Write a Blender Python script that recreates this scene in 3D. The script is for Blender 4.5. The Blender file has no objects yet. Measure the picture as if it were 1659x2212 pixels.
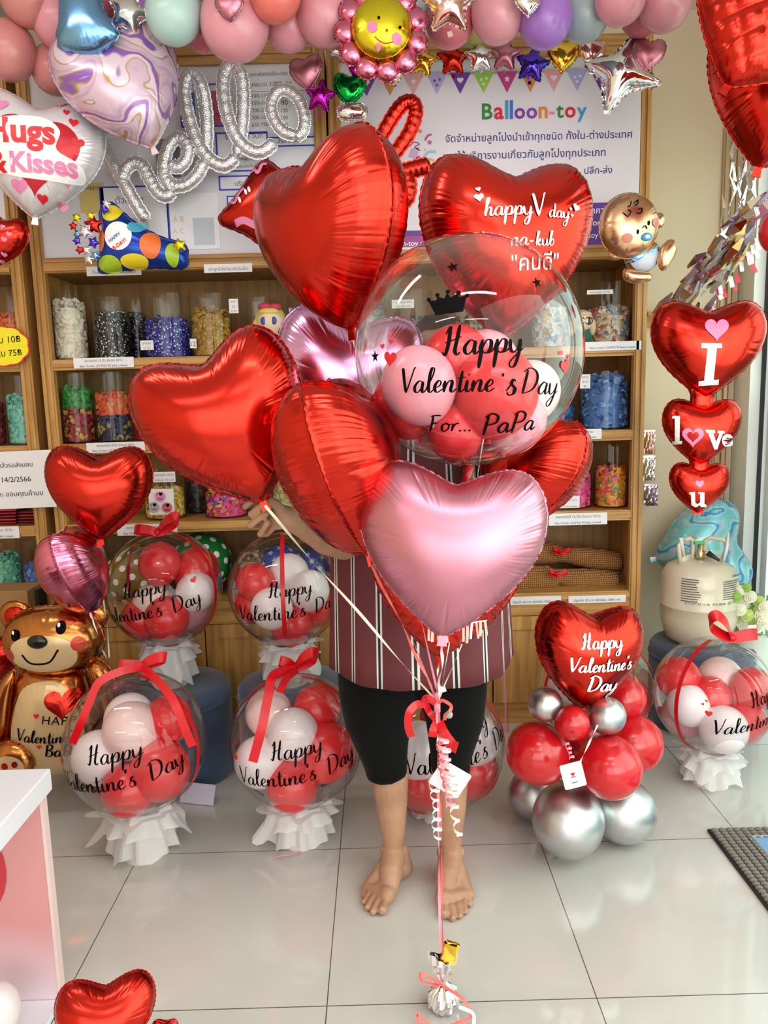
import bpy, bmesh, math, random
import numpy as np
from mathutils import Vector, Matrix, Euler, noise
from mathutils.bvhtree import BVHTree

R = math.radians
C = bpy.context.scene.collection
sc = bpy.context.scene
rnd = random.Random(7)

# ---------------------------------------------------------------- camera
FPX, CX, CY = 1662.0, 829.5, 1106.0
EYE = Vector((0, 0, 1.335))
TH, ROLL, YAW = R(8.55), 0.0265, R(0.2)
_f = Vector((0, math.cos(TH), -math.sin(TH)))
_u = Vector((0, math.sin(TH), math.cos(TH)))
_r = Vector((1, 0, 0))
_yaw = Matrix.Rotation(-YAW, 3, 'Z')
CF = _yaw @ _f
CR = _yaw @ (_r * math.cos(ROLL) - _u * math.sin(ROLL))
CU = _yaw @ (_u * math.cos(ROLL) + _r * math.sin(ROLL))
cam = bpy.data.objects.new('camera', bpy.data.cameras.new('camera'))
C.objects.link(cam)
cam.data.sensor_fit = 'VERTICAL'
cam.data.sensor_height = 36.0
cam.data.lens = FPX / 2212 * 36.0
cam.data.clip_start = 0.05
m = Matrix((CR, CU, -CF)).transposed().to_4x4()
m.translation = EYE
cam.matrix_world = m
sc.camera = cam

# ---------------------------------------------------------------- world, lights, exposure
sc.view_settings.view_transform = 'Standard'
sc.view_settings.look = 'None'
sc.view_settings.gamma = 1.0
sc.view_settings.use_curve_mapping = False
sc.view_settings.exposure = -0.25
sc.cycles.use_denoising = True
sc.cycles.max_bounces = 9
sc.cycles.diffuse_bounces = 4
sc.cycles.glossy_bounces = 5
sc.cycles.transmission_bounces = 6
sc.cycles.transparent_max_bounces = 40
sc.cycles.caustics_reflective = False
sc.cycles.caustics_refractive = False
sc.cycles.sample_clamp_indirect = 6.0

wd = bpy.data.worlds.new('daylight')
sc.world = wd
wd.use_nodes = True
nt = wd.node_tree
bg = nt.nodes['Background']
tc = nt.nodes.new('ShaderNodeTexCoord')
sep = nt.nodes.new('ShaderNodeSeparateXYZ')
rp = nt.nodes.new('ShaderNodeValToRGB')
nt.links.new(tc.outputs['Generated'], sep.inputs[0])
mp = nt.nodes.new('ShaderNodeMapRange')
mp.inputs[1].default_value = -0.3; mp.inputs[2].default_value = 0.5
nt.links.new(sep.outputs[2], mp.inputs[0])
nt.links.new(mp.outputs[0], rp.inputs[0])
e = rp.color_ramp.elements
e[0].position = 0.0; e[0].color = (0.60, 0.60, 0.54, 1)
e[1].position = 1.0; e[1].color = (0.80, 0.90, 1.0, 1)
k = e.new(0.36); k.color = (0.85, 0.88, 0.74, 1)
k = e.new(0.46); k.color = (1.0, 1.04, 0.96, 1)
nt.links.new(rp.outputs[0], bg.inputs[0])
bg.inputs[1].default_value = 2.2

def area(name, loc, target, sx, sy, power, col):
    L = bpy.data.lights.new(name, 'AREA')
    L.shape = 'RECTANGLE'; L.size = sx; L.size_y = sy
    L.energy = power; L.color = col
    o = bpy.data.objects.new(name, L); C.objects.link(o)
    o.location = loc
    d = Vector(target) - Vector(loc)
    o.rotation_euler = d.to_track_quat('-Z', 'Y').to_euler()
    return o
# daylight coming in through the shop front (behind the camera) and the glazed right-hand side
area('daylight_front', (0.5, -2.85, 1.5), (0.3, 3, 1.0), 4.6, 2.0, 74, (1.0, 0.985, 0.96))
area('daylight_right', (1.72, 1.0, 1.5), (0.1, 2.6, 0.9), 3.4, 2.0, 66, (1.0, 0.985, 0.95))

# ---------------------------------------------------------------- pixel -> world
def ray(px, py):
    return CR * ((px - CX) / FPX) + CU * ((CY - py) / FPX) + CF
def W(px, py, Y):
    d = ray(px, py)
    return EYE + d * (Y / d.y)
def WG(px, py, z=0.0):
    d = ray(px, py)
    return EYE + d * ((z - EYE.z) / d.z)
def mpp(P):
    return (P - EYE).dot(CF) / FPX
def SZ(n, px, py, Y):
    return n * mpp(W(px, py, Y))

# ---------------------------------------------------------------- object helpers
def tag(o, label=None, cat=None, group=None, kind=None):
    if label: o['label'] = label
    if cat: o['category'] = cat
    if group: o['group'] = group
    if kind: o['kind'] = kind
    return o
def thing(name, label, cat, loc=(0, 0, 0), rot=None, group=None):
    o = bpy.data.objects.new(name, None); C.objects.link(o)
    o.empty_display_size = 0.05
    o.location = loc
    if rot is not None: o.rotation_euler = rot
    return tag(o, label, cat, group)

class MB:
    def __init__(s):
        s.v, s.f, s.m = [], [], []
        s.mi = 0
    def add(s, verts, faces):
        b = len(s.v)
        s.v.extend([tuple(p) for p in verts])
        for q in faces:
            s.f.append(tuple(i + b for i in q)); s.m.append(s.mi)
    def box(s, a, b):
        x0, y0, z0 = a; x1, y1, z1 = b
        s.add([(x0,y0,z0),(x1,y0,z0),(x1,y1,z0),(x0,y1,z0),(x0,y0,z1),(x1,y0,z1),(x1,y1,z1),(x0,y1,z1)],
              [(3,2,1,0),(4,5,6,7),(0,1,5,4),(1,2,6,5),(2,3,7,6),(3,0,4,7)])
    def tube(s, pts, rad, n=10, caps=True):
        pts = [Vector(p) for p in pts]
        N = len(pts)
        rr = rad if isinstance(rad, (list, tuple)) else [rad] * N
        up = None; vs = []
        for i, p in enumerate(pts):
            t = (pts[min(i + 1, N - 1)] - pts[max(i - 1, 0)])
            if t.length < 1e-9: t = Vector((0, 0, 1))
            t.normalize()
            if up is None:
                up = t.orthogonal().normalized()
            up = (up - t * up.dot(t))
            if up.length < 1e-6: up = t.orthogonal()
            up.normalize()
            w = t.cross(up)
            for k in range(n):
                a = 2 * math.pi * k / n
                vs.append(p + (up * math.cos(a) + w * math.sin(a)) * rr[i])
        fs = []
        for i in range(N - 1):
            for k in range(n):
                k2 = (k + 1) % n
                fs.append((i*n+k, i*n+k2, (i+1)*n+k2, (i+1)*n+k))
        if caps:
            fs.append(tuple(reversed(range(n))))
            fs.append(tuple((N-1)*n + k for k in range(n)))
        s.add(vs, fs)
    def lathe(s, prof, c=(0, 0, 0), n=32, sx=1.0, sy=1.0):
        c = Vector(c); vs = []; fs = []
        for (r, z) in prof:
            for k in range(n):
                a = 2 * math.pi * k / n
                vs.append(c + Vector((r * math.cos(a) * sx, r * math.sin(a) * sy, z)))
        P = len(prof)
        for i in range(P - 1):
            for k in range(n):
                k2 = (k + 1) % n
                fs.append((i*n+k, i*n+k2, (i+1)*n+k2, (i+1)*n+k))
        if prof[0][0] > 1e-5: fs.append(tuple(reversed(range(n))))
        if prof[-1][0] > 1e-5: fs.append(tuple((P-1)*n + k for k in range(n)))
        s.add(vs, fs)
    def ell(s, c, r, n=16, M=None):
        if not hasattr(r, '__len__'): r = (r, r, r)
        c = Vector(c); vs = []; fs = []
        h = n // 2 + 2
        for i in range(h + 1):
            p = math.pi * i / h
            for k in range(n):
                a = 2 * math.pi * k / n
                q = Vector((r[0]*math.sin(p)*math.cos(a), r[1]*math.sin(p)*math.sin(a), -r[2]*math.cos(p)))
                if M is not None: q = M @ q
                vs.append(c + q)
        for i in range(h):
            for k in range(n):
                k2 = (k + 1) % n
                fs.append((i*n+k, i*n+k2, (i+1)*n+k2, (i+1)*n+k))
        s.add(vs, fs)
    def strip(s, pts, wid, nrm, thick=0.0):
        """flat ribbon along pts; nrm(i,p,t)-> surface normal (or Vector)"""
        pts = [Vector(p) for p in pts]; N = len(pts); vs = []
        for i, p in enumerate(pts):
            t = (pts[min(i+1, N-1)] - pts[max(i-1, 0)]).normalized()
            nn = nrm(i, p, t) if callable(nrm) else Vector(nrm)
            w = t.cross(nn)
            if w.length < 1e-6: w = t.orthogonal()
            w.normalize()
            ww = wid[i] if isinstance(wid, (list, tuple)) else wid
            vs += [p - w * ww / 2, p + w * ww / 2]
        s.add(vs, [(2*i, 2*i+1, 2*i+3, 2*i+2) for i in range(N-1)])
    def poly(s, pts):
        s.add(pts, [tuple(range(len(pts)))])
    def prism(s, pts2, y0, y1, M=None):
        """outline in XZ extruded along Y"""
        n = len(pts2)
        vs = [(x, y0, z) for x, z in pts2] + [(x, y1, z) for x, z in pts2]
        if M is not None: vs = [M @ Vector(v) for v in vs]
        fs = [tuple(range(n)), tuple(reversed(range(n, 2*n)))]
        for i in range(n):
            j = (i + 1) % n
            fs.append((j, i, i + n, j + n))
        s.add(vs, fs)
    def build(s, name, mats, parent=None, smooth=False, off=None, angle=None):
        me = bpy.data.meshes.new(name)
        vs = s.v
        if off is None and parent is not None and getattr(s, 'world', False):
            off = parent.matrix_basis.translation
        if off is not None:
            o_ = Vector(off); vs = [(v[0]-o_.x, v[1]-o_.y, v[2]-o_.z) for v in vs]
        me.from_pydata(vs, [], s.f)
        if not isinstance(mats, (list, tuple)): mats = [mats]
        for mm in mats: me.materials.append(mm)
        if len(mats) > 1: me.polygons.foreach_set('material_index', s.m)
        if smooth:
            me.polygons.foreach_set('use_smooth', [True] * len(me.polygons))
        me.update()
        bm = bmesh.new(); bm.from_mesh(me)
        if not getattr(s, 'keepn', False): bmesh.ops.recalc_face_normals(bm, faces=bm.faces)
        if angle:
            for ed in bm.edges:
                if len(ed.link_faces) == 2 and ed.calc_face_angle(0) > R(angle): ed.smooth = False
        bm.to_mesh(me); bm.free()
        o = bpy.data.objects.new(name, me); C.objects.link(o)
        if parent is not None: o.parent = parent
        return o

def WMB():
    b = MB(); b.world = True
    return b
def struct(name, b, mat, **kw):
    o = b.build(name, mat, **kw)
    o['kind'] = 'structure'
    return o
def bevel(o, w=0.004, seg=2):
    md = o.modifiers.new('bevel', 'BEVEL'); md.width = w; md.segments = seg; md.limit_method = 'ANGLE'
    return o
def cat(pts, n=8, closed=False):
    """catmull-rom resample of 2D/3D points"""
    P = [Vector(p) for p in pts]; N = len(P); out = []
    segs = N if closed else N - 1
    for i in range(segs):
        if closed:
            a, b, c, d = P[(i-1) % N], P[i], P[(i+1) % N], P[(i+2) % N]
        else:
            b, c = P[i], P[i+1]
            a = P[i-1] if i > 0 else b * 2 - c
            d = P[i+2] if i + 2 < N else c * 2 - b
        for k in range(n):
            t = k / n
            out.append(0.5 * ((2*b) + (c-a)*t + (2*a-5*b+4*c-d)*t*t + (3*b-a-3*c+d)*t**3))
    if not closed: out.append(P[-1])
    return out

# ---------------------------------------------------------------- materials
def srgb(r, g, b):
    def f(c):
        c /= 255.0
        return c / 12.92 if c <= 0.04045 else ((c + 0.055) / 1.055) ** 2.4
    return (f(r), f(g), f(b), 1.0)
MATS = {}
def pm(name, col, rough=0.5, metal=0.0, spec=0.5, coat=0.0, sss=0.0, emit=None, estr=0.0, alpha=1.0, trans=0.0):
    if name in MATS: return MATS[name]
    mt = bpy.data.materials.new(name); mt.use_nodes = True
    b = mt.node_tree.nodes['Principled BSDF']
    b.inputs['Base Color'].default_value = col
    b.inputs['Roughness'].default_value = rough
    b.inputs['Metallic'].default_value = metal
    b.inputs['Specular IOR Level'].default_value = spec
    b.inputs['Coat Weight'].default_value = coat
    b.inputs['Coat Roughness'].default_value = 0.08
    if sss:
        b.inputs['Subsurface Weight'].default_value = sss
        b.inputs['Subsurface Radius'].default_value = (0.02, 0.008, 0.006)
    if emit:
        b.inputs['Emission Color'].default_value = emit
        b.inputs['Emission Strength'].default_value = estr
    b.inputs['Transmission Weight'].default_value = trans
    b.inputs['Alpha'].default_value = alpha
    MATS[name] = mt
    return mt
def nodes(mt):
    return mt.node_tree.nodes, mt.node_tree.links, mt.node_tree.nodes['Principled BSDF']
def ramp(nd, stops):
    r = nd.new('ShaderNodeValToRGB')
    el = r.color_ramp.elements
    el[0].position = stops[0][0]; el[0].color = stops[0][1]
    el[1].position = stops[-1][0]; el[1].color = stops[-1][1]
    for p, c in stops[1:-1]:
        q = el.new(p); q.color = c
    return r
def texco(nd, lk, scale=(1, 1, 1), kind='Object', rot=(0, 0, 0)):
    t = nd.new('ShaderNodeTexCoord'); mp_ = nd.new('ShaderNodeMapping')
    mp_.inputs['Scale'].default_value = scale; mp_.inputs['Rotation'].default_value = rot
    lk.new(t.outputs[kind], mp_.inputs['Vector'])
    return mp_.outputs[0]
def noise_tex(nd, lk, vec, scale, detail=4, dist=0.0):
    n_ = nd.new('ShaderNodeTexNoise')
    n_.inputs['Scale'].default_value = scale; n_.inputs['Detail'].default_value = detail
    n_.inputs['Distortion'].default_value = dist
    if vec is not None: lk.new(vec, n_.inputs['Vector'])
    return n_
def bump(nd, lk, b, src, strength=0.2, dist=0.01):
    bp = nd.new('ShaderNodeBump'); bp.inputs['Strength'].default_value = strength
    bp.inputs['Distance'].default_value = dist
    lk.new(src, bp.inputs['Height']); lk.new(bp.outputs[0], b.inputs['Normal'])

def wood(name, axis, c0, c1, rough=0.42):
    mt = pm(name, c0, rough); nd, lk, b = nodes(mt)
    s = [14, 14, 14]; s[axis] = 0.9
    v = texco(nd, lk, tuple(s))
    n1 = noise_tex(nd, lk, v, 3.0, 6, 0.6)
    r = ramp(nd, [(0.3, c0), (0.7, c1)])
    lk.new(n1.outputs[0], r.inputs[0]); lk.new(r.outputs[0], b.inputs['Base Color'])
    bump(nd, lk, b, n1.outputs[0], 0.08, 0.004)
    return mt
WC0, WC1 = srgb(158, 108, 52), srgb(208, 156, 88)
wood_v = wood('wood_vertical', 2, WC0, WC1)
wood_h = wood('wood_horizontal', 0, WC0, WC1)
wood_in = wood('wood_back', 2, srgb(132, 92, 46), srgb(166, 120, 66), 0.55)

def thin_glass(name, ior, tint=(1, 1, 1, 1), rough=0.02, gain=1.0, haze=0.0, power=4.0):
    mt = bpy.data.materials.new(name); mt.use_nodes = True
    nd, lk = mt.node_tree.nodes, mt.node_tree.links
    nd.remove(nd['Principled BSDF']); out = nd['Material Output']
    f0 = ((ior - 1) / (ior + 1)) ** 2
    lw = nd.new('ShaderNodeLayerWeight'); lw.inputs[0].default_value = 0.5
    pw = nd.new('ShaderNodeMath'); pw.operation = 'POWER'; pw.inputs[1].default_value = power
    mul = nd.new('ShaderNodeMath'); mul.operation = 'MULTIPLY_ADD'; mul.use_clamp = True
    mul.inputs[1].default_value = (1 - f0) * gain; mul.inputs[2].default_value = f0
    lk.new(lw.outputs['Facing'], pw.inputs[0]); lk.new(pw.outputs[0], mul.inputs[0])
    tr = nd.new('ShaderNodeBsdfTransparent'); tr.inputs[0].default_value = tint
    gl = nd.new('ShaderNodeBsdfGlossy'); gl.inputs['Roughness'].default_value = rough
    base = tr.outputs[0]
    if haze:
        df = nd.new('ShaderNodeBsdfTranslucent'); df.inputs[0].default_value = (1, 1, 1, 1)
        mh = nd.new('ShaderNodeMixShader'); mh.inputs[0].default_value = haze
        lk.new(tr.outputs[0], mh.inputs[1]); lk.new(df.outputs[0], mh.inputs[2]); base = mh.outputs[0]
    mx = nd.new('ShaderNodeMixShader')
    lk.new(mul.outputs[0], mx.inputs[0]); lk.new(base, mx.inputs[1]); lk.new(gl.outputs[0], mx.inputs[2])
    lk.new(mx.outputs[0], out.inputs[0])
    MATS[name] = mt
    return mt
jar_glass = thin_glass('jar_glass', 1.25, (0.97, 0.975, 0.97, 1), 0.02, 0.5)
bubble_skin = thin_glass('bubble_skin', 1.42, (0.985, 0.985, 0.99, 1), 0.012, 1.0, 0.012, 2.6)
pane_glass = thin_glass('pane_glass', 1.4, (0.9, 1.0, 0.95, 1), 0.01, 0.8)

paper = pm('white_paper', srgb(232, 226, 230), 0.6)
ink = pm('black_ink', srgb(10, 9, 10), 0.6, spec=0.05)
ink_grey = pm('grey_ink', srgb(90, 88, 95), 0.6)
ink_navy = pm('navy_ink', srgb(38, 34, 110), 0.5)
ink_white = pm('white_ink', srgb(246, 240, 240), 0.4)
ink_red = pm('red_ink', srgb(214, 24, 34), 0.4)
ink_pink = pm('pink_ink', srgb(226, 130, 176), 0.4)
ribbon_red = pm('red_satin', srgb(206, 10, 26), 0.32, spec=0.5)
ribbon_pink = pm('pink_ribbon', srgb(238, 150, 170), 0.35)
ribbon_coral = pm('coral_ribbon', srgb(232, 96, 88), 0.35)
ribbon_cream = pm('cream_ribbon', srgb(246, 236, 208), 0.35)
ribbon_white = pm('white_ribbon', srgb(240, 238, 240), 0.35)

def foil(name, col, rough=0.18, line=True):
    mt = pm(name, col, rough, 1.0)
    nd, lk, b = nodes(mt)
    v = texco(nd, lk, (1, 1, 1))
    n1 = noise_tex(nd, lk, v, 9.0, 3)
    bump(nd, lk, b, n1.outputs[0], 0.06, 0.02)
    return mt
f_red = foil('red_foil', (0.58, 0.030, 0.018, 1), 0.2)
f_pink = foil('pink_foil', (0.60, 0.235, 0.31, 1), 0.36)
f_rose = foil('rose_foil', (0.72, 0.2, 0.32, 1), 0.2)
f_lilac = foil('lilac_foil', (0.72, 0.38, 0.66, 1), 0.22)
f_silver = foil('silver_foil', (0.86, 0.86, 0.88, 1), 0.08)
f_gold = foil('gold_foil', (0.85, 0.55, 0.06, 1), 0.14)
f_blush = foil('blush_foil', (0.85, 0.55, 0.5, 1), 0.14)
f_purple = foil('purple_foil', (0.45, 0.02, 0.42, 1), 0.14)
f_blue = foil('blue_foil', (0.10, 0.06, 0.62, 1), 0.14)
f_green = foil('green_foil', (0.01, 0.35, 0.06, 1), 0.14)
f_brown = foil('brown_foil', (0.52, 0.2, 0.055, 1), 0.2)
f_sky = foil('sky_foil', (0.2, 0.42, 0.72, 1), 0.22)
f_yellow = foil('yellow_foil', (0.8, 0.66, 0.03, 1), 0.26)
f_tan = foil('tan_foil', (0.72, 0.45, 0.26, 1), 0.26)
f_white = pm('white_foil', srgb(226, 222, 228), 0.22, 0.35)
f_cream = pm('cream_foil', srgb(216, 186, 140), 0.26, 0.3)

def latex(name, r, g, b, rough=0.25):
    return pm(name, srgb(r, g, b), rough, spec=0.5, sss=0.0)
l_red = latex('red_latex', 216, 44, 48)
l_white = latex('white_latex', 238, 222, 224)
l_blush = latex('blush_latex', 236, 200, 196)
l_pink = latex('pink_latex', 222, 148, 160)
l_coral = latex('coral_latex', 230, 116, 106)
l_dust = latex('dusty_pink_latex', 204, 130, 126)
l_mint = latex('mint_latex', 178, 208, 204)
l_lav = latex('lavender_latex', 162, 112, 196)
l_grey = latex('grey_latex', 158, 170, 176)
l_rose = latex('rose_latex', 206, 108, 120)
l_yel = latex('yellow_latex', 196, 180, 110)
l_chrome = pm('chrome_latex', (0.60, 0.61, 0.63, 1), 0.36, 1.0)

def tissue_mat():
    mt = bpy.data.materials.new('white_tissue'); mt.use_nodes = True
    nd, lk = mt.node_tree.nodes, mt.node_tree.links
    nd.remove(nd['Principled BSDF']); out = nd['Material Output']
    d = nd.new('ShaderNodeBsdfDiffuse'); d.inputs[0].default_value = (0.9, 0.88, 0.88, 1)
    t = nd.new('ShaderNodeBsdfTranslucent'); t.inputs[0].default_value = (0.9, 0.88, 0.88, 1)
    p = nd.new('ShaderNodeBsdfTransparent')
    m1 = nd.new('ShaderNodeMixShader'); m1.inputs[0].default_value = 0.35
    m2 = nd.new('ShaderNodeMixShader'); m2.inputs[0].default_value = 0.22
    lk.new(d.outputs[0], m1.inputs[1]); lk.new(t.outputs[0], m1.inputs[2])
    lk.new(m1.outputs[0], m2.inputs[1]); lk.new(p.outputs[0], m2.inputs[2])
    lk.new(m2.outputs[0], out.inputs[0])
    return mt
tissue = tissue_mat()
# ================================================================ the room
XL, XR, YB, YF, ZC = -2.3, 1.60, 3.40, -2.9, 2.86
floor_m = pm('polished_tile', srgb(200, 194, 186), 0.06, spec=0.8)
nd, lk, b = nodes(floor_m)
tcn = nd.new('ShaderNodeTexCoord'); sp = nd.new('ShaderNodeSeparateXYZ'); lk.new(tcn.outputs['Object'], sp.inputs[0])
def grout(axis, off):
    a = nd.new('ShaderNodeMath'); a.operation = 'SUBTRACT'; a.inputs[1].default_value = off
    d = nd.new('ShaderNodeMath'); d.operation = 'DIVIDE'; d.inputs[1].default_value = 0.6
    r_ = nd.new('ShaderNodeMath'); r_.operation = 'FRACT'
    p = nd.new('ShaderNodeMath'); p.operation = 'PINGPONG'; p.inputs[1].default_value = 0.5
    g = nd.new('ShaderNodeMath'); g.operation = 'LESS_THAN'; g.inputs[1].default_value = 0.0022
    lk.new(sp.outputs[axis], a.inputs[0]); lk.new(a.outputs[0], d.inputs[0]); lk.new(d.outputs[0], r_.inputs[0])
    lk.new(r_.outputs[0], p.inputs[0]); lk.new(p.outputs[0], g.inputs[0])
    return g.outputs[0]
gx = grout(0, WG(709, 2140).x); gy = grout(1, WG(817, 2170).y)
mxn = nd.new('ShaderNodeMath'); mxn.operation = 'MAXIMUM'; lk.new(gx, mxn.inputs[0]); lk.new(gy, mxn.inputs[1])
nz = noise_tex(nd, lk, tcn.outputs['Object'], 1.6, 3)
cr = ramp(nd, [(0.3, srgb(192, 186, 178)), (0.7, srgb(206, 201, 194))]); lk.new(nz.outputs[0], cr.inputs[0])
mixc = nd.new('ShaderNodeMix'); mixc.data_type = 'RGBA'
lk.new(mxn.outputs[0], mixc.inputs[0]); lk.new(cr.outputs[0], mixc.inputs[6]); mixc.inputs[7].default_value = srgb(92, 84, 78)
lk.new(mixc.outputs[2], b.inputs['Base Color'])
q = MB(); q.box((XL - .1, YF - 1.5, -0.06), (XR + 2.0, YB + .1, 0)); struct('floor', q, floor_m)

wall_m = pm('beige_paint', srgb(218, 197, 170), 0.6)
nd, lk, b = nodes(wall_m); nz = noise_tex(nd, lk, texco(nd, lk), 60, 3); bump(nd, lk, b, nz.outputs[0], 0.05, 0.002)
q = MB(); q.box((XL - .1, YB, 0), (XR + .12, YB + .1, ZC)); struct('wall_back', q, wall_m)
q = MB(); q.box((XL - .1, YF - .1, 0), (XL, YB, ZC)); struct('wall_left', q, wall_m)
ceil_m = pm('ceiling_paint', srgb(226, 222, 216), 0.7)
q = MB(); q.box((XL - .1, YF - .1, ZC), (XR + .12, YB + .1, ZC + .08)); struct('ceiling', q, ceil_m)

white_alu = pm('white_aluminium', srgb(236, 240, 236), 0.3)
black_rub = pm('black_gasket', srgb(30, 32, 32), 0.5)
# right wall: glazed shop front, white aluminium frames, solid band above
q = MB()
q.box((XR, YF, 2.35), (XR + .1, YB, ZC)); struct('wall_right', q, wall_m)
def frame_run(name, spans, x0, x1, z0, z1, wdt=0.05):
    q = MB()
    for (y0, y1) in spans:
        q.box((x0, y0, z0), (x1, y0 + wdt, z1)); q.box((x0, y1 - wdt, z0), (x1, y1, z1))
        q.box((x0, y0 + wdt, z0), (x1, y1 - wdt, z0 + .09)); q.box((x0, y0 + wdt, z1 - .07), (x1, y1 - wdt, z1))
    return struct(name, q, white_alu)
frame_run('window_1', [(2.05, 3.22), (0.85, 2.04), (-0.4, 0.84), (-1.65, -0.41), (-2.88, -1.66)], XR + .02, XR + .07, 0.0, 2.35)
q = MB(); q.box((XR + .04, YF, .05), (XR + .046, 3.2, 2.32)); struct('window_2', q, pane_glass)
q = MB(); q.box((XR - .045, 3.25, 0), (XR + .08, 3.39, 2.36)); jamb = struct('door_1', q, white_alu)
q = MB(); q.box((XR + .0, 3.238, 0), (XR + .015, 3.2495, 2.36)); g = q.build('gasket', black_rub, jamb)
# timber architrave where the wall meets the glazed front
trim_m = wood('architrave_wood', 2, srgb(176, 150, 112), srgb(200, 176, 138), 0.5)
q = MB()
xt0 = W(1551, 700, 3.38).x; xt1 = W(1588, 700, 3.38).x
for k, (a, c, d) in enumerate([(0, 1, .012), (.08, .3, .022), (.42, .62, .03), (.74, .95, .022)]):
    q.box((xt0 + (xt1 - xt0) * a, 3.398 - d, 0), (xt0 + (xt1 - xt0) * c, 3.3995, 2.4))
struct('trim_1', q, trim_m)
q = MB()
zr = W(1400, 690, 3.37).z
q.box((W(1398, 690, 3.36).x, 3.365, zr - .03), (xt0 - .002, 3.3995, zr + .012)); q.box((W(1398, 690, 3.36).x, 3.35, zr + .012), (xt0 - .002, 3.3995, zr + .03))
struct('trim_2', q, wood_h)
# front wall behind the camera: posts and a top band, open shop window between
q = MB()
q.box((XL, YF - .1, 2.45), (XR + .1, YF, ZC))
for x in (XL, -0.95, 0.35, XR - .02): q.box((x, YF - .1, 0), (x + .12, YF, 2.45))
q.box((XL, YF - .1, 0), (XR, YF, .12)); q.box((XL + .12, YF - .08, 1.7), (XR, YF - .03, 1.75))
struct('wall_front', q, white_alu)
# the ceiling lamps of the shop (tube battens), all above and behind the picture
lamp_on = pm('tube_light', (1, 1, 1, 1), 0.4, emit=(1.0, 0.9, 0.93, 1), estr=7.0)
lamp_body = pm('lamp_body', srgb(235, 235, 232), 0.4)
for i, (x, y) in enumerate([(-1.2, 1.5), (0.25, 0.35), (-1.2, -0.9), (0.3, -1.3)]):
    t = thing('ceiling_lamp', 'white tube batten on the ceiling, %s' % ['left one near the shelves', 'right one near the shelves', 'left one near the shop front', 'right one near the shop front'][i], 'lamp', (x, y, ZC))
    q = MB(); q.box((-.55, -.05, -.045), (.55, .05, 0)); q.build('body', lamp_body, t)
    q = MB(); q.tube([(-.53, 0, -.062), (.53, 0, -.062)], .016, 10); q.build('tube', lamp_on, t, smooth=True)
    L = bpy.data.lights.new('batten_light', 'AREA'); L.shape = 'RECTANGLE'; L.size = 1.06; L.size_y = .1
    L.energy = 11; L.color = (1.0, 0.93, 0.95)
    lo = bpy.data.objects.new('batten_light', L); C.objects.link(lo); lo.location = (x, y, ZC - .085)

# ================================================================ text
def text2d(s, size=1.0, spacing=1.0, bold=0.0):
    """flat lettering in XZ from the built-in face: verts (x,z), faces, width"""
    cu = bpy.data.curves.new('t', 'FONT'); cu.body = s; cu.size = size; cu.space_character = spacing
    cu.resolution_u = 3; cu.offset = bold
    o = bpy.data.objects.new('t', cu); C.objects.link(o)
    dg = bpy.context.evaluated_depsgraph_get()
    me = bpy.data.meshes.new_from_object(o.evaluated_get(dg))
    vs = [(v.co.x, v.co.y) for v in me.vertices]; fs = [tuple(p.vertices) for p in me.polygons]
    bpy.data.objects.remove(o); bpy.data.curves.remove(cu); bpy.data.meshes.remove(me)
    if vs:
        x0 = min(v[0] for v in vs); x1 = max(v[0] for v in vs)
        vs = [(v[0] - x0, v[1]) for v in vs]
        return vs, fs, x1 - x0
    return [], [], 1.0

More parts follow.
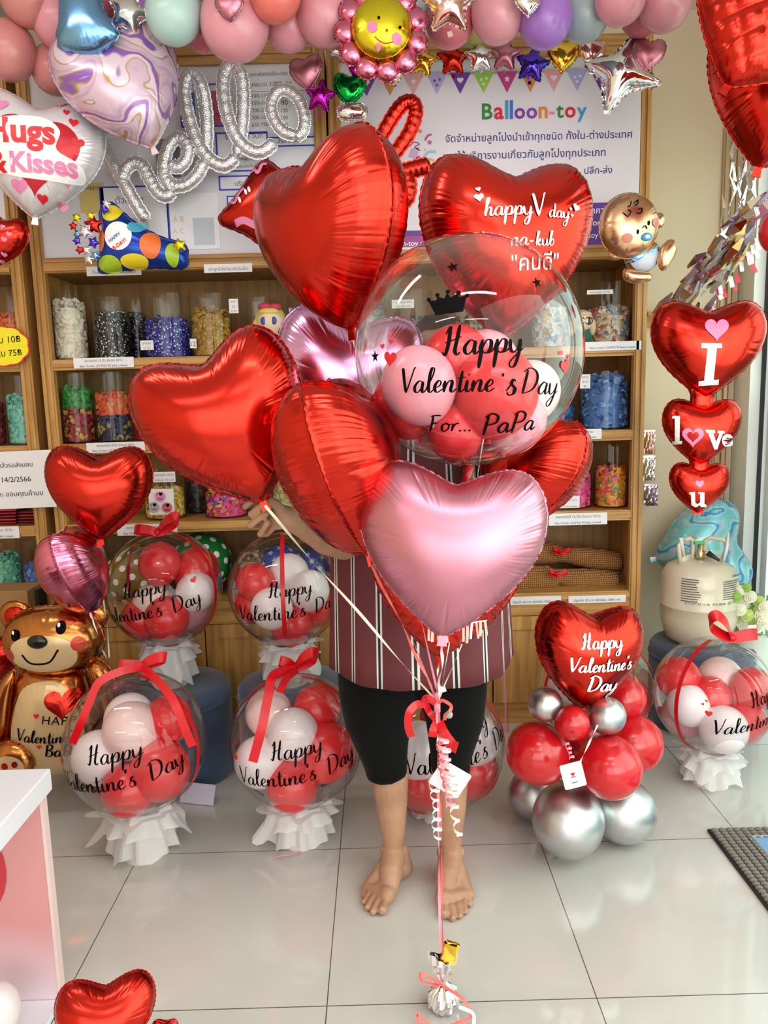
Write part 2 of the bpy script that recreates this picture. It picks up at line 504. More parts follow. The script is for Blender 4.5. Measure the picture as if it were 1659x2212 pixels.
# brush script: every glyph is strokes on a grid (x-height 1, ascender 2, descender -1)
G = {
 'a': ([[(.85,.85),(.5,1),(.15,.6),(.15,.2),(.4,0),(.7,.3),(.86,.95)], [(.86,.95),(.82,.3),(.95,0),(1.25,.3)]], 1.12),
 'p': ([[(-.05,.3),(.17,1.0)], [(.17,1.0),(.15,0),(.08,-1.05)], [(.15,.25),(.5,.95),(.82,.85),(.8,.3),(.5,.02),(.2,.2)], [(.5,.02),(.85,.08),(1.15,.35)]], 1.05),
 'y': ([[(.02,.95),(.1,.3),(.35,0),(.68,.3),(.85,.95)], [(.85,.95),(.8,0),(.6,-.9),(.3,-1.08),(.15,-.75),(.5,-.3),(1.15,.3)]], 1.05),
 'l': ([[(-.05,.2),(.4,1.2),(.55,1.9),(.36,2.05),(.22,1.5),(.2,.4),(.4,0),(.68,.25)]], .6),
 'e': ([[(-.04,.3),(.5,.55),(.6,.85),(.4,1),(.15,.65),(.15,.25),(.4,0),(.85,.3)]], .78),
 'n': ([[(-.05,.5),(.12,.98)], [(.12,.98),(.12,0)], [(.12,.1),(.35,.8),(.6,1),(.72,.75),(.68,.2),(.85,0),(1.12,.3)]], 1.02),
 't': ([[(.36,1.75),(.3,.4),(.45,0),(.78,.3)], [(.0,1.15),(.72,1.25)]], .68),
 'i': ([[(.15,.98),(.12,.3),(.3,0),(.58,.3)], [(.2,1.38),(.22,1.5)]], .52),
 's': ([[(-.05,.25),(.4,1.05)], [(.55,.95),(.36,1.08),(.25,.8),(.55,.45),(.5,.08),(.2,-.02),(.02,.2)]], .78),
 "'": ([[(.2,2.0),(.12,1.6)]], .32),
 'H': ([[(.0,1.5),(.25,2.0),(.3,1.9),(.24,.8),(.05,.02),(-.18,.25)], [(1.0,2.15),(.84,1),(.76,.3),(.95,0),(1.15,.2)], [(-.05,.9),(.5,1.05),(1.15,1.3)]], 1.28),
 'V': ([[(-.05,1.95),(.05,2.0),(.3,.8),(.52,0)], [(.52,0),(.9,1.2),(1.15,2.05),(1.3,2.1)]], 1.15),
 'D': ([[(.32,1.95),(.26,1),(.2,.04)], [(-.05,1.75),(.5,2.1),(1.15,1.8),(1.35,1.1),(1,.35),(.2,.02)]], 1.5),
 'F': ([[(.3,1.9),(.28,1),(.2,0)], [(.05,1.82),(.6,1.92),(1.1,1.88)], [(.3,1),(.85,1.05)]], 1.15),
 'o': ([[(.5,1),(.15,.7),(.2,.15),(.5,0),(.8,.35),(.75,.8),(.5,1),(.75,.82),(1.05,.9)]], .98),
 'r': ([[(.15,.95),(.15,0)], [(.15,.4),(.4,.9),(.72,.95)]], .75),
 '.': ([[(.12,.16),(.2,-.06)]], .42),
 'P': ([[(.35,1.9),(.25,1),(.15,-.15)], [(.05,1.7),(.6,2.0),(1.1,1.7),(1,1.1),(.35,.9)]], 1.15),
 'h': ([[(-.05,.3),(.35,1.3),(.5,1.95),(.3,2),(.2,1.3),(.12,0)], [(.12,.1),(.35,.8),(.6,1),(.72,.75),(.68,.2),(.85,0),(1.12,.3)]], 1.0),
 'd': ([[(.85,.85),(.5,1),(.15,.6),(.15,.2),(.4,0),(.7,.3),(.86,.95)], [(.95,2.0),(.84,.3),(.98,0),(1.25,.3)]], 1.12),
 'k': ([[(-.05,.3),(.35,1.3),(.5,1.95),(.3,2),(.2,1.3),(.12,0)], [(.15,.5),(.6,.98),(.6,.65),(.2,.5)], [(.3,.5),(.6,.05),(1.0,.25)]], .95),
 'u': ([[(.05,.95),(.1,.25),(.35,0),(.68,.3),(.8,.95)], [(.8,.95),(.78,.2),(.95,0),(1.18,.3)]], 1.1),
 'b': ([[(-.05,.3),(.35,1.3),(.5,1.95),(.3,2),(.2,1.3),(.18,.3),(.45,0),(.75,.3),(.7,.8),(.45,.92),(.2,.5)]], .9),
 'B': ([[(.3,1.9),(.26,1),(.2,0)], [(.1,1.75),(.6,2.0),(1.0,1.65),(.75,1.15),(.35,1.05),(.95,.85),(1.0,.3),(.6,0),(.2,.05)]], 1.2),
 '-': ([[(.1,.55),(.65,.62)]], .75),
 ' ': ([], .6),
}
def script2d(s, xh=1.0, wmin=.05, wmax=.2, slant=.12):
    """brush lettering: verts (x,z), quads, width"""
    vs, fs, x = [], [], 0.0
    for ch in s:
        st, adv = G[ch]
        for pl in st:
            P = cat([(p[0] + x + slant * p[1], p[1]) for p in pl], 7)
            N = len(P); b0 = len(vs)
            for i, p in enumerate(P):
                t = (P[min(i+1, N-1)] - P[max(i-1, 0)])
                if t.length < 1e-9: t = Vector((0, -1))
                t.normalize()
                down = max(0.0, abs(t.y)) ** 2.0 * (1.0 if t.y < 0 else .28)
                w = wmin + (wmax - wmin) * down
                en = min(1.0, .55 + .45 * min(i, N - 1 - i) / 2.0)
                nx, ny = -t.y * w * en / 2, t.x * w * en / 2
                vs += [(p.x + nx, p.y + ny), (p.x - nx, p.y - ny)]
            for i in range(N - 1):
                a = b0 + 2 * i
                fs.append((a, a + 1, a + 3, a + 2))
        x += adv * 1.06
    return [(v[0] * xh, v[1] * xh) for v in vs], fs, x * xh
def heart2d(s, n=28):
    out = []
    for k in range(n):
        t = 2 * math.pi * k / n
        out.append((s * (16 * math.sin(t) ** 3) / 32, s * (13*math.cos(t) - 5*math.cos(2*t) - 2*math.cos(3*t) - math.cos(4*t)) / 32))
    return out
def star2d(r, n=5, inner=.42, rot=0):
    return [((r if k % 2 == 0 else r * inner) * math.sin(math.pi * k / n + rot), (r if k % 2 == 0 else r * inner) * math.cos(math.pi * k / n + rot)) for k in range(2 * n)]
def disc2d(rx, rz=None, n=24):
    rz = rz or rx
    return [(rx * math.cos(2*math.pi*k/n), rz * math.sin(2*math.pi*k/n)) for k in range(n)]
def fan(pts):
    """filled outline as (verts, faces) with a centre vertex, for mapping onto a curved skin"""
    n = len(pts); cx = sum(p[0] for p in pts) / n; cz = sum(p[1] for p in pts) / n
    return [(cx, cz)] + list(pts), [(0, 1 + k, 1 + (k + 1) % n) for k in range(n)]
class Ink:
    """collects 2D lettering and drops it onto a surface"""
    def __init__(s): s.v, s.f = [], []
    def put(s, vf, x=0, z=0, rot=0, sc=1.0, centre=False):
        vs, fs = vf[0], vf[1]
        if centre and len(vf) > 2: vs = [(v[0] - vf[2] / 2, v[1]) for v in vs]
        c_, s_ = math.cos(rot) * sc, math.sin(rot) * sc
        b0 = len(s.v)
        s.v += [(x + v[0]*c_ - v[1]*s_, z + v[0]*s_ + v[1]*c_) for v in vs]
        s.f += [tuple(i + b0 for i in q) for q in fs]
        return s
    def build(s, name, mat, parent, fn):
        q = MB(); q.keepn = True
        q.add([fn(v[0], v[1]) for v in s.v], s.f)
        return q.build(name, mat, parent)

# ================================================================ the shelving
YC = 2.96                    # front plane of the shelving
DEP = 0.38
def zat(px, py, Y=YC): return W(px, py, Y).z
Z_TOP = zat(400, 108); Z_RAIL0 = zat(400, 582); Z_RAIL1 = zat(400, 550)
SHELF = [zat(200, 775), zat(200, 959), zat(200, 1133), zat(260, 1306)]      # top surfaces, topmost first
def cabinet(x0, x1, label, doors=2):
    t = thing('display_cabinet', label, 'cabinet', ((x0 + x1) / 2, YC, 0))
    def part(name, fn, mat):
        q = WMB(); fn(q); o = q.build(name, mat, t, off=t.location); return o
    pw = 0.045
    def posts(q):
        for x in (x0, x1 - pw):
            q.box((x, YC, 0), (x + pw, YC + .03, Z_TOP + .02))
            q.box((x + .012, YC - .006, .08), (x + .02, YC, Z_TOP)); q.box((x + .026, YC - .006, .08), (x + .034, YC, Z_TOP))
    for x in (x0, x1 - pw):
        def post(q, x=x):
            q.box((x, YC, 0), (x + pw, YC + .03, Z_TOP + .02))
            q.box((x + .006, YC - .006, .08), (x + .016, YC, Z_TOP)); q.box((x + .028, YC - .006, .08), (x + .038, YC, Z_TOP))
        part('post', post, wood_v)
    for x in (x0, x1 - .018):
        part('side_panel', lambda q: q.box((x + .0005, YC + .03, 0), (x + .0175, YC + DEP, Z_TOP)), wood_v)
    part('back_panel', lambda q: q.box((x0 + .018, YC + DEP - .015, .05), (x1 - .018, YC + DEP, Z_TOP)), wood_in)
    part('top_rail', lambda q: (q.box((x0 + pw, YC, Z_TOP - .05), (x1 - pw, YC + .03, Z_TOP + .02)), q.box((x0 + pw, YC - .006, Z_TOP - .02), (x1 - pw, YC, Z_TOP))), wood_h)
    part('middle_rail', lambda q: (q.box((x0 + pw, YC, Z_RAIL0), (x1 - pw, YC + .03, Z_RAIL1)), q.box((x0 + pw, YC - .012, Z_RAIL0 + .005), (x1 - pw, YC, Z_RAIL0 + .022)), q.box((x0 + pw, YC - .008, Z_RAIL1 - .016), (x1 - pw, YC, Z_RAIL1 - .004))), wood_h)
    part('notice_panel', lambda q: q.box((x0 + pw, YC + .012, Z_RAIL1), (x1 - pw, YC + .024, Z_TOP - .05)), pm('pale_board', srgb(224, 220, 232), 0.5))
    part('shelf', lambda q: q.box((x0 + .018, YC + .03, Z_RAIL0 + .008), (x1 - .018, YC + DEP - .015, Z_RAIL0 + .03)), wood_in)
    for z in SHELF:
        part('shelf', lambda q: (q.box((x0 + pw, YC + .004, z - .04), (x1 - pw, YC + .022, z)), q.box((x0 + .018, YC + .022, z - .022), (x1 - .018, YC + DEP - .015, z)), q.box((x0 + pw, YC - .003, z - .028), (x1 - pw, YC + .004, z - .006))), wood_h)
    zb = SHELF[-1] - .04
    part('lower_rail', lambda q: q.box((x0 + pw, YC, zb - .05), (x1 - pw, YC + .022, zb)), wood_h)
    part('plinth', lambda q: q.box((x0 + pw, YC + .02, 0), (x1 - pw, YC + .04, .09)), wood_h)
    n = doors; w = (x1 - x0 - 2 * pw) / n
    for k in range(n):
        a, c = x0 + pw + k * w + .003, x0 + pw + (k + 1) * w - .003
        d = part('door', lambda q: (q.box((a, YC + .004, .095), (a + .05, YC + .022, zb - .054)), q.box((c - .05, YC + .004, .095), (c, YC + .022, zb - .054)),
                                    q.box((a + .05, YC + .004, .095), (c - .05, YC + .022, .15)), q.box((a + .05, YC + .004, zb - .11), (c - .05, YC + .022, zb - .054)),
                                    q.box((a + .05, YC + .012, .15), (c - .05, YC + .02, zb - .11))), wood_v)
    return t
XA0 = W(80, 700, YC).x; XMID = W(722, 700, YC).x; XB1 = W(1397, 700, YC).x
cabA = cabinet(XA0, XMID - .004, 'wooden shelf cabinet with notices on top and jars below, behind the person')
cabB = cabinet(XMID + .004, XB1, 'wooden shelf cabinet below the big purple and white banner')
XL1 = W(60, 700, YC).x
cabL = cabinet(XL1 - 1.0, XL1, 'wooden shelf cabinet cut off by the left edge, holding the orange jar')

def flat_text(parent, name, mat, s, px, py, wpx, Y, rot=None, bold=0.0, spacing=1.0):
    """a line of print whose left baseline sits at the pixel, wpx wide, on the plane y=Y"""
    vs, fs, w = text2d(s, 1.0, spacing, bold)
    P = W(px, py, Y); k = wpx * mpp(P) / max(w, 1e-6)
    if rot is None: rot = 0
    ik = Ink(); ik.put((vs, fs), P.x, P.z, rot, k)
    off = parent.matrix_world.translation if parent.parent is None else parent.parent.location
    off = parent.location if parent.parent is None else parent.parent.location
    return ik.build(name, mat, parent, lambda x, z: (x - off.x, Y - off.y, z - off.z))
# price strips glued to the shelf edges (parts of the cabinets)
def strip_label(cabt, px, py, wpx, hpx, lines, Y=YC - .006, mat=paper):
    P = W(px, py, Y); k = mpp(P); o = cabt.location
    q = MB(); w, h = wpx * k, hpx * k
    q.box((P.x - o.x, Y - o.y, P.z - h - o.z), (P.x + w - o.x, Y + .0015 - o.y, P.z - o.z))
    st = q.build('price_strip', mat, cabt)
    n = len(lines)
    for i, s in enumerate(lines):
        vs, fs, tw = text2d(s)
        sc_ = min(h / n * .62, w * .8 / max(tw, 1e-6))
        ik = Ink(); ik.put((vs, fs), P.x + w / 2 - tw * sc_ / 2, P.z - h * (i + .78) / n, 0, sc_)
        ik.build('print', ink_grey if i == 0 else ink_navy, st, lambda x, z: (x - o.x, Y - .001 - o.y, z - o.z))
TH_L = 'ขนาดปกติ 12 นิ้ว จำนวน 10 ใบ'; SZ_L = 'Size 12 inch. (10 PCS/ 95 baht ) mixed.'
strip_label(cabA, 158, 774, 130, 22, [TH_L, SZ_L]); strip_label(cabA, 186, 957, 126, 22, [TH_L, SZ_L])
strip_label(cabA, 252, 1134, 130, 24, [TH_L, SZ_L]); strip_label(cabA, 186, 576, 118, 20, ['ร้านใช้เทปกาวสีใสไม่ติดไฟจ้า'], YC - .014)
strip_label(cabA, 440, 571, 104, 18, ['เป่าลูกโป่งก่อนรับวันนั้น'], YC - .014)
strip_label(cabB, 1262, 739, 124, 19, [SZ_L]); strip_label(cabB, 1180, 929, 120, 22, [TH_L, SZ_L])
strip_label(cabB, 1186, 1110, 126, 26, [TH_L, SZ_L]); strip_label(cabB, 1096, 1290, 116, 18, ['ที่สูบเท้า 50 บาท ส่ง50อัน 1250 บาท'])
strip_label(cabB, 1228, 1288, 124, 16, ['ที่สูบมือ 70 บาท ส่ง50อัน 1500 บาท']); strip_label(cabL, -84, 1140, 124, 26, [TH_L, SZ_L])

# ---------------------------------------------------------------- jars and what is in them
def rubber(name, cols, dots=None):
    if name in MATS: return MATS[name]
    mt = pm(name, cols[0], 0.5); nd, lk, b = nodes(mt)
    if len(cols) > 1:
        v = nd.new('ShaderNodeTexVoronoi'); v.inputs['Scale'].default_value = 55
        lk.new(texco(nd, lk), v.inputs['Vector'])
        s_ = nd.new('ShaderNodeSeparateColor'); lk.new(v.outputs['Color'], s_.inputs[0])
        r = nd.new('ShaderNodeValToRGB'); r.color_ramp.interpolation = 'CONSTANT'
        el = r.color_ramp.elements; el[0].color = cols[0]; el[0].position = 0; el[1].position = 1 / len(cols); el[1].color = cols[1]
        for i, c_ in enumerate(cols[2:]):
            z = el.new((i + 2) / len(cols)); z.color = c_
        lk.new(s_.outputs[0], r.inputs[0]); src = r.outputs[0]
        lk.new(src, b.inputs['Base Color'])
    if dots:
        v = nd.new('ShaderNodeTexVoronoi'); v.inputs['Scale'].default_value = 95
        lk.new(texco(nd, lk), v.inputs['Vector'])
        lt = nd.new('ShaderNodeMath'); lt.operation = 'LESS_THAN'; lt.inputs[1].default_value = 0.3
        lk.new(v.outputs['Distance'], lt.inputs[0])
        mx = nd.new('ShaderNodeMix'); mx.data_type = 'RGBA'
        lk.new(lt.outputs[0], mx.inputs[0]); mx.inputs[6].default_value = cols[0]; mx.inputs[7].default_value = dots
        lk.new(mx.outputs[2], b.inputs['Base Color'])
    return mt
def pile_mesh(q, c, r, h, seed, n=120, size=.03, nm=1):
    """crumpled deflated balloons heaped in a round jar"""
    rg = random.Random(seed)
    # a crumpled core, then loose folded skins over it
    N = 26; H = 16; vs = []; fs = []
    for i in range(H + 1):
        for k in range(N):
            a = 2 * math.pi * k / N
            z = h * .93 * i / H
            nn = noise.noise(Vector((math.cos(a) * 3 + seed, math.sin(a) * 3, z * 40)))
            rr = (r * .86 + nn * r * .10) * (1 if i < H - 1 else .82)
            vs.append((c[0] + rr * math.cos(a), c[1] + rr * math.sin(a), c[2] + z + (nn * .012 if i == H else 0)))
    top = len(vs); vs.append((c[0], c[1], c[2] + h * .96))
    for i in range(H):
        for k in range(N):
            fs.append((i*N+k, i*N+(k+1) % N, (i+1)*N+(k+1) % N, (i+1)*N+k))
    for k in range(N): fs.append((H*N+k, H*N+(k+1) % N, top))
    fs.append(tuple(reversed(range(N))))
    q.add(vs, fs)
    for i in range(n):
        a = rg.uniform(0, 2 * math.pi)
        if rg.random() < .72:
            rr = r * .955; z = rg.uniform(.03, .95) * h
        else:
            rr = r * math.sqrt(rg.random()) * .85; z = h * rg.uniform(.94, 1.06)
        p = Vector((c[0] + rr * math.cos(a), c[1] + rr * math.sin(a), c[2] + max(z, .012)))
        M = Euler((rg.uniform(0, 6), rg.uniform(0, 6), rg.uniform(0, 6))).to_matrix()
        s = size * rg.uniform(.6, 1.1)
        # folded tongue shaped skin with a rolled lip
        L = []
        for j in range(5):
            u = j / 4 - .5
            wv = s * .33 * (math.cos(u * 2.6) if j < 4 else .55)
            zz = .25 * s * math.sin(u * 5 + i)
            L += [M @ Vector((-wv, u * s, zz - .08 * s)), M @ Vector((0, u * s, zz + .1 * s)), M @ Vector((wv, u * s, zz - .08 * s))]
        vs = []
        for d in L:
            w_ = p + d
            v2 = Vector((w_.x - c[0], w_.y - c[1])); 
            if v2.length > r * .985: v2 *= r * .985 / v2.length
            vs.append((c[0] + v2.x, c[1] + v2.y, max(w_.z, c[2] + .003)))
        q.mi = rg.randrange(nm) if nm > 1 else 0
        q.add(vs, [(3*j + e_, 3*j + e_ + 1, 3*j + e_ + 4, 3*j + e_ + 3) for j in range(4) for e_ in (0, 1)])
def jar(px, wpx, top, base_z, fill_py, mats, desc, Y=None, seed=0, tags=None, layers=None):
    """acrylic jar standing on a shelf; wpx wide; fill_py = pixel row of the heap's top"""
    r = wpx * .5 * mpp(W(px, 800, YC + .1))
    Y = Y or (YC + .04 + r)
    P = W(px, top, Y); x = P.x; h = P.z - base_z
    t = thing('storage_jar', 'clear acrylic jar of ' + desc, 'jar', (x, Y, base_z), group='clear jars on the shelves')
    q = MB(); q.lathe([(0, .002), (r, .002), (r, h), (r - .003, h), (r - .003, .005), (0, .005)], n=40)
    q.build('body', jar_glass, t, smooth=True, angle=40)
    if tags:
        for (tx, ty, tw, th, lines) in tags:
            PT = W(tx, ty, Y - r - .002); k = mpp(PT)
            q = MB(); q.box((PT.x - x, -r - .004, PT.z - base_z - th * k), (PT.x - x + tw * k, -r - .002, PT.z - base_z))
            sl = q.build('paper_label', paper, t)
            for i, s in enumerate(lines):
                vs, fs, wd_ = text2d(s); sc_ = min(tw * k * .85 / wd_, th * k / len(lines) * .7)
                ik = Ink(); ik.put((vs, fs), PT.x - x + tw * k / 2 - wd_ * sc_ / 2, PT.z - base_z - th * k * (i + .8) / len(lines), 0, sc_)
                ik.build('print', ink_grey, sl, lambda a, c_: (a, -r - .0045, c_))
    z0 = .007
    for i, (py, mt, dsc) in enumerate(layers or [(fill_py, mats, desc)]):
        hz = W(px, py, Y - r * .6).z - base_z
        ml = mt if isinstance(mt, list) else [mt]
        q = MB(); pile_mesh(q, (0, 0, z0), r - .006, hz - z0, seed * 7 + i, n=int(120 + 150 * min(1, (hz - z0) / .2)), size=.034, nm=len(ml))
        o = q.build('deflated_balloons', ml, smooth=True, angle=50); o.location = (x, Y, base_z)
        tag(o, 'heap of %s inside a clear jar' % dsc, 'balloons', 'deflated balloons in jars', 'stuff')
        z0 = hz + .001
    return t
S1, S2, S3, S4 = SHELF
rb = lambda n, *c_, **k: rubber(n, [srgb(*x) for x in c_], srgb(*k['dots'])) if 'dots' in k else [pm('%s_%d' % (n, i), srgb(*x), .5) for i, x in enumerate(c_)]
WH = (240, 236, 236)
jar(145, 74, 622, S1, 655, rb('cream_rubber', (226, 214, 196), (216, 202, 184)), 'cream white balloons on the top shelf', seed=1)
jar(236, 78, 645, S1, 682, rb('black_dot_rubber', (30, 22, 28), dots=WH), 'black balloons with white dots', seed=2)
jar(292, 46, 648, S1, 684, rb('navy_dot_rubber', (22, 22, 40), dots=(210, 210, 226)), 'navy dotted balloons, behind the black dotted jar', Y=YC + .25, seed=3)
jar(356, 104, 638, S1, 692, rb('blue_dot_rubber', (44, 44, 160), dots=WH), 'blue balloons with white dots', seed=4, tags=[(303, 736, 28, 20, ['ลายจุด', '12 นิ้ว'])])
jar(452, 90, 638, S1, 672, rb('gold_dot_rubber', (176, 132, 44), dots=(222, 190, 120)), 'gold dotted balloons', Y=YC + .13, seed=5, tags=[(494, 646, 20, 30, ['ราคา', '25', 'บาท']), (410, 732, 14, 20, ['12'])])
jar(556, 80, 646, S1, 735, rb('clear_rubber', (206, 196, 190), (190, 176, 176)), 'pale clear balloons behind the blonde doll', Y=YC + .22, seed=6)
jar(655, 74, 640, S1, 672, rb('toile_rubber', (224, 224, 232), (70, 80, 130), (232, 230, 236)), 'white and blue patterned balloons', seed=7)
jar(790, 90, 640, S1, 668, rb('grey_rubber', (150, 146, 156), (90, 86, 96), (200, 196, 204)), 'grey and silver balloons, seen through the big bubble', Y=YC + .14, seed=8, tags=[(846, 648, 48, 18, ['1 ถุงบรรจุ 10 ใบ', 'ราคา 35 บาท'])])
jar(890, 90, 630, S1, 690, rb('charcoal_rubber', (40, 38, 44), (120, 116, 124)), 'charcoal balloons, seen through the big bubble', Y=YC + .14, seed=9)
jar(1010, 90, 630, S1, 690, rb('brown_rubber', (120, 92, 76), (160, 130, 104)), 'brown balloons, behind the red heart with white writing', Y=YC + .14, seed=10)
jar(1188, 84, 625, S1 + 0, 668, rb('party_rubber', (226, 220, 216), (90, 140, 190), (220, 180, 90)), 'party print balloons, seen at the bubble rim', Y=YC + .16, seed=11)
jar(1314, 98, 614, S1, 668, rb('parade_rubber', (214, 190, 160), (226, 210, 190), (176, 90, 84), (120, 150, 190), (200, 160, 110)), 'beige printed balloons at the right end of the top shelf', seed=12, tags=[(1268, 627, 56, 9, ['ลายการ์ตูน 12 นิ้ว'])])
jar(162, 70, 806, S2, 838, None, 'green balloons over dark red ones', seed=13, layers=[(884, rb('wine_rubber', (136, 30, 44), (150, 38, 50), (190, 150, 60)), 'dark red balloons under the green ones'), (842, rb('grass_rubber', (44, 124, 50), (56, 140, 60)), 'green balloons over the dark red ones')])
jar(238, 78, 804, S2, 850, None, 'orange balloons over navy ones', seed=14, layers=[(898, rb('navy_rubber', (34, 30, 66), (48, 36, 84), (150, 140, 60)), 'navy balloons under the orange ones'), (852, rb('orange_rubber', (214, 84, 50), (200, 60, 44), (196, 120, 50)), 'orange balloons over the navy ones')])
jar(306, 60, 806, S2, 880, rb('ruby_rubber', (150, 34, 48), (120, 26, 40), (170, 150, 60)), 'dark red balloons next to the big heart', Y=YC + .16, seed=15)
jar(1306, 108, 802, S2, 818, rb('cornflower_rubber', (84, 128, 196), (70, 110, 178), (120, 160, 214)), 'cornflower blue balloons', seed=16, tags=[(1253, 809, 22, 30, ['บรรจุ', '10 ใบ', '95'])])
jar(1212, 70, 810, S2, 880, rb('teal_blue_rubber', (40, 70, 130), (60, 120, 170)), 'dark blue balloons behind the bubble rim', Y=YC + .2, seed=17)
jar(352, 92, 1016, S3, 1062, rb('sun_rubber', (226, 180, 40), (236, 200, 70), (226, 214, 180)), 'yellow balloons with a button card on the front', seed=18, tags=[(330, 1020, 48, 22, ['หนึ่งถุงมี 10 ใบ', 'ส่งใบละ 10 บาท']), (320, 1057, 54, 56, [' '])])
jar(422, 60, 1010, S3, 1030, rb('dusk_rubber', (40, 50, 40), (110, 40, 40), (30, 34, 50)), 'dark mixed balloons in the back of the third shelf', Y=YC + .25, seed=19)
jar(486, 96, 1032, S3, 1064, rb('carnival_rubber', (222, 64, 130), (230, 180, 50), (236, 90, 60), (230, 110, 160), (60, 80, 150)), 'pink, yellow and orange balloons', seed=20, tags=[(436, 1026, 34, 15, ['10 ใบ 45 บาท'])])
jar(616, 66, 1000, S3, 1020, rb('khaki_rubber', (190, 176, 120), (204, 192, 140), (170, 156, 104)), 'khaki balloons beside the hand', seed=21)
jar(1234, 92, 985, S3, 1030, rb('fuchsia_rubber', (226, 80, 140), (236, 96, 156), (214, 66, 126)), 'hot pink balloons', seed=22, tags=[(1176, 1073, 76, 26, [TH_L, SZ_L])])
jar(1320, 72, 962, S3, 1016, rb('fruit_rubber', (226, 160, 40), (214, 70, 60), (220, 50, 110), (70, 140, 70), (236, 130, 50)), 'yellow, red and pink balloons at the right end', seed=23)
jar(20, 62, 612, S1, 682, rb('tangerine_rubber', (232, 116, 60), (222, 104, 52)), 'orange balloons under the yellow price tag', seed=24)
jar(40, 66, 812, S2, 862, rb('mint_rubber', (112, 186, 170), (124, 196, 180)), 'mint green balloons behind the yellow price tag row', seed=25)
jar(-30, 66, 812, S2, 880, rb('maroon_rubber', (110, 40, 44), (120, 46, 50)), 'maroon balloons at the left edge', seed=26)
jar(8, 72, 1168, S4, 1206, rb('jade_rubber', (104, 176, 150), (120, 190, 160)), 'jade green balloons on the lowest left shelf', seed=27)
jar(72, 58, 1165, S4, 1228, rb('periwinkle_rubber', (100, 130, 200), (112, 140, 206)), 'periwinkle blue balloons on the lowest left shelf', seed=28)
# ================================================================ balloons: the makers
def resample(pts, n):
    P = np.array(pts, float); Q = np.vstack([P, P[:1]])
    d = np.sqrt(((Q[1:] - Q[:-1]) ** 2).sum(1)); s = np.concatenate([[0], np.cumsum(d)])
    t = np.linspace(0, s[-1], n, endpoint=False)
    return np.stack([np.interp(t, s, Q[:, 0]), np.interp(t, s, Q[:, 1])], 1)
def in_poly(px, pz, P):
    ins = np.zeros(px.shape, bool); n = len(P); j = n - 1
    for i in range(n):
        xi, zi = P[i]; xj, zj = P[j]
        c_ = ((zi > pz) != (zj > pz)) & (px < (xj - xi) * (pz - zi) / (zj - zi + 1e-12) + xi)
        ins ^= c_; j = i
    return ins
_pc = {}
def membrane(key, P, G_=84):
    """height field of an inflated sheet over the outline P (solved once per outline)"""
    if key in _pc: return _pc[key]
    lo = P.min(0) - 1e-3; hi = P.max(0) + 1e-3
    st = max(hi - lo) / (G_ - 1)
    nx = int((hi[0] - lo[0]) / st) + 3; nz = int((hi[1] - lo[1]) / st) + 3
    X, Z = np.meshgrid(lo[0] + (np.arange(nx) - .5) * st, lo[1] + (np.arange(nz) - .5) * st, indexing='ij')
    M = in_poly(X, Z, P); M[0] = M[-1] = False; M[:, 0] = M[:, -1] = False
    u = np.zeros_like(X)
    for _ in range(1400):
        v = np.zeros_like(u)
        v[1:-1, 1:-1] = .25 * (u[2:, 1:-1] + u[:-2, 1:-1] + u[1:-1, 2:] + u[1:-1, :-2]) + .25
        u = np.where(M, v, 0)
    h = np.sqrt(u / u.max())
    def f(x, z):
        gx_ = np.clip((x - lo[0]) / st + .5, 0, nx - 1.001); gz_ = np.clip((z - lo[1]) / st + .5, 0, nz - 1.001)
        i = gx_.astype(int); j = gz_.astype(int); a = gx_ - i; c_ = gz_ - j
        uu = (u[i, j]*(1-a)*(1-c_) + u[i+1, j]*a*(1-c_) + u[i, j+1]*(1-a)*c_ + u[i+1, j+1]*a*c_) / u.max()
        return np.sqrt(np.maximum(uu, 0))
    _pc[key] = f
    return f
HEART = None
def heart_outline(n=240):
    out = []
    for k in range(n):
        t = 2 * math.pi * k / n
        a = math.sin(t); p = 1.55 if abs(math.cos(t)) == math.cos(t) else 1.68
        x = 16 * abs(a) ** p * (1 if a > 0 else -1)
        z = 13 * math.cos(t) - 3.5 * math.cos(2*t) - 1.3 * math.cos(3*t) - .55 * math.cos(4*t)
        out.append((x, z))
    P = resample(out, n)
    for _ in range(2): P = (np.roll(P, 1, 0) + 2 * P + np.roll(P, -1, 0)) / 4
    lo, hi = P.min(0), P.max(0)
    P = (P - (lo + hi) / 2) / (hi[1] - lo[1])
    P[:, 0] *= 1.03 / (P[:, 0].max() - P[:, 0].min())
    return P
def star_outline(n=240, inner=.52, pts=5, soft=.35):
    P = resample(star2d(.5, pts, inner), n)
    k = max(1, int(n * .012))
    for _ in range(3):
        P = (np.roll(P, k, 0) + np.roll(P, -k, 0) + 2 * P) / 4
    return P
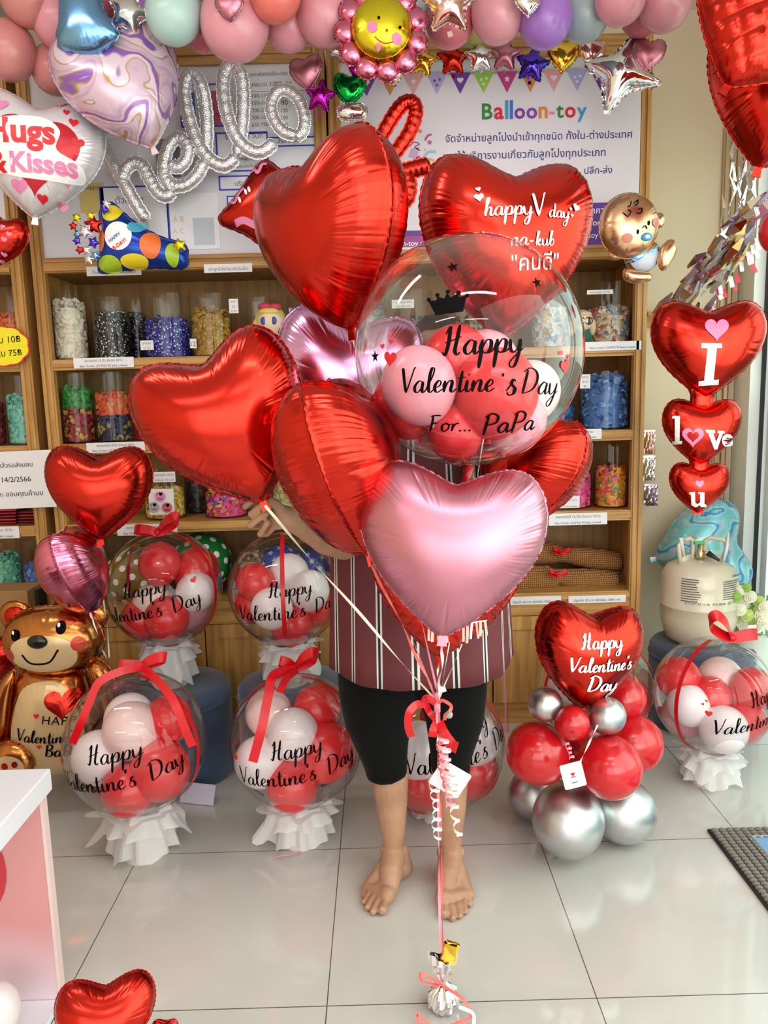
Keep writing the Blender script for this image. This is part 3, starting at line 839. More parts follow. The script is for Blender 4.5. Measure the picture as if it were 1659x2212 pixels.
def foil_mesh(key, P0, size, T, n=200, rings=22, seed=1, wr=.10, freq=46, creases=9, centre=(0, 0), flange=.007, quilt=0.0):
    """an inflated two-skin foil balloon: outline in XZ (unit size) scaled by size, thickness T (fraction), puckers at the seam"""
    P = resample(P0, n)
    f = membrane(key, P0 if len(P0) <= 400 else resample(P0, 300))
    c = np.array(centre, float)
    t = np.linspace(0, 1, rings + 1); rr = np.sin(t * math.pi / 2) ** .92
    rg = np.random.RandomState(seed)
    s = np.arange(n) / n * 2 * math.pi
    ph = rg.uniform(0, 6.28, 6)
    loc = .55 + .45 * np.sin(s * 3 + ph[0]) * np.sin(s * 5 + ph[1])
    w = np.zeros(n)
    for i, fr in enumerate((freq, int(freq * 1.37), int(freq * .61))):
        w += np.sin(s * fr + ph[2 + i] + 1.5 * np.sin(s * 4 + i)) * (1, .7, .8)[i]
    w = w / 2.2
    w = -np.abs(w) ** .8 * loc + .3
    cre = np.zeros(n)
    for _ in range(creases):
        p = rg.uniform(0, n); wd_ = rg.uniform(1.0, 1.6); a = rg.uniform(.5, 1)
        dd = (np.arange(n) - p + n / 2) % n - n / 2
        cre -= a * np.exp(-(dd / wd_) ** 2)
    Vf, Vb = [], []
    ymid = T * size
    for k in range(rings + 1):
        r = rr[k]
        XY = c + r * (P - c)
        h = f(XY[:, 0], XY[:, 1])
        if r > .9:
            X9 = c + .9 * (P - c); h9 = f(X9[:, 0], X9[:, 1])
            for _ in range(3): h9 = (np.roll(h9, 1) + h9 * 2 + np.roll(h9, -1)) / 4
            h = h9 * np.sqrt(max(0.0, (1 - r * r) / (1 - .81)))
        e1 = max(0.0, (r - .62) / .38) ** 1.1 * (1 if r < .999 else 0)
        e2 = max(0.0, (r - .5) / .5) ** 1.2 * (1 if r < .999 else 0)
        hf = h * (1 + wr * e1 * w + .08 * e2 * cre)
        if quilt:
            q_ = np.abs(np.sin(XY[:, 0] * quilt + XY[:, 1] * quilt)) ** .5 * np.abs(np.sin(XY[:, 0] * quilt - XY[:, 1] * quilt)) ** .5
            hf = hf * (.86 + .14 * q_)
        sh = 1 - .012 * e1 * (1 - w)
        XS = c + (XY - c) * sh[:, None]
        Vf.append(np.stack([XS[:, 0] * size, -hf * ymid, XS[:, 1] * size], 1))
        Vb.append(np.stack([XS[:, 0] * size, hf * ymid, XS[:, 1] * size], 1))
    vs, fs = [], []
    def idx(side, k, i): return (side * rings + (k - 1)) * n + (i % n) if k < rings else 2 * rings * n + (i % n) if False else (side * rings + (k - 1)) * n + (i % n)
    for side, V in ((0, Vf), (1, Vb)):
        for k in range(1, rings + 1): vs += [tuple(p) for p in V[k]]
    c0 = len(vs); vs.append(tuple(Vf[0][0])); c1 = len(vs); vs.append(tuple(Vb[0][0]))
    for side, cc in ((0, c0), (1, c1)):
        for i in range(n):
            a, b_ = idx(side, 1, i), idx(side, 1, i + 1)
            fs.append((cc, a, b_) if side == 0 else (cc, b_, a))
        for k in range(1, rings):
            for i in range(n):
                q_ = (idx(side, k, i), idx(side, k+1, i), idx(side, k+1, i+1), idx(side, k, i+1))
                fs.append(q_ if side == 0 else tuple(reversed(q_)))
    # crimped flange round the seam
    d = P - np.roll(P, 1, 0); d2 = np.roll(P, -1, 0) - P; tt = d + d2
    nn = np.stack([tt[:, 1], -tt[:, 0]], 1); nn /= np.linalg.norm(nn, axis=1)[:, None] + 1e-9
    area2 = (P[:, 0] * np.roll(P[:, 1], -1) - np.roll(P[:, 0], -1) * P[:, 1]).sum()
    if area2 < 0: nn = -nn
    wv = np.sin(s * freq + ph[2])
    F = P + nn * flange * (1 + .3 * wv)[:, None]
    b0 = len(vs)
    for i in range(n): vs.append((F[i, 0] * size, wv[i] * .003 * size, F[i, 1] * size))
    for i in range(n):
        fs.append((idx(0, rings, i), b0 + i, b0 + (i + 1) % n, idx(0, rings, i + 1)))
        fs.append((idx(1, rings, i + 1), b0 + (i + 1) % n, b0 + i, idx(1, rings, i)))
    return vs, fs
_fm = {}
def foil_obj(name, mat, loc, rot, key, P0, size, T, parent=None, **kw):
    ck = (key, round(size, 3), round(T, 3), tuple(sorted(kw.items())), mat.name)
    if ck not in _fm:
        vs, fs = foil_mesh(key, P0, size, T, **kw)
        me = bpy.data.meshes.new(name); me.from_pydata(vs, [], fs)
        me.materials.append(mat); me.polygons.foreach_set('use_smooth', [True] * len(me.polygons)); me.update()
        _fm[ck] = me
    o = bpy.data.objects.new(name, _fm[ck]); C.objects.link(o)
    o.location = loc; o.rotation_euler = rot
    if parent is not None: o.parent = parent
    return o
HP = heart_outline()
SP = star_outline()
def rot3(roll=0, yaw=0, pitch=0):
    """roll clockwise in the picture, yaw turns the face to the right (+), pitch tips the face up (+)"""
    return (Matrix.Rotation(R(roll), 4, 'Y') @ Matrix.Rotation(R(yaw), 4, 'Z') @ Matrix.Rotation(R(-pitch), 4, 'X')).to_euler()
def bvh_of(o):
    me = o.data
    return BVHTree.FromPolygons([v.co for v in me.vertices], [tuple(p.vertices) for p in me.polygons])
def drop(o, eps=.0015, back=.6):
    """returns fn(x,z) that lays ink on the front (-Y) skin of the balloon o"""
    t = bvh_of(o)
    def fn(x, z):
        hit = t.ray_cast(Vector((x, -back, z)), Vector((0, 1, 0)))
        if hit[0] is None: return (x, 0, z)
        n_ = hit[1]
        if n_.y > 0: n_ = -n_
        return tuple(hit[0] + n_ * eps)
    return fn
def wmat(o):
    return (wmat(o.parent) if o.parent else Matrix.Identity(4)) @ o.matrix_basis
_bv = {}
def at_px(o, px, py):
    """where the sight line of a reference pixel meets the skin of o: its local (x, z)"""
    if o.name not in _bv: _bv[o.name] = (bvh_of(o), wmat(o).inverted())
    t, Mi = _bv[o.name]
    a = Mi @ EYE; d = (Mi.to_3x3() @ ray(px, py)).normalized()
    h = t.ray_cast(a, d)[0]
    if h is None:
        h = a + d * (-a.y / d.y)
    return h.x, h.z
def ink_px(ik, o, vf, p0, p1):
    """lettering from the left baseline pixel p0 to the right baseline pixel p1 on the skin of o"""
    x0, z0 = at_px(o, *p0); x1, z1 = at_px(o, *p1)
    ik.put((vf[0], vf[1]), x0, z0, math.atan2(z1 - z0, x1 - x0), math.hypot(x1 - x0, z1 - z0) / vf[2])
def heart_foil(label, mat, px, py, hpx, Y, roll=0, yaw=0, pitch=0, T=.30, cat_='balloon', group=None, name='heart_balloon', seed=1, knot=True, aspect=1.0, **kw):
    P = W(px, py, Y); size = hpx * mpp(P)
    t = thing(name, label, cat_, P, rot3(roll, yaw, pitch), group)
    big = hpx > 120
    a = dict(n=360 if big else 100, rings=28 if big else 10, seed=seed, freq=66 if big else 22, wr=.11)
    a.update(kw)
    PP = HP * np.array([aspect, 1.0])
    s = foil_obj('foil_skin', mat, (0, 0, 0), (0, 0, 0), 'heart%.2f' % aspect, PP, size, T, t, **a)
    if knot:
        q = MB(); zt = -.5 * size
        q.prism([(-.018*size, zt + .02*size), (.018*size, zt + .02*size), (.03*size, zt - .055*size), (-.03*size, zt - .055*size)], -.003, .003)
        q.build('tail', mat, t)
    return t, s, size
def latex_mesh(r, long=1.12):
    prof = [(0, r * long)]
    n = 22
    for i in range(1, n):
        a = math.pi * i / n
        z = math.cos(a); x = math.sin(a)
        zz = r * long * z if z > 0 else r * (long * 1.08) * z
        prof.append((r * x * (1 if z > 0 else (1 - .10 * (-z) ** 2)), zz))
    zb = prof[-1][1]
    prof = prof[:-1] + [(r * .09, -r * long * 1.06), (r * .05, -r * long * 1.10), (r * .09, -r * long * 1.17), (r * .02, -r * long * 1.18)]
    return prof
def latex_obj(name, mat, P, r, up=(0, 0, 1), parent=None, long=1.1, n=36):
    q = MB(); q.lathe(latex_mesh(r, long), n=n)
    o = q.build(name, mat, parent, smooth=True)
    o.location = P
    o.rotation_euler = Vector(up).normalized().to_track_quat('Z', 'Y').to_euler()
    return o

# ================================================================ bubble gifts
def sphere_map(r, lon0=0.0, lat0=0.0, tilt=0.0, eps=.002):
    """2D lettering wrapped round the front of a sphere; (lon0, lat0) = middle of the lettering"""
    ct, st = math.cos(tilt), math.sin(tilt)
    def fn(x, z):
        x, z = x * ct - z * st, x * st + z * ct
        lat = z / r + lat0; lon = x / (r * max(.45, math.cos(lat))) + lon0
        rr = r + eps
        return (rr * math.cos(lat) * math.sin(lon), -rr * math.cos(lat) * math.cos(lon), rr * math.sin(lat))
    return fn
def bubble_ball(t, r, lip=True):
    q = MB()
    n = 30; prof = []
    for i in range(n + 1):
        a = math.pi * i / n
        x, z = math.sin(a), math.cos(a)
        prof.append((r * x, r * z))
    prof[-1] = (r * .05, -r * 1.0); prof += [(r * .05, -r * 1.1), (r * .09, -r * 1.18)]
    q.lathe(prof, n=56)
    return q.build('clear_bubble', bubble_skin, t, smooth=True)
def ribbon_arc(q, r, az, e0, e1, w=.018, off=.003, n=30):
    """a band over the sphere in the vertical plane at azimuth az, from polar angle e0 to e1 (0 = top)"""
    pts = []
    d = Vector((math.sin(az), -math.cos(az), 0))
    for i in range(n + 1):
        e_ = e0 + (e1 - e0) * i / n
        pts.append((d * math.sin(e_) + Vector((0, 0, 1)) * math.cos(e_)) * (r + off))
    q.strip(pts, w, lambda i, p, tt: Vector(p).normalized())
def bow(parent, pos, s, mat, yaw=0, tilt=0, tails=((-1, 1.0), (1, 1.0)), tailpts=None, loops=((-1, .45), (1, .35))):
    M = Matrix.Translation(pos) @ Matrix.Rotation(yaw, 4, 'Z') @ Matrix.Rotation(tilt, 4, 'Y')
    o_all = []
    root = MB(); root.ell(M @ Vector((0, 0, 0)), (s * .16, s * .14, s * .14), 12)
    k_ = root.build('bow', mat, parent, smooth=True)
    for sd, lift in loops:
        q = MB(); P = [(0, 0, 0), (sd * .35, -.12, lift * .8), (sd * .8, -.18, lift * 1.25), (sd * 1.0, -.04, lift * .95), (sd * .8, .12, lift * .55), (sd * .3, .06, lift * .1), (0, 0, 0)]
        pts = [M @ (Vector(p) * s) for p in cat(P, 6)]
        up = (M.to_3x3() @ Vector((.2, .55, 1))).normalized()
        q.strip(pts, s * .42, lambda i, p, tt: tt.cross(up).normalized())
        q.build('loop', mat, k_, smooth=True)
    return k_
def tissue_wrap(t, z, r, seed, cup_r=.066, cup_h=.12, zfloor=None, flare=1.0, cup_mat=None):
    """card cup standing under the bubble, with white tissue gathered round it"""
    zb = zfloor; rg = random.Random(seed); zt = zb + cup_h
    q = MB(); q.lathe([(cup_r * .9, zb), (cup_r, zb + cup_h), (cup_r * 1.03, zb + cup_h), (cup_r * 1.03, zb + cup_h + .004), (cup_r * .9, zb + cup_h + .004)], n=32)
    cup = q.build('cup', cup_mat or pm('cup_card', srgb(236, 224, 216), .55), t, smooth=True, angle=40)
    NA, NR = 72, 12
    def sheet(name, rim, reach, drop_, ncorner, up, ph, lo=.42):
        vs = []; fs = []
        for j in range(NR + 1):
            u = j / NR
            for i in range(NA):
                a = 2 * math.pi * i / NA
                c1 = max(0.0, math.cos((a - ph) * ncorner / 2.0)) ** 6 if ncorner % 2 == 0 else abs(math.cos((a - ph) * ncorner / 2.0)) ** 6
                ext = lo + (1 - lo) * c1 * (.75 + .25 * math.sin(a * 1.3 + seed))
                fold = (math.sin(a * 9 + ph) * .007 + math.sin(a * 14 + ph * 2) * .004) * (.3 + u)
                rr = rim + reach * u * ext + fold
                zz = zt + up * math.sin(min(1.0, u * 2) * math.pi) * (.4 + c1) - drop_ * u * ext
                vs.append((rr * math.cos(a), rr * math.sin(a), max(zz, zb + .003)))
        for j in range(NR):
            for i in range(NA): fs.append((j*NA+i, j*NA+(i+1) % NA, (j+1)*NA+(i+1) % NA, (j+1)*NA+i))
        q = MB(); q.add(vs, fs); return q.build(name, tissue, t, smooth=False)
    sheet('tissue_sheet', cup_r * 1.06, .028 * flare, cup_h * .95, 5, .0, rg.uniform(0, 6), .8)
    sheet('tissue_sheet', cup_r * 1.10, .075 * flare, cup_h * .75, 4, .012, rg.uniform(0, 6))
    sheet('tissue_sheet', cup_r * 1.02, .070 * flare, .0, 5, .014, rg.uniform(0, 6))
    return cup
VAL = None
def valentine_ink(xh, thin=.08, thick=.26):
    a = script2d('Happy', xh * .92, thin, thick); b_ = script2d("Valentine's", xh, thin, thick); d = script2d('Day', xh, thin, thick)
    return a, b_, d
def mini_hearts(t, r, fn, spots, mat=None):
    ik = Ink()
    for (x, z, s, ro) in spots:
        v, f_ = fan(heart2d(s)); ik.put((v, f_), x, z, ro)
    ik.build('printed_heart', mat or ink_red, t, fn)
def bubble_gift(name, label, px, py, rpx, Y, balls, who, zfloor, seed=1, text=True, tlon=0.0, tlat=-.45, ttilt=0.12, xh=None, arcs=((-1.2, 1.0),), bowpos=None, hearts=True, textrot=0, cup_r=.066, flare=1.0):
    P = W(px, py, Y); r = rpx * mpp(P)
    t = thing(name, label, 'balloon gift', P, None, 'clear bubble gifts with small balloons inside')
    bubble_ball(t, r)
    zf = zfloor - P.z
    tissue_wrap(t, 0, r, seed, cup_r, max(.05, (-r * .985) - zf), zf, flare)
    if text:
        xh = xh or r * .132
        a, b_, d = valentine_ink(xh)
        fn = sphere_map(r, tlon, tlat, ttilt)
        ik = Ink(); ik.put(a, -r * .27, xh * 1.25); ik.build('lettering', ink, t, fn)
        ik = Ink(); ik.put(b_, -r * .92, -xh * 1.8, .02); ik.build('lettering', ink, t, fn)
        ik = Ink(); ik.put(d, r * .98 - d[2], -xh * 1.75, .1); ik.build('lettering', ink, t, fn)
        if hearts:
            for sp_ in [(-r * .98, xh * 1.1, xh * .9, -.2), (-r * 1.04, xh * 2.2, xh * .36, .2), (-r * .97, xh * 2.6, xh * .36, -.2),
                        (r * .90, xh * 1.6, xh * .9, .25), (r * .84, xh * 2.6, xh * .34, 0), (r * .95, xh * 2.9, xh * .34, .3)]: mini_hearts(t, r, fn, [sp_])
    for az, e1 in arcs:
        q = MB(); ribbon_arc(q, r, az, .12, e1, w=r * .075); q.build('ribbon', ribbon_red, t, smooth=True)
    CN = {'r': ('red', l_red), 'w': ('white', l_white), 'b': ('pale pink', l_blush), 'p': ('pink', l_pink)}
    for (bx, by, bz, br, c_, where) in balls:
        bp = P + Vector((bx, by, bz)) * r
        o = latex_obj('latex_balloon', CN[c_][1], bp, br * r, (bx * .6, by * .6, bz * .4 + .5), long=1.04)
        tag(o, '%s balloon inside %s, %s' % (CN[c_][0], who, where), 'balloon', 'small balloons inside the clear bubbles')
    return t, P, r
# ================================================================ the balloon bouquet in front of the person
RIBBONS = []
def tie(px, py, Y): return W(px, py, Y)
h1, s1, z1 = heart_foil('large red heart balloon at the upper left of the bouquet, seam turned to the right', f_red, 722, 520, 388, 1.62, roll=-12, yaw=-46, pitch=4, T=.34, seed=3, aspect=.98)
h2, s2, z2 = heart_foil('red heart balloon with white happy V day lettering, behind the big clear bubble', f_red, 1090, 540, 376, 1.76, roll=4, yaw=8, pitch=4, T=.33, seed=4, aspect=.98)
h3, s3, z3 = heart_foil('plain red heart balloon at the left of the bouquet, its tip in the hand', f_red, 496, 920, 360, 1.58, roll=-21, yaw=6, pitch=0, T=.33, seed=5, aspect=.98)
h4, s4, z4 = heart_foil('red heart balloon seen almost edge on, seam running down its front', f_red, 742, 1014, 396, 1.46, roll=-14, yaw=82, pitch=0, T=.33, seed=6, aspect=1.0)
h5, s5, z5 = heart_foil('pink heart balloon lowest and nearest in the bouquet', f_pink, 972, 1191, 370, 1.36, roll=6, yaw=-4, pitch=8, T=.33, seed=7, aspect=1.06)
h6, s6, z6 = heart_foil('lilac heart balloon half hidden behind the big clear bubble', f_lilac, 752, 832, 310, 1.86, roll=8, yaw=8, pitch=0, T=.32, seed=8)
h7, s7, z7 = heart_foil('red heart balloon edge on at the right below the big clear bubble', f_red, 1136, 1022, 270, 1.74, roll=20, yaw=-58, pitch=0, T=.34, seed=9)
h8, s8, z8 = heart_foil('quilted red heart balloon peeping out under the pink heart', f_red, 962, 1268, 316, 1.60, roll=6, yaw=0, T=.22, seed=10, quilt=26)
# lettering on the second heart
fn = drop(s2)
def on_heart(fnx, t, size, P0, px0, py0, ik_, mat, name='lettering'):
    return ik_.build(name, mat, t, fnx)
fn = drop(s2, .003); k2 = mpp(W(1093, 522, 1.62))
ik = Ink()
ink_px(ik, s2, script2d('happy', 1, .08, .27), (1046, 468), (1150, 464)); ink_px(ik, s2, script2d('V', 1, .08, .27), (1152, 467), (1178, 466))
ink_px(ik, s2, script2d('day', 1, .08, .27), (1184, 469), (1228, 473)); ink_px(ik, s2, script2d('na', 1, .09, .27), (1102, 532), (1140, 531)); ink_px(ik, s2, script2d('-', 1, .2, .27), (1140, 531), (1152, 531)); ink_px(ik, s2, script2d('kub', 1, .09, .27), (1156, 531), (1196, 530))
vs, fs, wd_ = text2d('"คนดี"', 1, 1, .004); ink_px(ik, s2, (vs, fs, wd_), (1104, 586), (1202, 582))
for (px, py, s_, ro) in [(1035, 427, 20, .15), (1033, 410, 11, .3), (1243, 449, 18, -.35), (1231, 452, 7, -.3), (1234, 466, 7, -.1)]:
    x, z = at_px(s2, px, py); ik.put(fan(heart2d(s_ * k2)), x, z, ro)
ik.build('lettering', ink_white, h2, fn)

# the big clear bubble
P = W(1011, 760, 1.52); rB = 246 * mpp(P)
hb = thing('bubble_balloon', 'big clear bubble balloon lettered Happy Valentine\'s Day For PaPa', 'balloon', P)
bubble_ball(hb, rB)
def bub(px, py, P=P, rB=rB):
    """arc coordinates of the point of the bubble's front skin seen at a pixel of the reference"""
    d = ray(px, py).normalized(); oc = EYE - P
    bq = oc.dot(d); cq = oc.dot(oc) - rB * rB
    h = EYE + d * (-bq - math.sqrt(max(0.0, bq * bq - cq))) - P
    lat = math.asin(max(-1, min(1, h.z / rB))); lon = math.atan2(h.x, -h.y)
    return (lon * rB * max(.45, math.cos(lat)), lat * rB)
fnb = sphere_map(rB)
def arc_text(s, px0, py0, px1, mats=ink, rot=0, thin=.09, thick=.28, xh=None):
    x0, z0 = bub(px0, py0); x1, _ = bub(px1, py0)
    a = script2d(s, 1, thin, thick); k = (x1 - x0) / a[2]
    ik = Ink(); ik.put(a, x0, z0, rot, k); ik.build('lettering', mats, hb, fnb)
arc_text('Happy', 960, 768, 1128, rot=.02, thick=.3)
arc_text("Valentine", 868, 848, 1066, rot=-.01, thick=.3)
arc_text("'", 1078, 842, 1084, thick=.3); arc_text('s', 1092, 852, 1116, rot=-.02, thick=.3)
arc_text('Day', 1122, 850, 1200, rot=-.03, thick=.26)
arc_text('For...', 926, 930, 1020, thin=.16, thick=.26)
arc_text('PaPa', 1040, 936, 1148, rot=.06, thin=.16, thick=.26)
kb = mpp(P)
ik = Ink()
crown = [(-38, 14), (-36, 15), (-24, 6), (-20, 21), (-18, 22), (-10, 10), (0, 26), (2, 26), (10, 12), (20, 24), (23, 22), (24, 8), (36, 18), (38, 17), (28, -14), (-26, -16)]
x, z = bub(968, 662); ik.put(fan([(a * kb * .95, b_ * kb * .95) for a, b_ in crown]), x, z, .05)
for dx, dz in ((-38, 16), (-20, 25), (1, 31), (22, 27), (38, 20)): ik.put(fan(disc2d(4.2 * kb)), x + dx * kb * .95, z + dz * kb * .92)
ik.build('printed_crown', ink, hb, fnb)
for (px, py, s_, ro) in [(978, 578, 13, .2), (1158, 612, 13, .2), (812, 770, 13, 0)]:
    ik = Ink(); x, z = bub(px, py); ik.put(fan(star2d(s_ * kb, 5, .4)), x, z, ro); ik.build('printed_star', ink, hb, fnb)
for (px, py, s_, ro) in [(844, 774, 26, -.15), (828, 748, 10, .1), (846, 738, 10, -.3), (1220, 790, 24, .2), (1210, 762, 9, 0), (1228, 770, 9, .3)]:
    ik = Ink(); x, z = bub(px, py); ik.put(fan(heart2d(s_ * kb * 1.25)), x, z, ro); ik.build('printed_heart', ink_red, hb, fnb)
q = MB(); q.tube([(0, 0, -rB * 1.0), (-.005, 0, -rB * 1.1), (-.012, 0, -rB * 1.2)], [.012, .008, .01], 10); q.build('neck', ribbon_red, hb, smooth=True)
l_tpink = latex('soft_pink_latex', 232, 150, 164)
CNB = {'r': ('red', l_red), 'p': ('pink', l_tpink), 'w': ('pale', l_blush)}
for (bx, by, bz, br, c_, where) in [(-.46, -.42, -.28, .31, 'p', 'nearest at the left'), (-.56, .02, -.44, .29, 'r', 'lower left, behind the pink one'), (-.10, .05, -.08, .31, 'r', 'topmost in the middle'),
                                    (.20, -.30, -.36, .36, 'r', 'large one right of the middle'), (-.14, -.2, -.68, .25, 'r', 'lowest in the middle'), (.40, -.05, -.60, .28, 'p', 'lowest at the right'),
                                    (.56, .08, -.36, .27, 'w', 'at the right rim'), (.20, .42, -.12, .33, 'p', 'at the back on the right')]:
    o = latex_obj('latex_balloon', CNB[c_][1], P + Vector((bx, by, bz)) * rB, br * rB, (bx * .5, by * .4, bz * .3 + .8), long=1.05)
    tag(o, '%s balloon inside the big clear bubble, %s' % (CNB[c_][0], where), 'balloon', 'small balloons inside the big bubble')

# ribbons from every balloon to the knot, then down to the weight
KN = W(944, 1508, 1.52)
def ribbon_line(parent, A, B, mat, w=.005, sag=.01, twist=2.0, seed=0, name='ribbon'):
    A, B = Vector(A), Vector(B); q = MB(); n = 24; pts = []
    for i in range(n + 1):
        u = i / n; p = A.lerp(B, u); p = p + Vector((math.sin(u * 9 + seed) * sag * .3, math.sin(u * math.pi) * -sag, 0)) * (u * (1 - u) * 4)
        pts.append(p)
    o = parent.location
    Mi = parent.rotation_euler.to_matrix().inverted()
    pts = [Mi @ (p - o) for p in pts]
    q.strip(pts, w, lambda i, p, tt: Vector((math.sin(i / n * twist * 3 + seed), -math.cos(i / n * twist * 3 + seed), .1)))
    return q.build(name, mat, parent)
def tip(h, s, f=.53):
    return h.location + h.rotation_euler.to_matrix() @ Vector((0, 0, -f * s))
ribbon_line(h1, tip(h1, z1), KN + Vector((.004, .01, 0)), ribbon_pink, seed=1)
ribbon_line(h2, tip(h2, z2), KN + Vector((.008, .01, 0)), ribbon_white, seed=2)
ribbon_line(h3, W(572, 1092, 1.53), KN + Vector((-.006, 0, 0)), ribbon_cream, w=.006, seed=3)
ribbon_line(h4, tip(h4, z4), KN + Vector((-.002, 0, .01)), ribbon_coral, w=.006, seed=4)
ribbon_line(h5, tip(h5, z5), KN + Vector((.004, -.005, .0)), ribbon_white, w=.006, seed=5)
ribbon_line(h6, tip(h6, z6), KN + Vector((-.004, .006, .0)), ribbon_pink, w=.005, seed=6)
ribbon_line(h7, tip(h7, z7), KN + Vector((.006, .006, .0)), ribbon_cream, w=.005, seed=7)
ribbon_line(h8, tip(h8, z8), KN + Vector((.002, .003, .0)), ribbon_cream, w=.005, seed=8)
ribbon_line(hb, hb.location + Vector((-.012, 0, -rB * 1.2)), KN + Vector((0, .004, .01)), ribbon_coral, w=.005, seed=9)
# fringe of pink tissue hanging under the pink heart
A = W(922, 1352, 1.50); B = W(1052, 1340, 1.50); q = WMB(); rg = random.Random(4)
fr_m = pm('peach_tissue', srgb(240, 190, 176), .6); 
fr = thing('tissue_fringe', 'peach tissue fringe hanging below the pink heart balloon', 'fringe', A)
q = MB(); q.tube([(0, 0, 0), ((B - A).x / 2, 0, .0), tuple(B - A)], .0015, 6); q.build('string', ribbon_white, fr)
for i in range(14):
    u = (i + .5) / 14; 
    if i in (5, 6, 7): continue
    p = (B - A) * u; wv = rg.uniform(.004, .008); L = rg.uniform(.03, .05); q = MB(); tl = rg.uniform(-.3, .3)
    q.strip([p + Vector((tl * k * L / 5 * .4, rg.uniform(-.003, .003), -k * L / 5)) for k in range(6)], wv, (0, -1, 0))
    q.build('tassel', fr_m if rg.random() < .7 else ribbon_white, fr)

# knot: red bow, curled ribbon ends, gift card, and the ribbon down to the weight
kn = thing('ribbon_bow', 'red satin bow with curled pink and white ribbon ends, tied on the balloon ribbons', 'bow', KN)
q = MB(); q.tube([(0, 0, .012), (0, 0, -.03)], .007, 10); q.build('knot', ribbon_pink, kn, smooth=True)
def local_strip(name, pxs, Y, w, mat, parent, nrm=(0, -1, .1), seed=0, smooth=True):
    o = parent.location; q = MB()
    pts = []
    n_ = len(pxs)
    for i, (px, py) in enumerate(pxs):
        yy = Y[i] if isinstance(Y, (list, tuple)) else Y
        pts.append(W(px, py, yy) - o)
    q.strip(cat(pts, 6), w, nrm)
    return q.build(name, mat, parent, smooth=smooth)
local_strip('bow_loop', [(944, 1522), (925, 1508), (918, 1512), (926, 1535), (942, 1555)], [1.52, 1.49, 1.50, 1.53, 1.52], .014, ribbon_red, kn)
local_strip('bow_tail', [(920, 1522), (900, 1522), (884, 1540), (882, 1570), (889, 1592)], [1.51, 1.50, 1.49, 1.5, 1.52], .016, ribbon_red, kn)
local_strip('bow_tail', [(946, 1560), (958, 1585), (975, 1608), (988, 1616)], [1.52, 1.50, 1.49, 1.48], .024, ribbon_red, kn)
local_strip('bow_tail', [(942, 1560), (936, 1576), (933, 1592)], [1.52, 1.5, 1.5], .016, ribbon_red, kn)
local_strip('bow_loop', [(946, 1520), (956, 1513), (974, 1524), (972, 1536), (962, 1545), (961, 1556)], [1.51, 1.5, 1.49, 1.48, 1.48, 1.49], .007, ribbon_coral, kn)
q = MB(); q.ell(W(970, 1544, 1.48) - KN, .008, 12); q.build('glass_bead', pm('bead_glass', (.9, .8, .8, 1), .08, trans=.7), kn, smooth=True)
def curl(name, mat, parent, x0, y0, x1, y1, Y, turns, rad, w, seed=0):
    A, B = W(x0, y0, Y), W(x1, y1, Y); o = parent.location; q = MB(); n = int(turns * 14); pts = []; rg = random.Random(seed)
    for i in range(n + 1):
        u = i / n; a = u * turns * 2 * math.pi + seed
        rr = rad * (.6 + .5 * math.sin(u * 5 + seed) ** 2)
        pts.append(A.lerp(B, u) + Vector((math.cos(a) * rr, math.sin(a) * rr * .8, math.sin(a) * rr * .2)) - o)
    q.strip(pts, w, lambda i, p, tt: Vector((math.cos(i / n * turns * 6.283 + seed), math.sin(i / n * turns * 6.283 + seed), .0)))
    return q.build(name, mat, parent, smooth=True)
curl('curled_ribbon', ribbon_white, kn, 938, 1690, 946, 1815, 1.47, 6, .010, .005, 1)
curl('curled_ribbon', ribbon_cream, kn, 955, 1600, 992, 1812, 1.45, 7, .012, .006, 2)
curl('curled_ribbon', ribbon_pink, kn, 952, 1590, 974, 1745, 1.44, 9, .009, .007, 3)
curl('curled_ribbon', ribbon_white, kn, 956, 1595, 982, 1730, 1.455, 7, .012, .005, 4)
curl('curled_ribbon', ribbon_coral, kn, 948, 1600, 964, 1700, 1.45, 5, .010, .006, 5)
local_strip('ribbon_end', [(950, 1486), (956, 1490), (963, 1488)], 1.51, .01, ribbon_cream, kn)
# the card
def card(name, label, px, py, wpx, hpx, Y, roll, lines, parent_strings=None, yaw=0):
    P = W(px, py, Y); k = mpp(P)
    t = thing(name, label, 'gift card', P, rot3(roll, yaw, 0))
    q = MB(); w, h = wpx * k / 2, hpx * k / 2
    q.prism([(-w, -h * .9), (-w * .9, -h), (w * .9, -h), (w, -h * .9), (w, h * .9), (w * .9, h), (-w * .9, h), (-w, h * .9)], -.0006, .0006)
    q.build('card', paper, t)
    ik = Ink(); ik.put(fan(heart2d(.012 * (wpx * k / .06))), 0, h * .12); ik.build('printed_heart', ink_red, t, lambda a, c_: (a, -.0012, c_))
    for (ww, z) in lines:
        q = MB(); q.box((-w * ww, -.0012, z * h), (w * ww, -.0006, z * h + .0025)); q.build('print', ink_grey, t)
    return t
card('gift_card', 'white gift card hanging from the bouquet ribbons in front of the shin', 972, 1683, 74, 62, 1.47, 33, [(.22, -.5), (.22, -.62)])
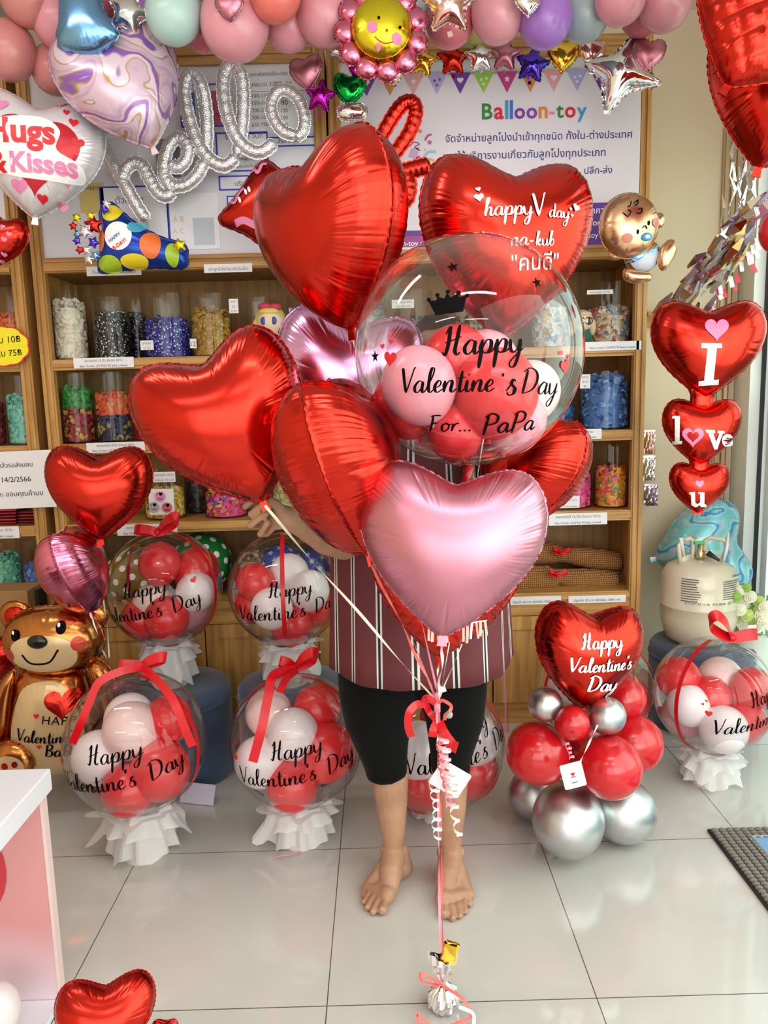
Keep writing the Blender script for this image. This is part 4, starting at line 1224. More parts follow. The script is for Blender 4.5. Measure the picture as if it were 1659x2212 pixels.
# weight on the floor: wrapped sweets tied to the ribbon
g = WG(958, 2178); Yw = g.y
wt = thing('candy_weight', 'silver foil sweet bundle on the floor holding the balloon ribbon', 'balloon weight', (g.x, Yw, 0))
rw = 33 * mpp(W(958, 2130, Yw))
q = MB()
N = 40; H = 12; vs = []; fs = []
prof = [(.25, 0.0), (.7, .02), (.95, .35), (1.0, .8), (.9, 1.25), (.55, 1.65), (.2, 1.9), (.28, 2.1), (.6, 2.7), (.85, 3.4), (.95, 4.0)]
for i, (rr, zz) in enumerate(prof):
    for k in range(N):
        a = 2 * math.pi * k / N
        f_ = 1 + (.10 * math.sin(a * 11 + i) + .06 * math.sin(a * 7 - i * 2)) * (1.6 if i > 6 else 1)
        top = .35 * math.sin(a * 2 + 1) if i == len(prof) - 1 else 0
        vs.append((rr * f_ * rw * math.cos(a), rr * f_ * rw * math.sin(a) * (.55 if i > 7 else 1), (zz + top) * rw))
for i in range(len(prof) - 1):
    for k in range(N): fs.append((i*N+k, i*N+(k+1) % N, (i+1)*N+(k+1) % N, (i+1)*N+k))
fs.append(tuple(reversed(range(N))))
q.add(vs, fs); q.build('silver_wrapper', f_silver, wt)
zn = 1.9 * rw
q = MB(); rg = random.Random(3)
c0 = Vector((.016, -.004, zn + .075))
for i in range(4):
    M = Euler((rg.uniform(-.3, .3), rg.uniform(-.4, .4), rg.uniform(-.4, .4))).to_matrix()
    p = [c0 + M @ Vector((x * .014, y * .004, z * .022)) for x in (-1, 1) for y in (-1, 1) for z in (-1, 1)]
    q.add(p, [(0, 1, 3, 2), (4, 6, 7, 5), (0, 4, 5, 1), (2, 3, 7, 6), (0, 2, 6, 4), (1, 5, 7, 3)])
q.build('gold_sweet', f_gold, wt)
for pts, mt_, w in [([(0, -.01, zn), (-.03, -.02, zn + .03), (-.05, -.02, zn + .04), (-.045, -.02, zn + .02), (-.01, -.01, zn)], ribbon_coral, .006),
                    ([(0, -.01, zn), (.04, -.035, zn * .8), (.055, -.05, zn * .4), (.03, -.06, .02), (-.02, -.065, .008), (-.06, -.05, .03), (-.05, -.07, .006)], ribbon_coral, .007),
                    ([(.03, -.04, zn * .6), (.06, -.055, .03), (.045, -.085, .004), (.0, -.09, .003), (-.02, -.075, .012)], ribbon_white, .007)]:
    q = MB(); q.strip(cat(pts, 7), w, (0, -.5, .6)); q.build('ribbon', mt_, wt, smooth=True)
ribbon_line(wt, KN, Vector((g.x - .006, Yw - .01, zn)), ribbon_pink, w=.0065, seed=3, twist=3, name='long_ribbon', sag=.0)
ribbon_line(wt, KN + Vector((.004, 0, 0)), Vector((g.x + .0, Yw - .008, zn)), ribbon_coral, w=.005, seed=5, twist=4, name='long_ribbon', sag=.0)
# ================================================================ gifts on the floor and on the stools
stool_m = pm('blue_velvet', srgb(46, 62, 92), 0.75)
nd, lk, b = nodes(stool_m); b.inputs['Sheen Weight'].default_value = 0.4
nz = noise_tex(nd, lk, texco(nd, lk), 7, 3); r_ = ramp(nd, [(.3, srgb(40, 54, 84)), (.7, srgb(58, 76, 108))]); lk.new(nz.outputs[0], r_.inputs[0]); lk.new(r_.outputs[0], b.inputs['Base Color'])
def stool(label, px, Y, r, h):
    x = W(px, 1500, Y).x
    t = thing('pouf_stool', label, 'stool', (x, Y, 0), group='round blue stools')
    q = MB(); q.lathe([(0, 0), (r * .97, 0), (r, .012), (r, h * .8), (r * .99, h * .85)], n=56); q.build('base', stool_m, t, smooth=True, angle=40)
    q = MB(); q.lathe([(r * .99, h * .85), (r * 1.0, h * .87), (r * .995, h * .95), (r * .94, h * .995), (r * .6, h * 1.0), (0, h * 1.0)], n=56); q.build('cushion', stool_m, t, smooth=True)
    q = MB(); q.tube([(r * 1.0 * math.cos(a), r * 1.0 * math.sin(a), h * .86) for a in [2 * math.pi * k / 56 for k in range(57)]], .005, 8, caps=False); q.build('piping', stool_m, t, smooth=True)
    return t
HS = .33
stool('round blue stool under the upper left clear bubble', 378, 2.66, .20, HS)
stool('round blue stool under the middle clear bubble, behind the striped shirt', 632, 2.66, .195, HS)
stool('round blue stool under the cream helium tank', 1512, 2.96, .20, HS)
B1 = [(-.02, -.1, .46, .36, 'r', 'topmost'), (.52, .25, .24, .40, 'r', 'upper right'), (.58, -.15, -.05, .34, 'w', 'at the right'), (-.18, -.1, -.28, .36, 'b', 'pale one in the middle'),
      (-.38, -.2, -.5, .34, 'r', 'lower left'), (.10, -.35, -.45, .38, 'r', 'lower middle'), (.34, .35, -.5, .36, 'p', 'lower back')]
bubble_gift('bubble_gift', 'clear bubble with a bow on top standing on the stool beside the bear', 355, 1270, 124, 2.66, B1, 'the upper left clear bubble', HS, 1, tlon=-.1, tlat=-.06, ttilt=.16,
            arcs=((-2.2, 2.5), (1.25, 2.7)))
t1 = bpy.data.objects['bubble_gift']
B2 = [(-.5, -.1, .15, .34, 'r', 'upper left'), (.05, .2, .22, .36, 'w', 'pale one in the middle'), (.42, -.1, -.02, .36, 'w', 'at the right'), (-.20, -.42, -.24, .36, 'w', 'nearest in the middle'),
      (-.6, .1, -.3, .32, 'r', 'at the left rim'), (.1, -.25, -.6, .36, 'r', 'lowest'), (.5, .2, -.4, .36, 'r', 'lower right'), (-.25, .3, -.5, .34, 'p', 'lower back')]
g2 = bubble_gift('bubble_gift', 'clear bubble with a red ribbon down its front, left of the striped shirt', 617, 1272, 122, 2.64, B2, 'the bubble left of the shirt', HS, 2, tlon=.14, tlat=-.05, ttilt=.06,
                 arcs=((.08, 2.25), (-1.5, 2.6), (1.5, 2.6)))
B3 = [(-.10, .1, .30, .36, 'w', 'pale one high at the left'), (-.02, -.1, .22, .40, 'b', 'pale one nearest in the middle'), (.45, .1, .28, .34, 'r', 'upper right'), (-.50, -.1, -.18, .38, 'w', 'at the left rim'),
      (-.02, -.42, -.52, .36, 'r', 'lowest in front'), (.40, -.3, -.30, .42, 'r', 'at the right'), (-.3, .35, -.4, .36, 'r', 'lower back'), (.2, .4, -.5, .36, 'p', 'at the back')]
g3 = bubble_gift('bubble_gift', 'clear bubble with red bow on the floor at the left, in front of the bear', 294, 1602, 151, 2.13, B3, 'the front left clear bubble', 0, 3, tlon=-.02, tlat=.0, ttilt=.14,
                 arcs=((1.25, 2.6), (-1.7, 2.7)), flare=1.15)
B4 = [(-.42, .15, .36, .36, 'b', 'pale one high at the left'), (-.02, -.2, .18, .38, 'w', 'white one in the middle'), (.30, .25, .38, .36, 'r', 'upper right'), (-.52, -.25, -.22, .38, 'w', 'white one at the left rim'),
      (.45, -.15, -.14, .44, 'r', 'large one at the right'), (-.05, -.42, -.52, .38, 'r', 'lowest in front'), (.1, .45, -.4, .38, 'r', 'at the back')]
g4 = bubble_gift('bubble_gift', 'clear bubble with red bow on the floor beside the black shorts', 641, 1598, 143, 2.18, B4, 'the bubble beside the shorts', 0, 4, tlon=.06, tlat=.02, ttilt=.12,
                 arcs=((-1.5, 2.6), (1.4, 2.7)), flare=1.1)
B5 = [(-.25, -.3, .0, .42, 'w', 'white one between the legs'), (.55, -.2, .1, .36, 'w', 'white one right of the leg'), (-.2, -.3, -.5, .40, 'r', 'red one between the legs'), (.5, -.1, -.42, .40, 'r', 'lower right'), (.2, .4, .2, .4, 'r', 'at the back')]
g5 = bubble_gift('bubble_gift', 'clear bubble on the floor behind the bare legs', 940, 1602, 148, 2.34, B5, 'the clear bubble behind the legs', 0, 5, tlon=.42, tlat=.3, ttilt=.1, arcs=((-.75, 2.75), (.0, 1.2), (1.3, 2.7)))
B6 = [(.45, -.2, -.2, .44, 'r', 'at the right rim'), (.1, .2, .2, .4, 'r', 'in the middle'), (-.5, .0, .1, .36, 'w', 'at the left rim'), (.3, .3, -.5, .36, 'r', 'lower back')]
g6 = bubble_gift('bubble_gift', 'clear bubble mostly hidden behind the red and silver balloon column', 1284, 1482, 124, 2.62, B6, 'the clear bubble behind the column', 0, 6, text=False, arcs=((1.2, 2.6), (-1.2, 2.6)))
B7 = [(-.52, .2, .22, .38, 'r', 'upper left'), (-.48, -.15, -.12, .36, 'w', 'white one at the left'), (-.06, -.05, -.02, .34, 'r', 'in the middle'), (.60, -.15, .15, .36, 'r', 'at the right'), (-.02, -.5, -.42, .40, 'w', 'white one nearest in front'),
      (.45, -.2, -.42, .38, 'r', 'lower right'), (.3, .4, .1, .4, 'b', 'at the back'), (-.4, .3, -.5, .36, 'p', 'lower back')]
g7 = bubble_gift('bubble_gift', 'clear bubble with a big red bow on the floor by the glazed front', 1540, 1500, 124, 2.46, B7, 'the right hand clear bubble', 0, 7, tlon=.52, tlat=.02, ttilt=.12, arcs=((-1.0, 2.65), (1.25, 2.6)))
def bow_at(t, px, py, Y, s, yaw=0, loops=((-1, .45), (1, .35)), tails=()):
    pos = W(px, py, Y) - t.location
    k_ = bow(t, pos, s, ribbon_red, yaw, 0, loops=loops)
    for pts, w in tails:
        q = MB(); q.strip(cat([W(a, b_, c_) - t.location for a, b_, c_ in pts], 7), w, lambda i, p, tt: Vector((0, -1, .25)))
        q.build('tail', ribbon_red, k_, smooth=True)
bow_at(t1, 340, 1150, 2.60, .075, .2, loops=((-1, .2), (1, .6)))
bow_at(g3[0], 306, 1438, 2.08, .07, .1, loops=((1, .3), (-.9, .1)), tails=[([(306, 1440, 2.06), (262, 1450, 2.02), (216, 1472, 2.0), (196, 1510, 1.98), (176, 1560, 1.96), (156, 1606, 1.96)], .022), ([(306, 1440, 2.06), (340, 1470, 1.99), (372, 1510, 1.95), (398, 1570, 1.935), (416, 1612, 1.935)], .023)])
bow_at(g4[0], 636, 1443, 2.12, .07, -.1, loops=((1, .6), (-.6, .3)), tails=[([(640, 1444, 2.1), (592, 1458, 2.06), (580, 1500, 2.02), (566, 1570, 1.985), (546, 1646, 1.975)], .026), ([(640, 1446, 2.1), (616, 1470, 2.04), (604, 1496, 2.01)], .02)])
bow_at(g7[0], 1582, 1378, 2.40, .085, .15, loops=((-1, .8), (1, .1)))
# price card standing behind the left bubble, scrap of pink ribbon on the floor
q = MB(); gg = WG(430, 1740); q.add([(gg.x - .07, gg.y + .02, .003), (gg.x + .05, gg.y - .01, .003), (gg.x + .055, gg.y + .02, .06), (gg.x - .065, gg.y + .05, .06), (gg.x - .07, gg.y + .023, .003), (gg.x + .05, gg.y - .007, .003), (gg.x + .055, gg.y + .023, .06), (gg.x - .065, gg.y + .053, .06)], [(0, 1, 2, 3), (7, 6, 5, 4), (0, 4, 5, 1), (1, 5, 6, 2), (2, 6, 7, 3), (3, 7, 4, 0)])
tag(q.build('paper_sheet', pm('lilac_paper', srgb(206, 196, 216), .6)), 'white sheet of paper leaning on the floor behind the front left bubble', 'paper')
q = MB(); q.strip(cat([WG(588, 1857) + Vector((0, 0, .004)), WG(612, 1856) + Vector((0, 0, .012)), WG(636, 1849) + Vector((0, 0, .006)), WG(650, 1842) + Vector((0, 0, .003))], 6), .006, (0, -.3, 1))
tag(q.build('ribbon_scrap', ribbon_pink), 'scrap of pink ribbon lying on the floor below the middle bubble', 'ribbon')

# ---------------------------------------------------------------- red and silver balloon column
base = WG(1262, 1800)
col = thing('balloon_column', 'column of red and silver balloons topped by a lettered heart', 'balloon column', (base.x, base.y + .06, 0))
def cb(px, py, rpx, Y, mat, lab, up):
    P = W(px, py, Y); o = latex_obj('balloon', mat, P - col.location, rpx * mpp(P), up, col, long=1.03, n=40); o['label'] = lab
c_red = pm('column_red', srgb(196, 22, 30), 0.22, coat=.3)
cb(1227, 1771, 77, 2.04, l_chrome, 'silver balloon', (-.1, -.5, -.3)); cb(1347, 1752, 68, 2.12, l_chrome, 'silver balloon', (.7, -.1, -.2)); cb(1158, 1716, 58, 2.28, l_chrome, 'silver balloon', (-.8, .3, -.2)); cb(1270, 1740, 66, 2.32, l_chrome, 'silver balloon', (0, 1, -.2))
cb(1162, 1626, 68, 2.06, c_red, 'red balloon', (-.8, -.2, .2)); cb(1316, 1656, 69, 2.0, c_red, 'red balloon', (.3, -.8, .1)); cb(1368, 1606, 62, 2.18, c_red, 'red balloon', (.9, .2, .2)); cb(1262, 1600, 66, 2.26, c_red, 'red balloon', (0, .8, .3))
cb(1178, 1521, 37, 2.05, l_chrome, 'small silver balloon', (-.7, -.2, .5)); cb(1236, 1562, 38, 2.0, c_red, 'small red balloon', (-.2, -.7, .4)); cb(1311, 1546, 40, 2.02, l_chrome, 'small silver balloon', (.6, -.3, .5)); cb(1350, 1508, 44, 2.22, c_red, 'small red balloon', (.6, .5, .5))
P = W(1267, 1417, 2.08); size = 228 * mpp(P)
hc = foil_obj('heart_topper', f_red, P - col.location, rot3(8, 6, 6), 'heart1.02', HP * np.array([1.02, 1]), size, .33, col, n=240, rings=24, seed=12)
fn = drop(hc, .003); ik = Ink()
for s_, p0, p1 in [('Happy', (1258, 1403), (1344, 1398)), ("Valentine's", (1228, 1450), (1362, 1442)), ('Day', (1266, 1493), (1328, 1487))]:
    ink_px(ik, hc, script2d(s_, 1, .12, .34), p0, p1)
ik.build('lettering', ink_white, hc, fn)
card('gift_card', 'white gift card on the red and silver balloon column', 1238, 1675, 48, 58, 1.86, -14, [(.22, -.15), (.26, -.6)])
tc_ = bpy.data.objects['gift_card.001']
ribbon_line(tc_, W(1266, 1556, 1.90), W(1244, 1650, 1.858), ribbon_white, w=.005, name='string', sag=0); curl('curled_ribbon', ribbon_pink, tc_, 1244, 1600, 1246, 1640, 1.855, 4, .007, .005, 3)
tc_.children[-1].matrix_local = tc_.matrix_basis.to_3x3().to_4x4().inverted()

# ---------------------------------------------------------------- the foil bear
Yb = 2.42
Pb = W(120, 1672, Yb)
bear = thing('bear_balloon', 'brown foil bear balloon with a red heart on its chest, standing at the left', 'balloon', (Pb.x, Yb, 0))
def px_outline(pts, c, Y, n=160, closed=True):
    """pixel outline -> local XZ outline round the pixel centre c (metres)"""
    k = mpp(W(c[0], c[1], Y))
    return resample([(p.x, p.y) for p in cat([((x - c[0]) * k, (c[1] - y) * k) for x, y in pts], 6, True)], n)
def foil_part(name, mat, pts, c, Y, T, parent, seed=1, rot=(0, 0, 0), **kw):
    O = px_outline(pts, c, Y)
    s = max(np.ptp(O[:, 0]), np.ptp(O[:, 1])); 
    a = dict(n=150, rings=18, seed=seed, freq=40, flange=.01, creases=5); a.update(kw)
    off = parent.location if parent is not None else Vector((0, 0, 0))
    return foil_obj(name, mat, W(c[0], c[1], Y) - off, rot, '%s%d%s' % (name, seed, c), O / s, s, T, parent, **a)
def oval(cx, cy, rx, ry, n=20, p=2.0):
    return [(cx + rx * math.copysign(abs(math.cos(t)) ** (2 / p), math.cos(t)), cy - ry * math.copysign(abs(math.sin(t)) ** (2 / p), math.sin(t))) for t in [2 * math.pi * k / n for k in range(n)]]
ear = foil_part('ear', f_brown, oval(36, 1330, 38, 34), (36, 1330), Yb + .03, .2, bear, 1); ear2 = foil_part('ear', f_brown, oval(196, 1330, 38, 34), (196, 1330), Yb + .03, .2, bear, 2)
foil_part('inner_ear', f_red, oval(34, 1332, 25, 22), (34, 1332), Yb + .0, .2, bear, 3)
body = foil_part('body', f_brown, [(60, 1440), (40, 1500), (22, 1580), (40, 1650), (120, 1674), (200, 1650), (225, 1570), (205, 1500), (185, 1440), (120, 1425)], (122, 1555), Yb, .30, bear, 4)
foil_part('arm', f_brown, [(40, 1445), (10, 1470), (-20, 1540), (-22, 1600), (4, 1612), (22, 1570), (34, 1500)], (8, 1530), Yb - .04, .16, bear, 5)
foil_part('arm', f_brown, [(196, 1424), (222, 1420), (248, 1450), (256, 1520), (246, 1585), (226, 1590), (218, 1520), (206, 1460)], (228, 1505), Yb - .02, .16, bear, 6)
foil_part('leg', f_brown, oval(30, 1640, 48, 42), (30, 1640), Yb - .10, .3, bear, 7); foil_part('leg', f_brown, oval(205, 1645, 44, 40), (205, 1645), Yb - .08, .3, bear, 8)
head = foil_part('head', f_brown, oval(117, 1382, 108, 76, p=2.2), (117, 1382), Yb - .02, .29, bear, 9)
kb_ = mpp(W(117, 1382, Yb - .1))
def face(o, c, name, mat, shapes, parent=None, eps=.0015):
    ik = Ink(); k = kb_
    for pts in shapes:
        v, f_ = fan([((x - c[0]) * k, (c[1] - y) * k) for x, y in pts]) if len(pts[0]) == 2 else pts
        # finer fan: add an inner ring so that patches follow the skin
        n = len(pts); cx, cz = v[0]; vs = [(cx, cz)]; fs = []
        R_ = 16
        for j in range(1, R_ + 1):
            vs += [(cx + (x - cx) * j / R_, cz + (z - cz) * j / R_) for x, z in v[1:]]
        for i in range(n):
            fs.append((0, 1 + i, 1 + (i + 1) % n))
            for j in range(R_ - 1):
                fs.append((1 + j*n + i, 1 + (j+1)*n + i, 1 + (j+1)*n + (i+1) % n, 1 + j*n + (i+1) % n))
        ik.put((vs, fs))
    r_ = ik.build(name, mat, o, drop(o, eps))
    return r_
face(head, (117, 1382), 'muzzle', f_cream, [oval(115, 1396, 72, 42, 60, 2.4)], eps=.003)
for e_ in ([58, 1354, 9, 12], [157, 1340, 10, 13]): face(head, (117, 1382), 'eye', ink, [oval(*e_)], eps=.005)
for e_ in ([55, 1349, 3, 4], [153, 1335, 3, 4]): face(head, (117, 1382), 'eye_glint', ink_white, [oval(*e_)], eps=.0065)
q = MB(); dr = drop(head, .004); v = dr((110 - 117) * kb_, (1382 - 1366) * kb_); q.ell(v, (22 * kb_, .012, 15 * kb_), 20); q.build('nose', pm('nose_black', srgb(20, 18, 20), .2), head, smooth=True)
q = MB(); q.strip([dr((x - 117) * kb_, (1382 - y) * kb_) for x, y in [(p.x, p.y) for p in cat([(73, 1394), (86, 1412), (108, 1416), (132, 1410), (152, 1384)], 6)]], .006, (0, -1, 0)); q.build('smile', ink, head)
for e_ in ([190, 1376, 14, 16], [40, 1398, 12, 14]): face(head, (117, 1382), 'cheek', pm('cheek_red', srgb(188, 60, 40), .3, .4), [oval(*e_)], eps=.004)
face(body, (122, 1555), 'belly', f_cream, [[(p.x, p.y) for p in cat([(90, 1452), (160, 1450), (196, 1520), (205, 1600), (170, 1655), (110, 1662), (62, 1640), (44, 1580), (60, 1500)], 5, True)]], eps=.003)
face(body, (122, 1555), 'chest_heart', f_red, [[(x + 166, 1490 - y) for x, y in heart2d(70, 60)]], eps=.0065)
def foot(leg, c):
    face(leg, c, 'sole', f_cream, [oval(c[0], c[1] + 6, 32, 26)]); face(leg, c, 'paw_pad', f_red, [oval(c[0] - 6, c[1] + 2, 7, 8), oval(c[0] + 15, c[1] - 1, 6, 7), oval(c[0] + 2, c[1] + 20, 13, 8)], eps=.003)
for o in [c_ for c_ in bear.children if c_.name.startswith('leg')]:
    foot(o, (30, 1640) if o.location.x < .0 else (205, 1645))
drb = drop(body, .006)
def on_body(ik_, mt=ink): return ik_.build('lettering', mt, body, drb)
kk = mpp(W(122, 1555, Yb - .12))
for vf, p0, p1 in [(text2d('HAPPY', 1, 1.1), (92, 1563), (184, 1560)), (script2d("Valentine's D", 1, .1, .3), (40, 1598), (208, 1586)), (script2d('Baby', 1, .12, .32), (98, 1632), (170, 1628))]:
    ik = Ink(); ink_px(ik, body, vf, p0, p1); on_body(ik)
for px, py, s_ in [(80, 1546, 12), (86, 1612, 11), (172, 1598, 9), (184, 1534, 8)]:
    ik = Ink(); ik.put(fan(heart2d(s_ * kk)), *at_px(body, px, py)); ik.build('printed_heart', ink_red, body, drb)
# two more hearts tied above the bear
ha, _, za = heart_foil('medium red heart balloon above the bear, in front of the shelves', f_red, 216, 1066, 204, 2.42, roll=3, yaw=8, T=.32, seed=21, aspect=1.06)
hbk, _, zb_ = heart_foil('rose pink heart balloon seen side on above the bear', f_rose, 162, 1236, 192, 2.36, roll=-16, yaw=98, T=.36, seed=22)
ribbon_line(ha, tip(ha, za), W(236, 1420, 2.44), ribbon_cream, w=.005, seed=1)
ribbon_line(hbk, tip(hbk, zb_), W(234, 1430, 2.42), ribbon_white, w=.005, seed=4)
hr_, _, _ = heart_foil('red foil balloon peeping in behind the bear at the left edge', f_red, -20, 1425, 120, 2.62, roll=10, T=.3, seed=23)

# ---------------------------------------------------------------- stacked heart balloon on the right
sh = thing('stacked_heart_balloon', 'three stacked red heart balloons lettered I love u, by the glazed front', 'balloon', W(1520, 880, 2.5))
def sub_heart(px, py, hpx, seed, aspect, roll=2):
    P = W(px, py, 2.5)
    o = foil_obj('heart', f_red, P - sh.location, rot3(roll, -8, 2), 'heart%.2f' % aspect, HP * np.array([aspect, 1]), hpx * mpp(P), .30, sh, n=200, rings=20, seed=seed, freq=40)
    return o, mpp(W(px, py, 2.42))
def poly2d(pts):
    """concave pixel outline split finely so that it can lie on a curved skin"""
    me = bmesh.new(); vs = [me.verts.new((x, z, 0)) for x, z in pts]; f_ = me.faces.new(vs)
    bmesh.ops.triangulate(me, faces=[f_]); bmesh.ops.subdivide_edges(me, edges=me.edges[:], cuts=3, use_grid_fill=True); me.verts.index_update()
    v = [(a.co.x, a.co.y) for a in me.verts]; f2 = [tuple(w.index for w in q_.verts) for q_ in me.faces]; me.free()
    return v, f2
def quads2d(qs, n=6):
    """four-cornered pieces of a letter, each split into a fine grid"""
    v, f = [], []
    for a, b_, c_, d in qs:
        b0 = len(v)
        for j in range(n + 1):
            for i in range(n + 1):
                u, w = i / n, j / n
                v.append(tuple((a[k] * (1 - u) + b_[k] * u) * (1 - w) + (d[k] * (1 - u) + c_[k] * u) * w for k in (0, 1)))
        f += [(b0 + j*(n+1) + i, b0 + j*(n+1) + i + 1, b0 + (j+1)*(n+1) + i + 1, b0 + (j+1)*(n+1) + i) for j in range(n) for i in range(n)]
    return v, f
def stamp(o, name, mat, vf, px, py, eps=.003):
    """a printed shape given in reference pixels round (px, py), laid on the skin of o"""
    fn = drop(o, eps); q = MB(); q.keepn = True
    q.add([fn(*at_px(o, px + x, py - z)) for x, z in vf[0]], vf[1]); return q.build(name, mat, o)
def ring2d(s_, t_=.55):
    h = heart2d(s_, 40); n_ = len(h); return h + [(x * t_, z * t_) for x, z in h], [(i, (i+1) % n_, n_ + (i+1) % n_, n_ + i) for i in range(n_)]
o, k = sub_heart(1527, 756, 206, 31, 1.12)
stamp(o, 'printed_heart', ink_pink, fan(heart2d(52)), 1548, 710)
stamp(o, 'lettering', ink_white, quads2d([[(-24, -45), (18, -42), (19, -31), (-23, -34)], [(-12, -34), (8, -32), (15, 37), (-5, 37)], [(-18, 36), (26, 36), (26, 46), (-18, 47)]]), 1533, 788)
o, k = sub_heart(1514, 934, 142, 32, 1.12)
stamp(o, 'lettering', ink_white, quads2d([[(-11, -30), (10, -28), (10, -22), (-10, -23)], [(-5, -24), (5, -23), (5, 31), (-6, 31)], [(-11, 25), (-5, 26), (-5, 32), (-11, 31)]]), 1464, 930)
stamp(o, 'printed_heart', ink_pink, ring2d(46), 1497, 942)
stamp(o, 'lettering', ink_white, poly2d([(-19, 20), (2, 19), (2, 13), (-2, 12), (4, -6), (11, 12), (7, 13), (7, 18), (22, 17), (22, 12), (18, 11), (6, -22), (0, -22), (-13, 13), (-17, 14)]), 1542, 948)
vs, fs, wd_ = text2d('e', 1, 1, .03); stamp(o, 'lettering', ink_white, ([(x * 25 / wd_, z * 25 / wd_) for x, z in vs], fs), 1558, 963)
o, k = sub_heart(1509, 1054, 108, 33, 1.12)
stamp(o, 'printed_heart', ink_pink, fan(heart2d(19)), 1511, 1045)
stamp(o, 'lettering', ink_white, poly2d([(-18, 15), (-6, 16), (-5, -6), (-1, -10), (5, -6), (5, 11), (1, 12), (1, 16), (14, 15), (14, -10), (18, -11), (18, -16), (6, -16), (5, -12), (-4, -17), (-13, -12), (-14, 10), (-18, 11)]), 1507, 1078)
q = MB(); pz = W(1507, 1100, 2.5) - sh.location; q.box((pz.x - .02, -.003, pz.z - .015), (pz.x + .02, .003, pz.z + .02)); q.build('valve_tail', f_red, sh)
for px, py, w in [(1517, 860, 26), (1511, 1004, 22)]:
    p = W(px, py, 2.5) - sh.location; q = MB(); r_ = w * mpp(W(px, py, 2.5)); q.lathe([(r_ * 1.3, r_ * 1.0), (r_, .3 * r_), (r_, -.3 * r_), (r_ * 1.3, -1.0 * r_)], p, 20, 1, .6); q.build('joint', f_red, sh, smooth=True)
# ================================================================ the person
skin = pm('skin', srgb(172, 128, 102), 0.5, spec=.35, sss=.08)
nd, lk, b = nodes(skin); nz = noise_tex(nd, lk, texco(nd, lk), 18, 4)
r_ = ramp(nd, [(.3, srgb(160, 116, 92)), (.7, srgb(180, 136, 108))]); lk.new(nz.outputs[0], r_.inputs[0]); lk.new(r_.outputs[0], b.inputs['Base Color'])
nz2 = noise_tex(nd, lk, texco(nd, lk), 160, 2); bump(nd, lk, b, nz2.outputs[0], .08, .002)
BX = W(908, 1400, 1.97).x
PO = Vector((BX, 1.97, 0))
person = thing('person', 'barefoot person in a striped maroon shirt and black shorts holding up the balloons', 'person', PO)
Bq = MB()
def limb(pts, rad):
    Bq.tube(pts, rad, 16)
    for p, r in zip(pts, rad): Bq.ell(p, r, 14)
def leg(hip, knee, calf, shin, ankle):
    pts = [hip, knee, calf, shin, ankle]
def wv(px, py, Y): return W(px, py, Y)
# torso and head
zc_ = PO + Vector((0, 0, 0))
Hd = W(944, 772, 1.97)
Bq.ell((BX, 1.98, .80), (.19, .13, .16), 24); Bq.ell((BX, 1.97, .98), (.175, .12, .2), 24); Bq.ell((BX, 1.98, 1.14), (.18, .10, .13), 24)
limb([(BX - .14, 1.98, 1.20), (BX + .14, 1.98, 1.20)], [.065, .065])
limb([(BX + .01, 1.99, 1.20), (Hd.x, 1.98, Hd.z - .07)], [.06, .052])
Bq.ell(Hd, (.074, .088, .098), 28); Bq.ell(Hd + Vector((0, -.02, -.05)), (.058, .066, .06), 22)
Bq.ell(Hd + Vector((0, -.088, -.018)), (.013, .018, .02), 12); Bq.ell(Hd + Vector((0, -.082, .004)), (.009, .012, .02), 10)
for s in (-1, 1):
    Bq.ell(Hd + Vector((s * .075, .005, -.012)), (.01, .02, .03), 12); Bq.ell(Hd + Vector((s * .03, -.078, .018)), (.018, .012, .007), 12)
Bq.ell(Hd + Vector((0, -.080, -.052)), (.022, .012, .008), 12)
# legs
def one_leg(hip, knee, ank, cx_off):
    hip, knee, ank = Vector(hip), Vector(knee), Vector(ank)
    c1 = knee.lerp(ank, .28) + Vector((cx_off, .022, 0)); c2 = knee.lerp(ank, .62) + Vector((cx_off * .4, .01, 0)); mid = hip.lerp(knee, .5)
    Bq.tube([hip, mid, knee + Vector((0, 0, .05)), knee - Vector((0, 0, .03)), c1, c2, ank + Vector((0, 0, .03)), ank], [.08, .062, .046, .044, .052, .042, .029, .031], 20)
    for p, r in ((hip, .08), (knee, .045), (ank, .031)): Bq.ell(p, r, 14)
    Bq.ell(knee + Vector((0, -.018, 0)), (.032, .026, .04), 14)
    for s in (-1, 1): Bq.ell(ank + Vector((s * .027, .004, .006)), (.013, .016, .016), 12)
TOES = []
def foot_of(ank, heel, ball_in, ball_out, toes):
    ank, heel = Vector(ank), Vector(heel)
    Bq.ell(heel + Vector((0, 0, .030)), (.032, .036, .031), 16)
    bi, bo = Vector(ball_in), Vector(ball_out); mid = (bi + bo) / 2
    limb([ank, ank.lerp(bi, .42) + Vector((0, -.004, .012)), ank.lerp(bi, .75) + Vector((0, 0, .004)), bi + Vector((0, 0, .026))], [.033, .032, .026, .023])
    limb([ank + Vector((0, 0, -.012)), ank.lerp(bo, .5) + Vector((0, 0, -.004)), bo + Vector((0, 0, .018))], [.031, .027, .017])
    limb([heel + Vector((0, 0, .026)), heel.lerp(mid, .5) + Vector((0, 0, .024)), mid + Vector((0, 0, .020))], [.026, .026, .020])
    limb([bi + Vector((0, 0, .023)), bo + Vector((0, 0, .018))], [.023, .018])
    limb([heel + Vector((0, 0, .05)), ank + Vector((0, 0, .02))], [.027, .029])
    for i, tp in enumerate(toes):
        base = bi.lerp(bo, i / 4.0) + Vector((0, 0, .016)); tp = Vector(tp); r = (.0128, .0088, .0084, .008, .0078)[i]
        tp.z = r + .001
        m_ = base.lerp(tp, .55) + Vector((0, 0, .007 if i else .003))
        limb([base, m_, tp], [r * 1.05, r * .95, r])
        Bq.ell(tp, (r * 1.12, r * 1.15, r), 12)
        TOES.append((tp, r, (tp - base).normalized()))
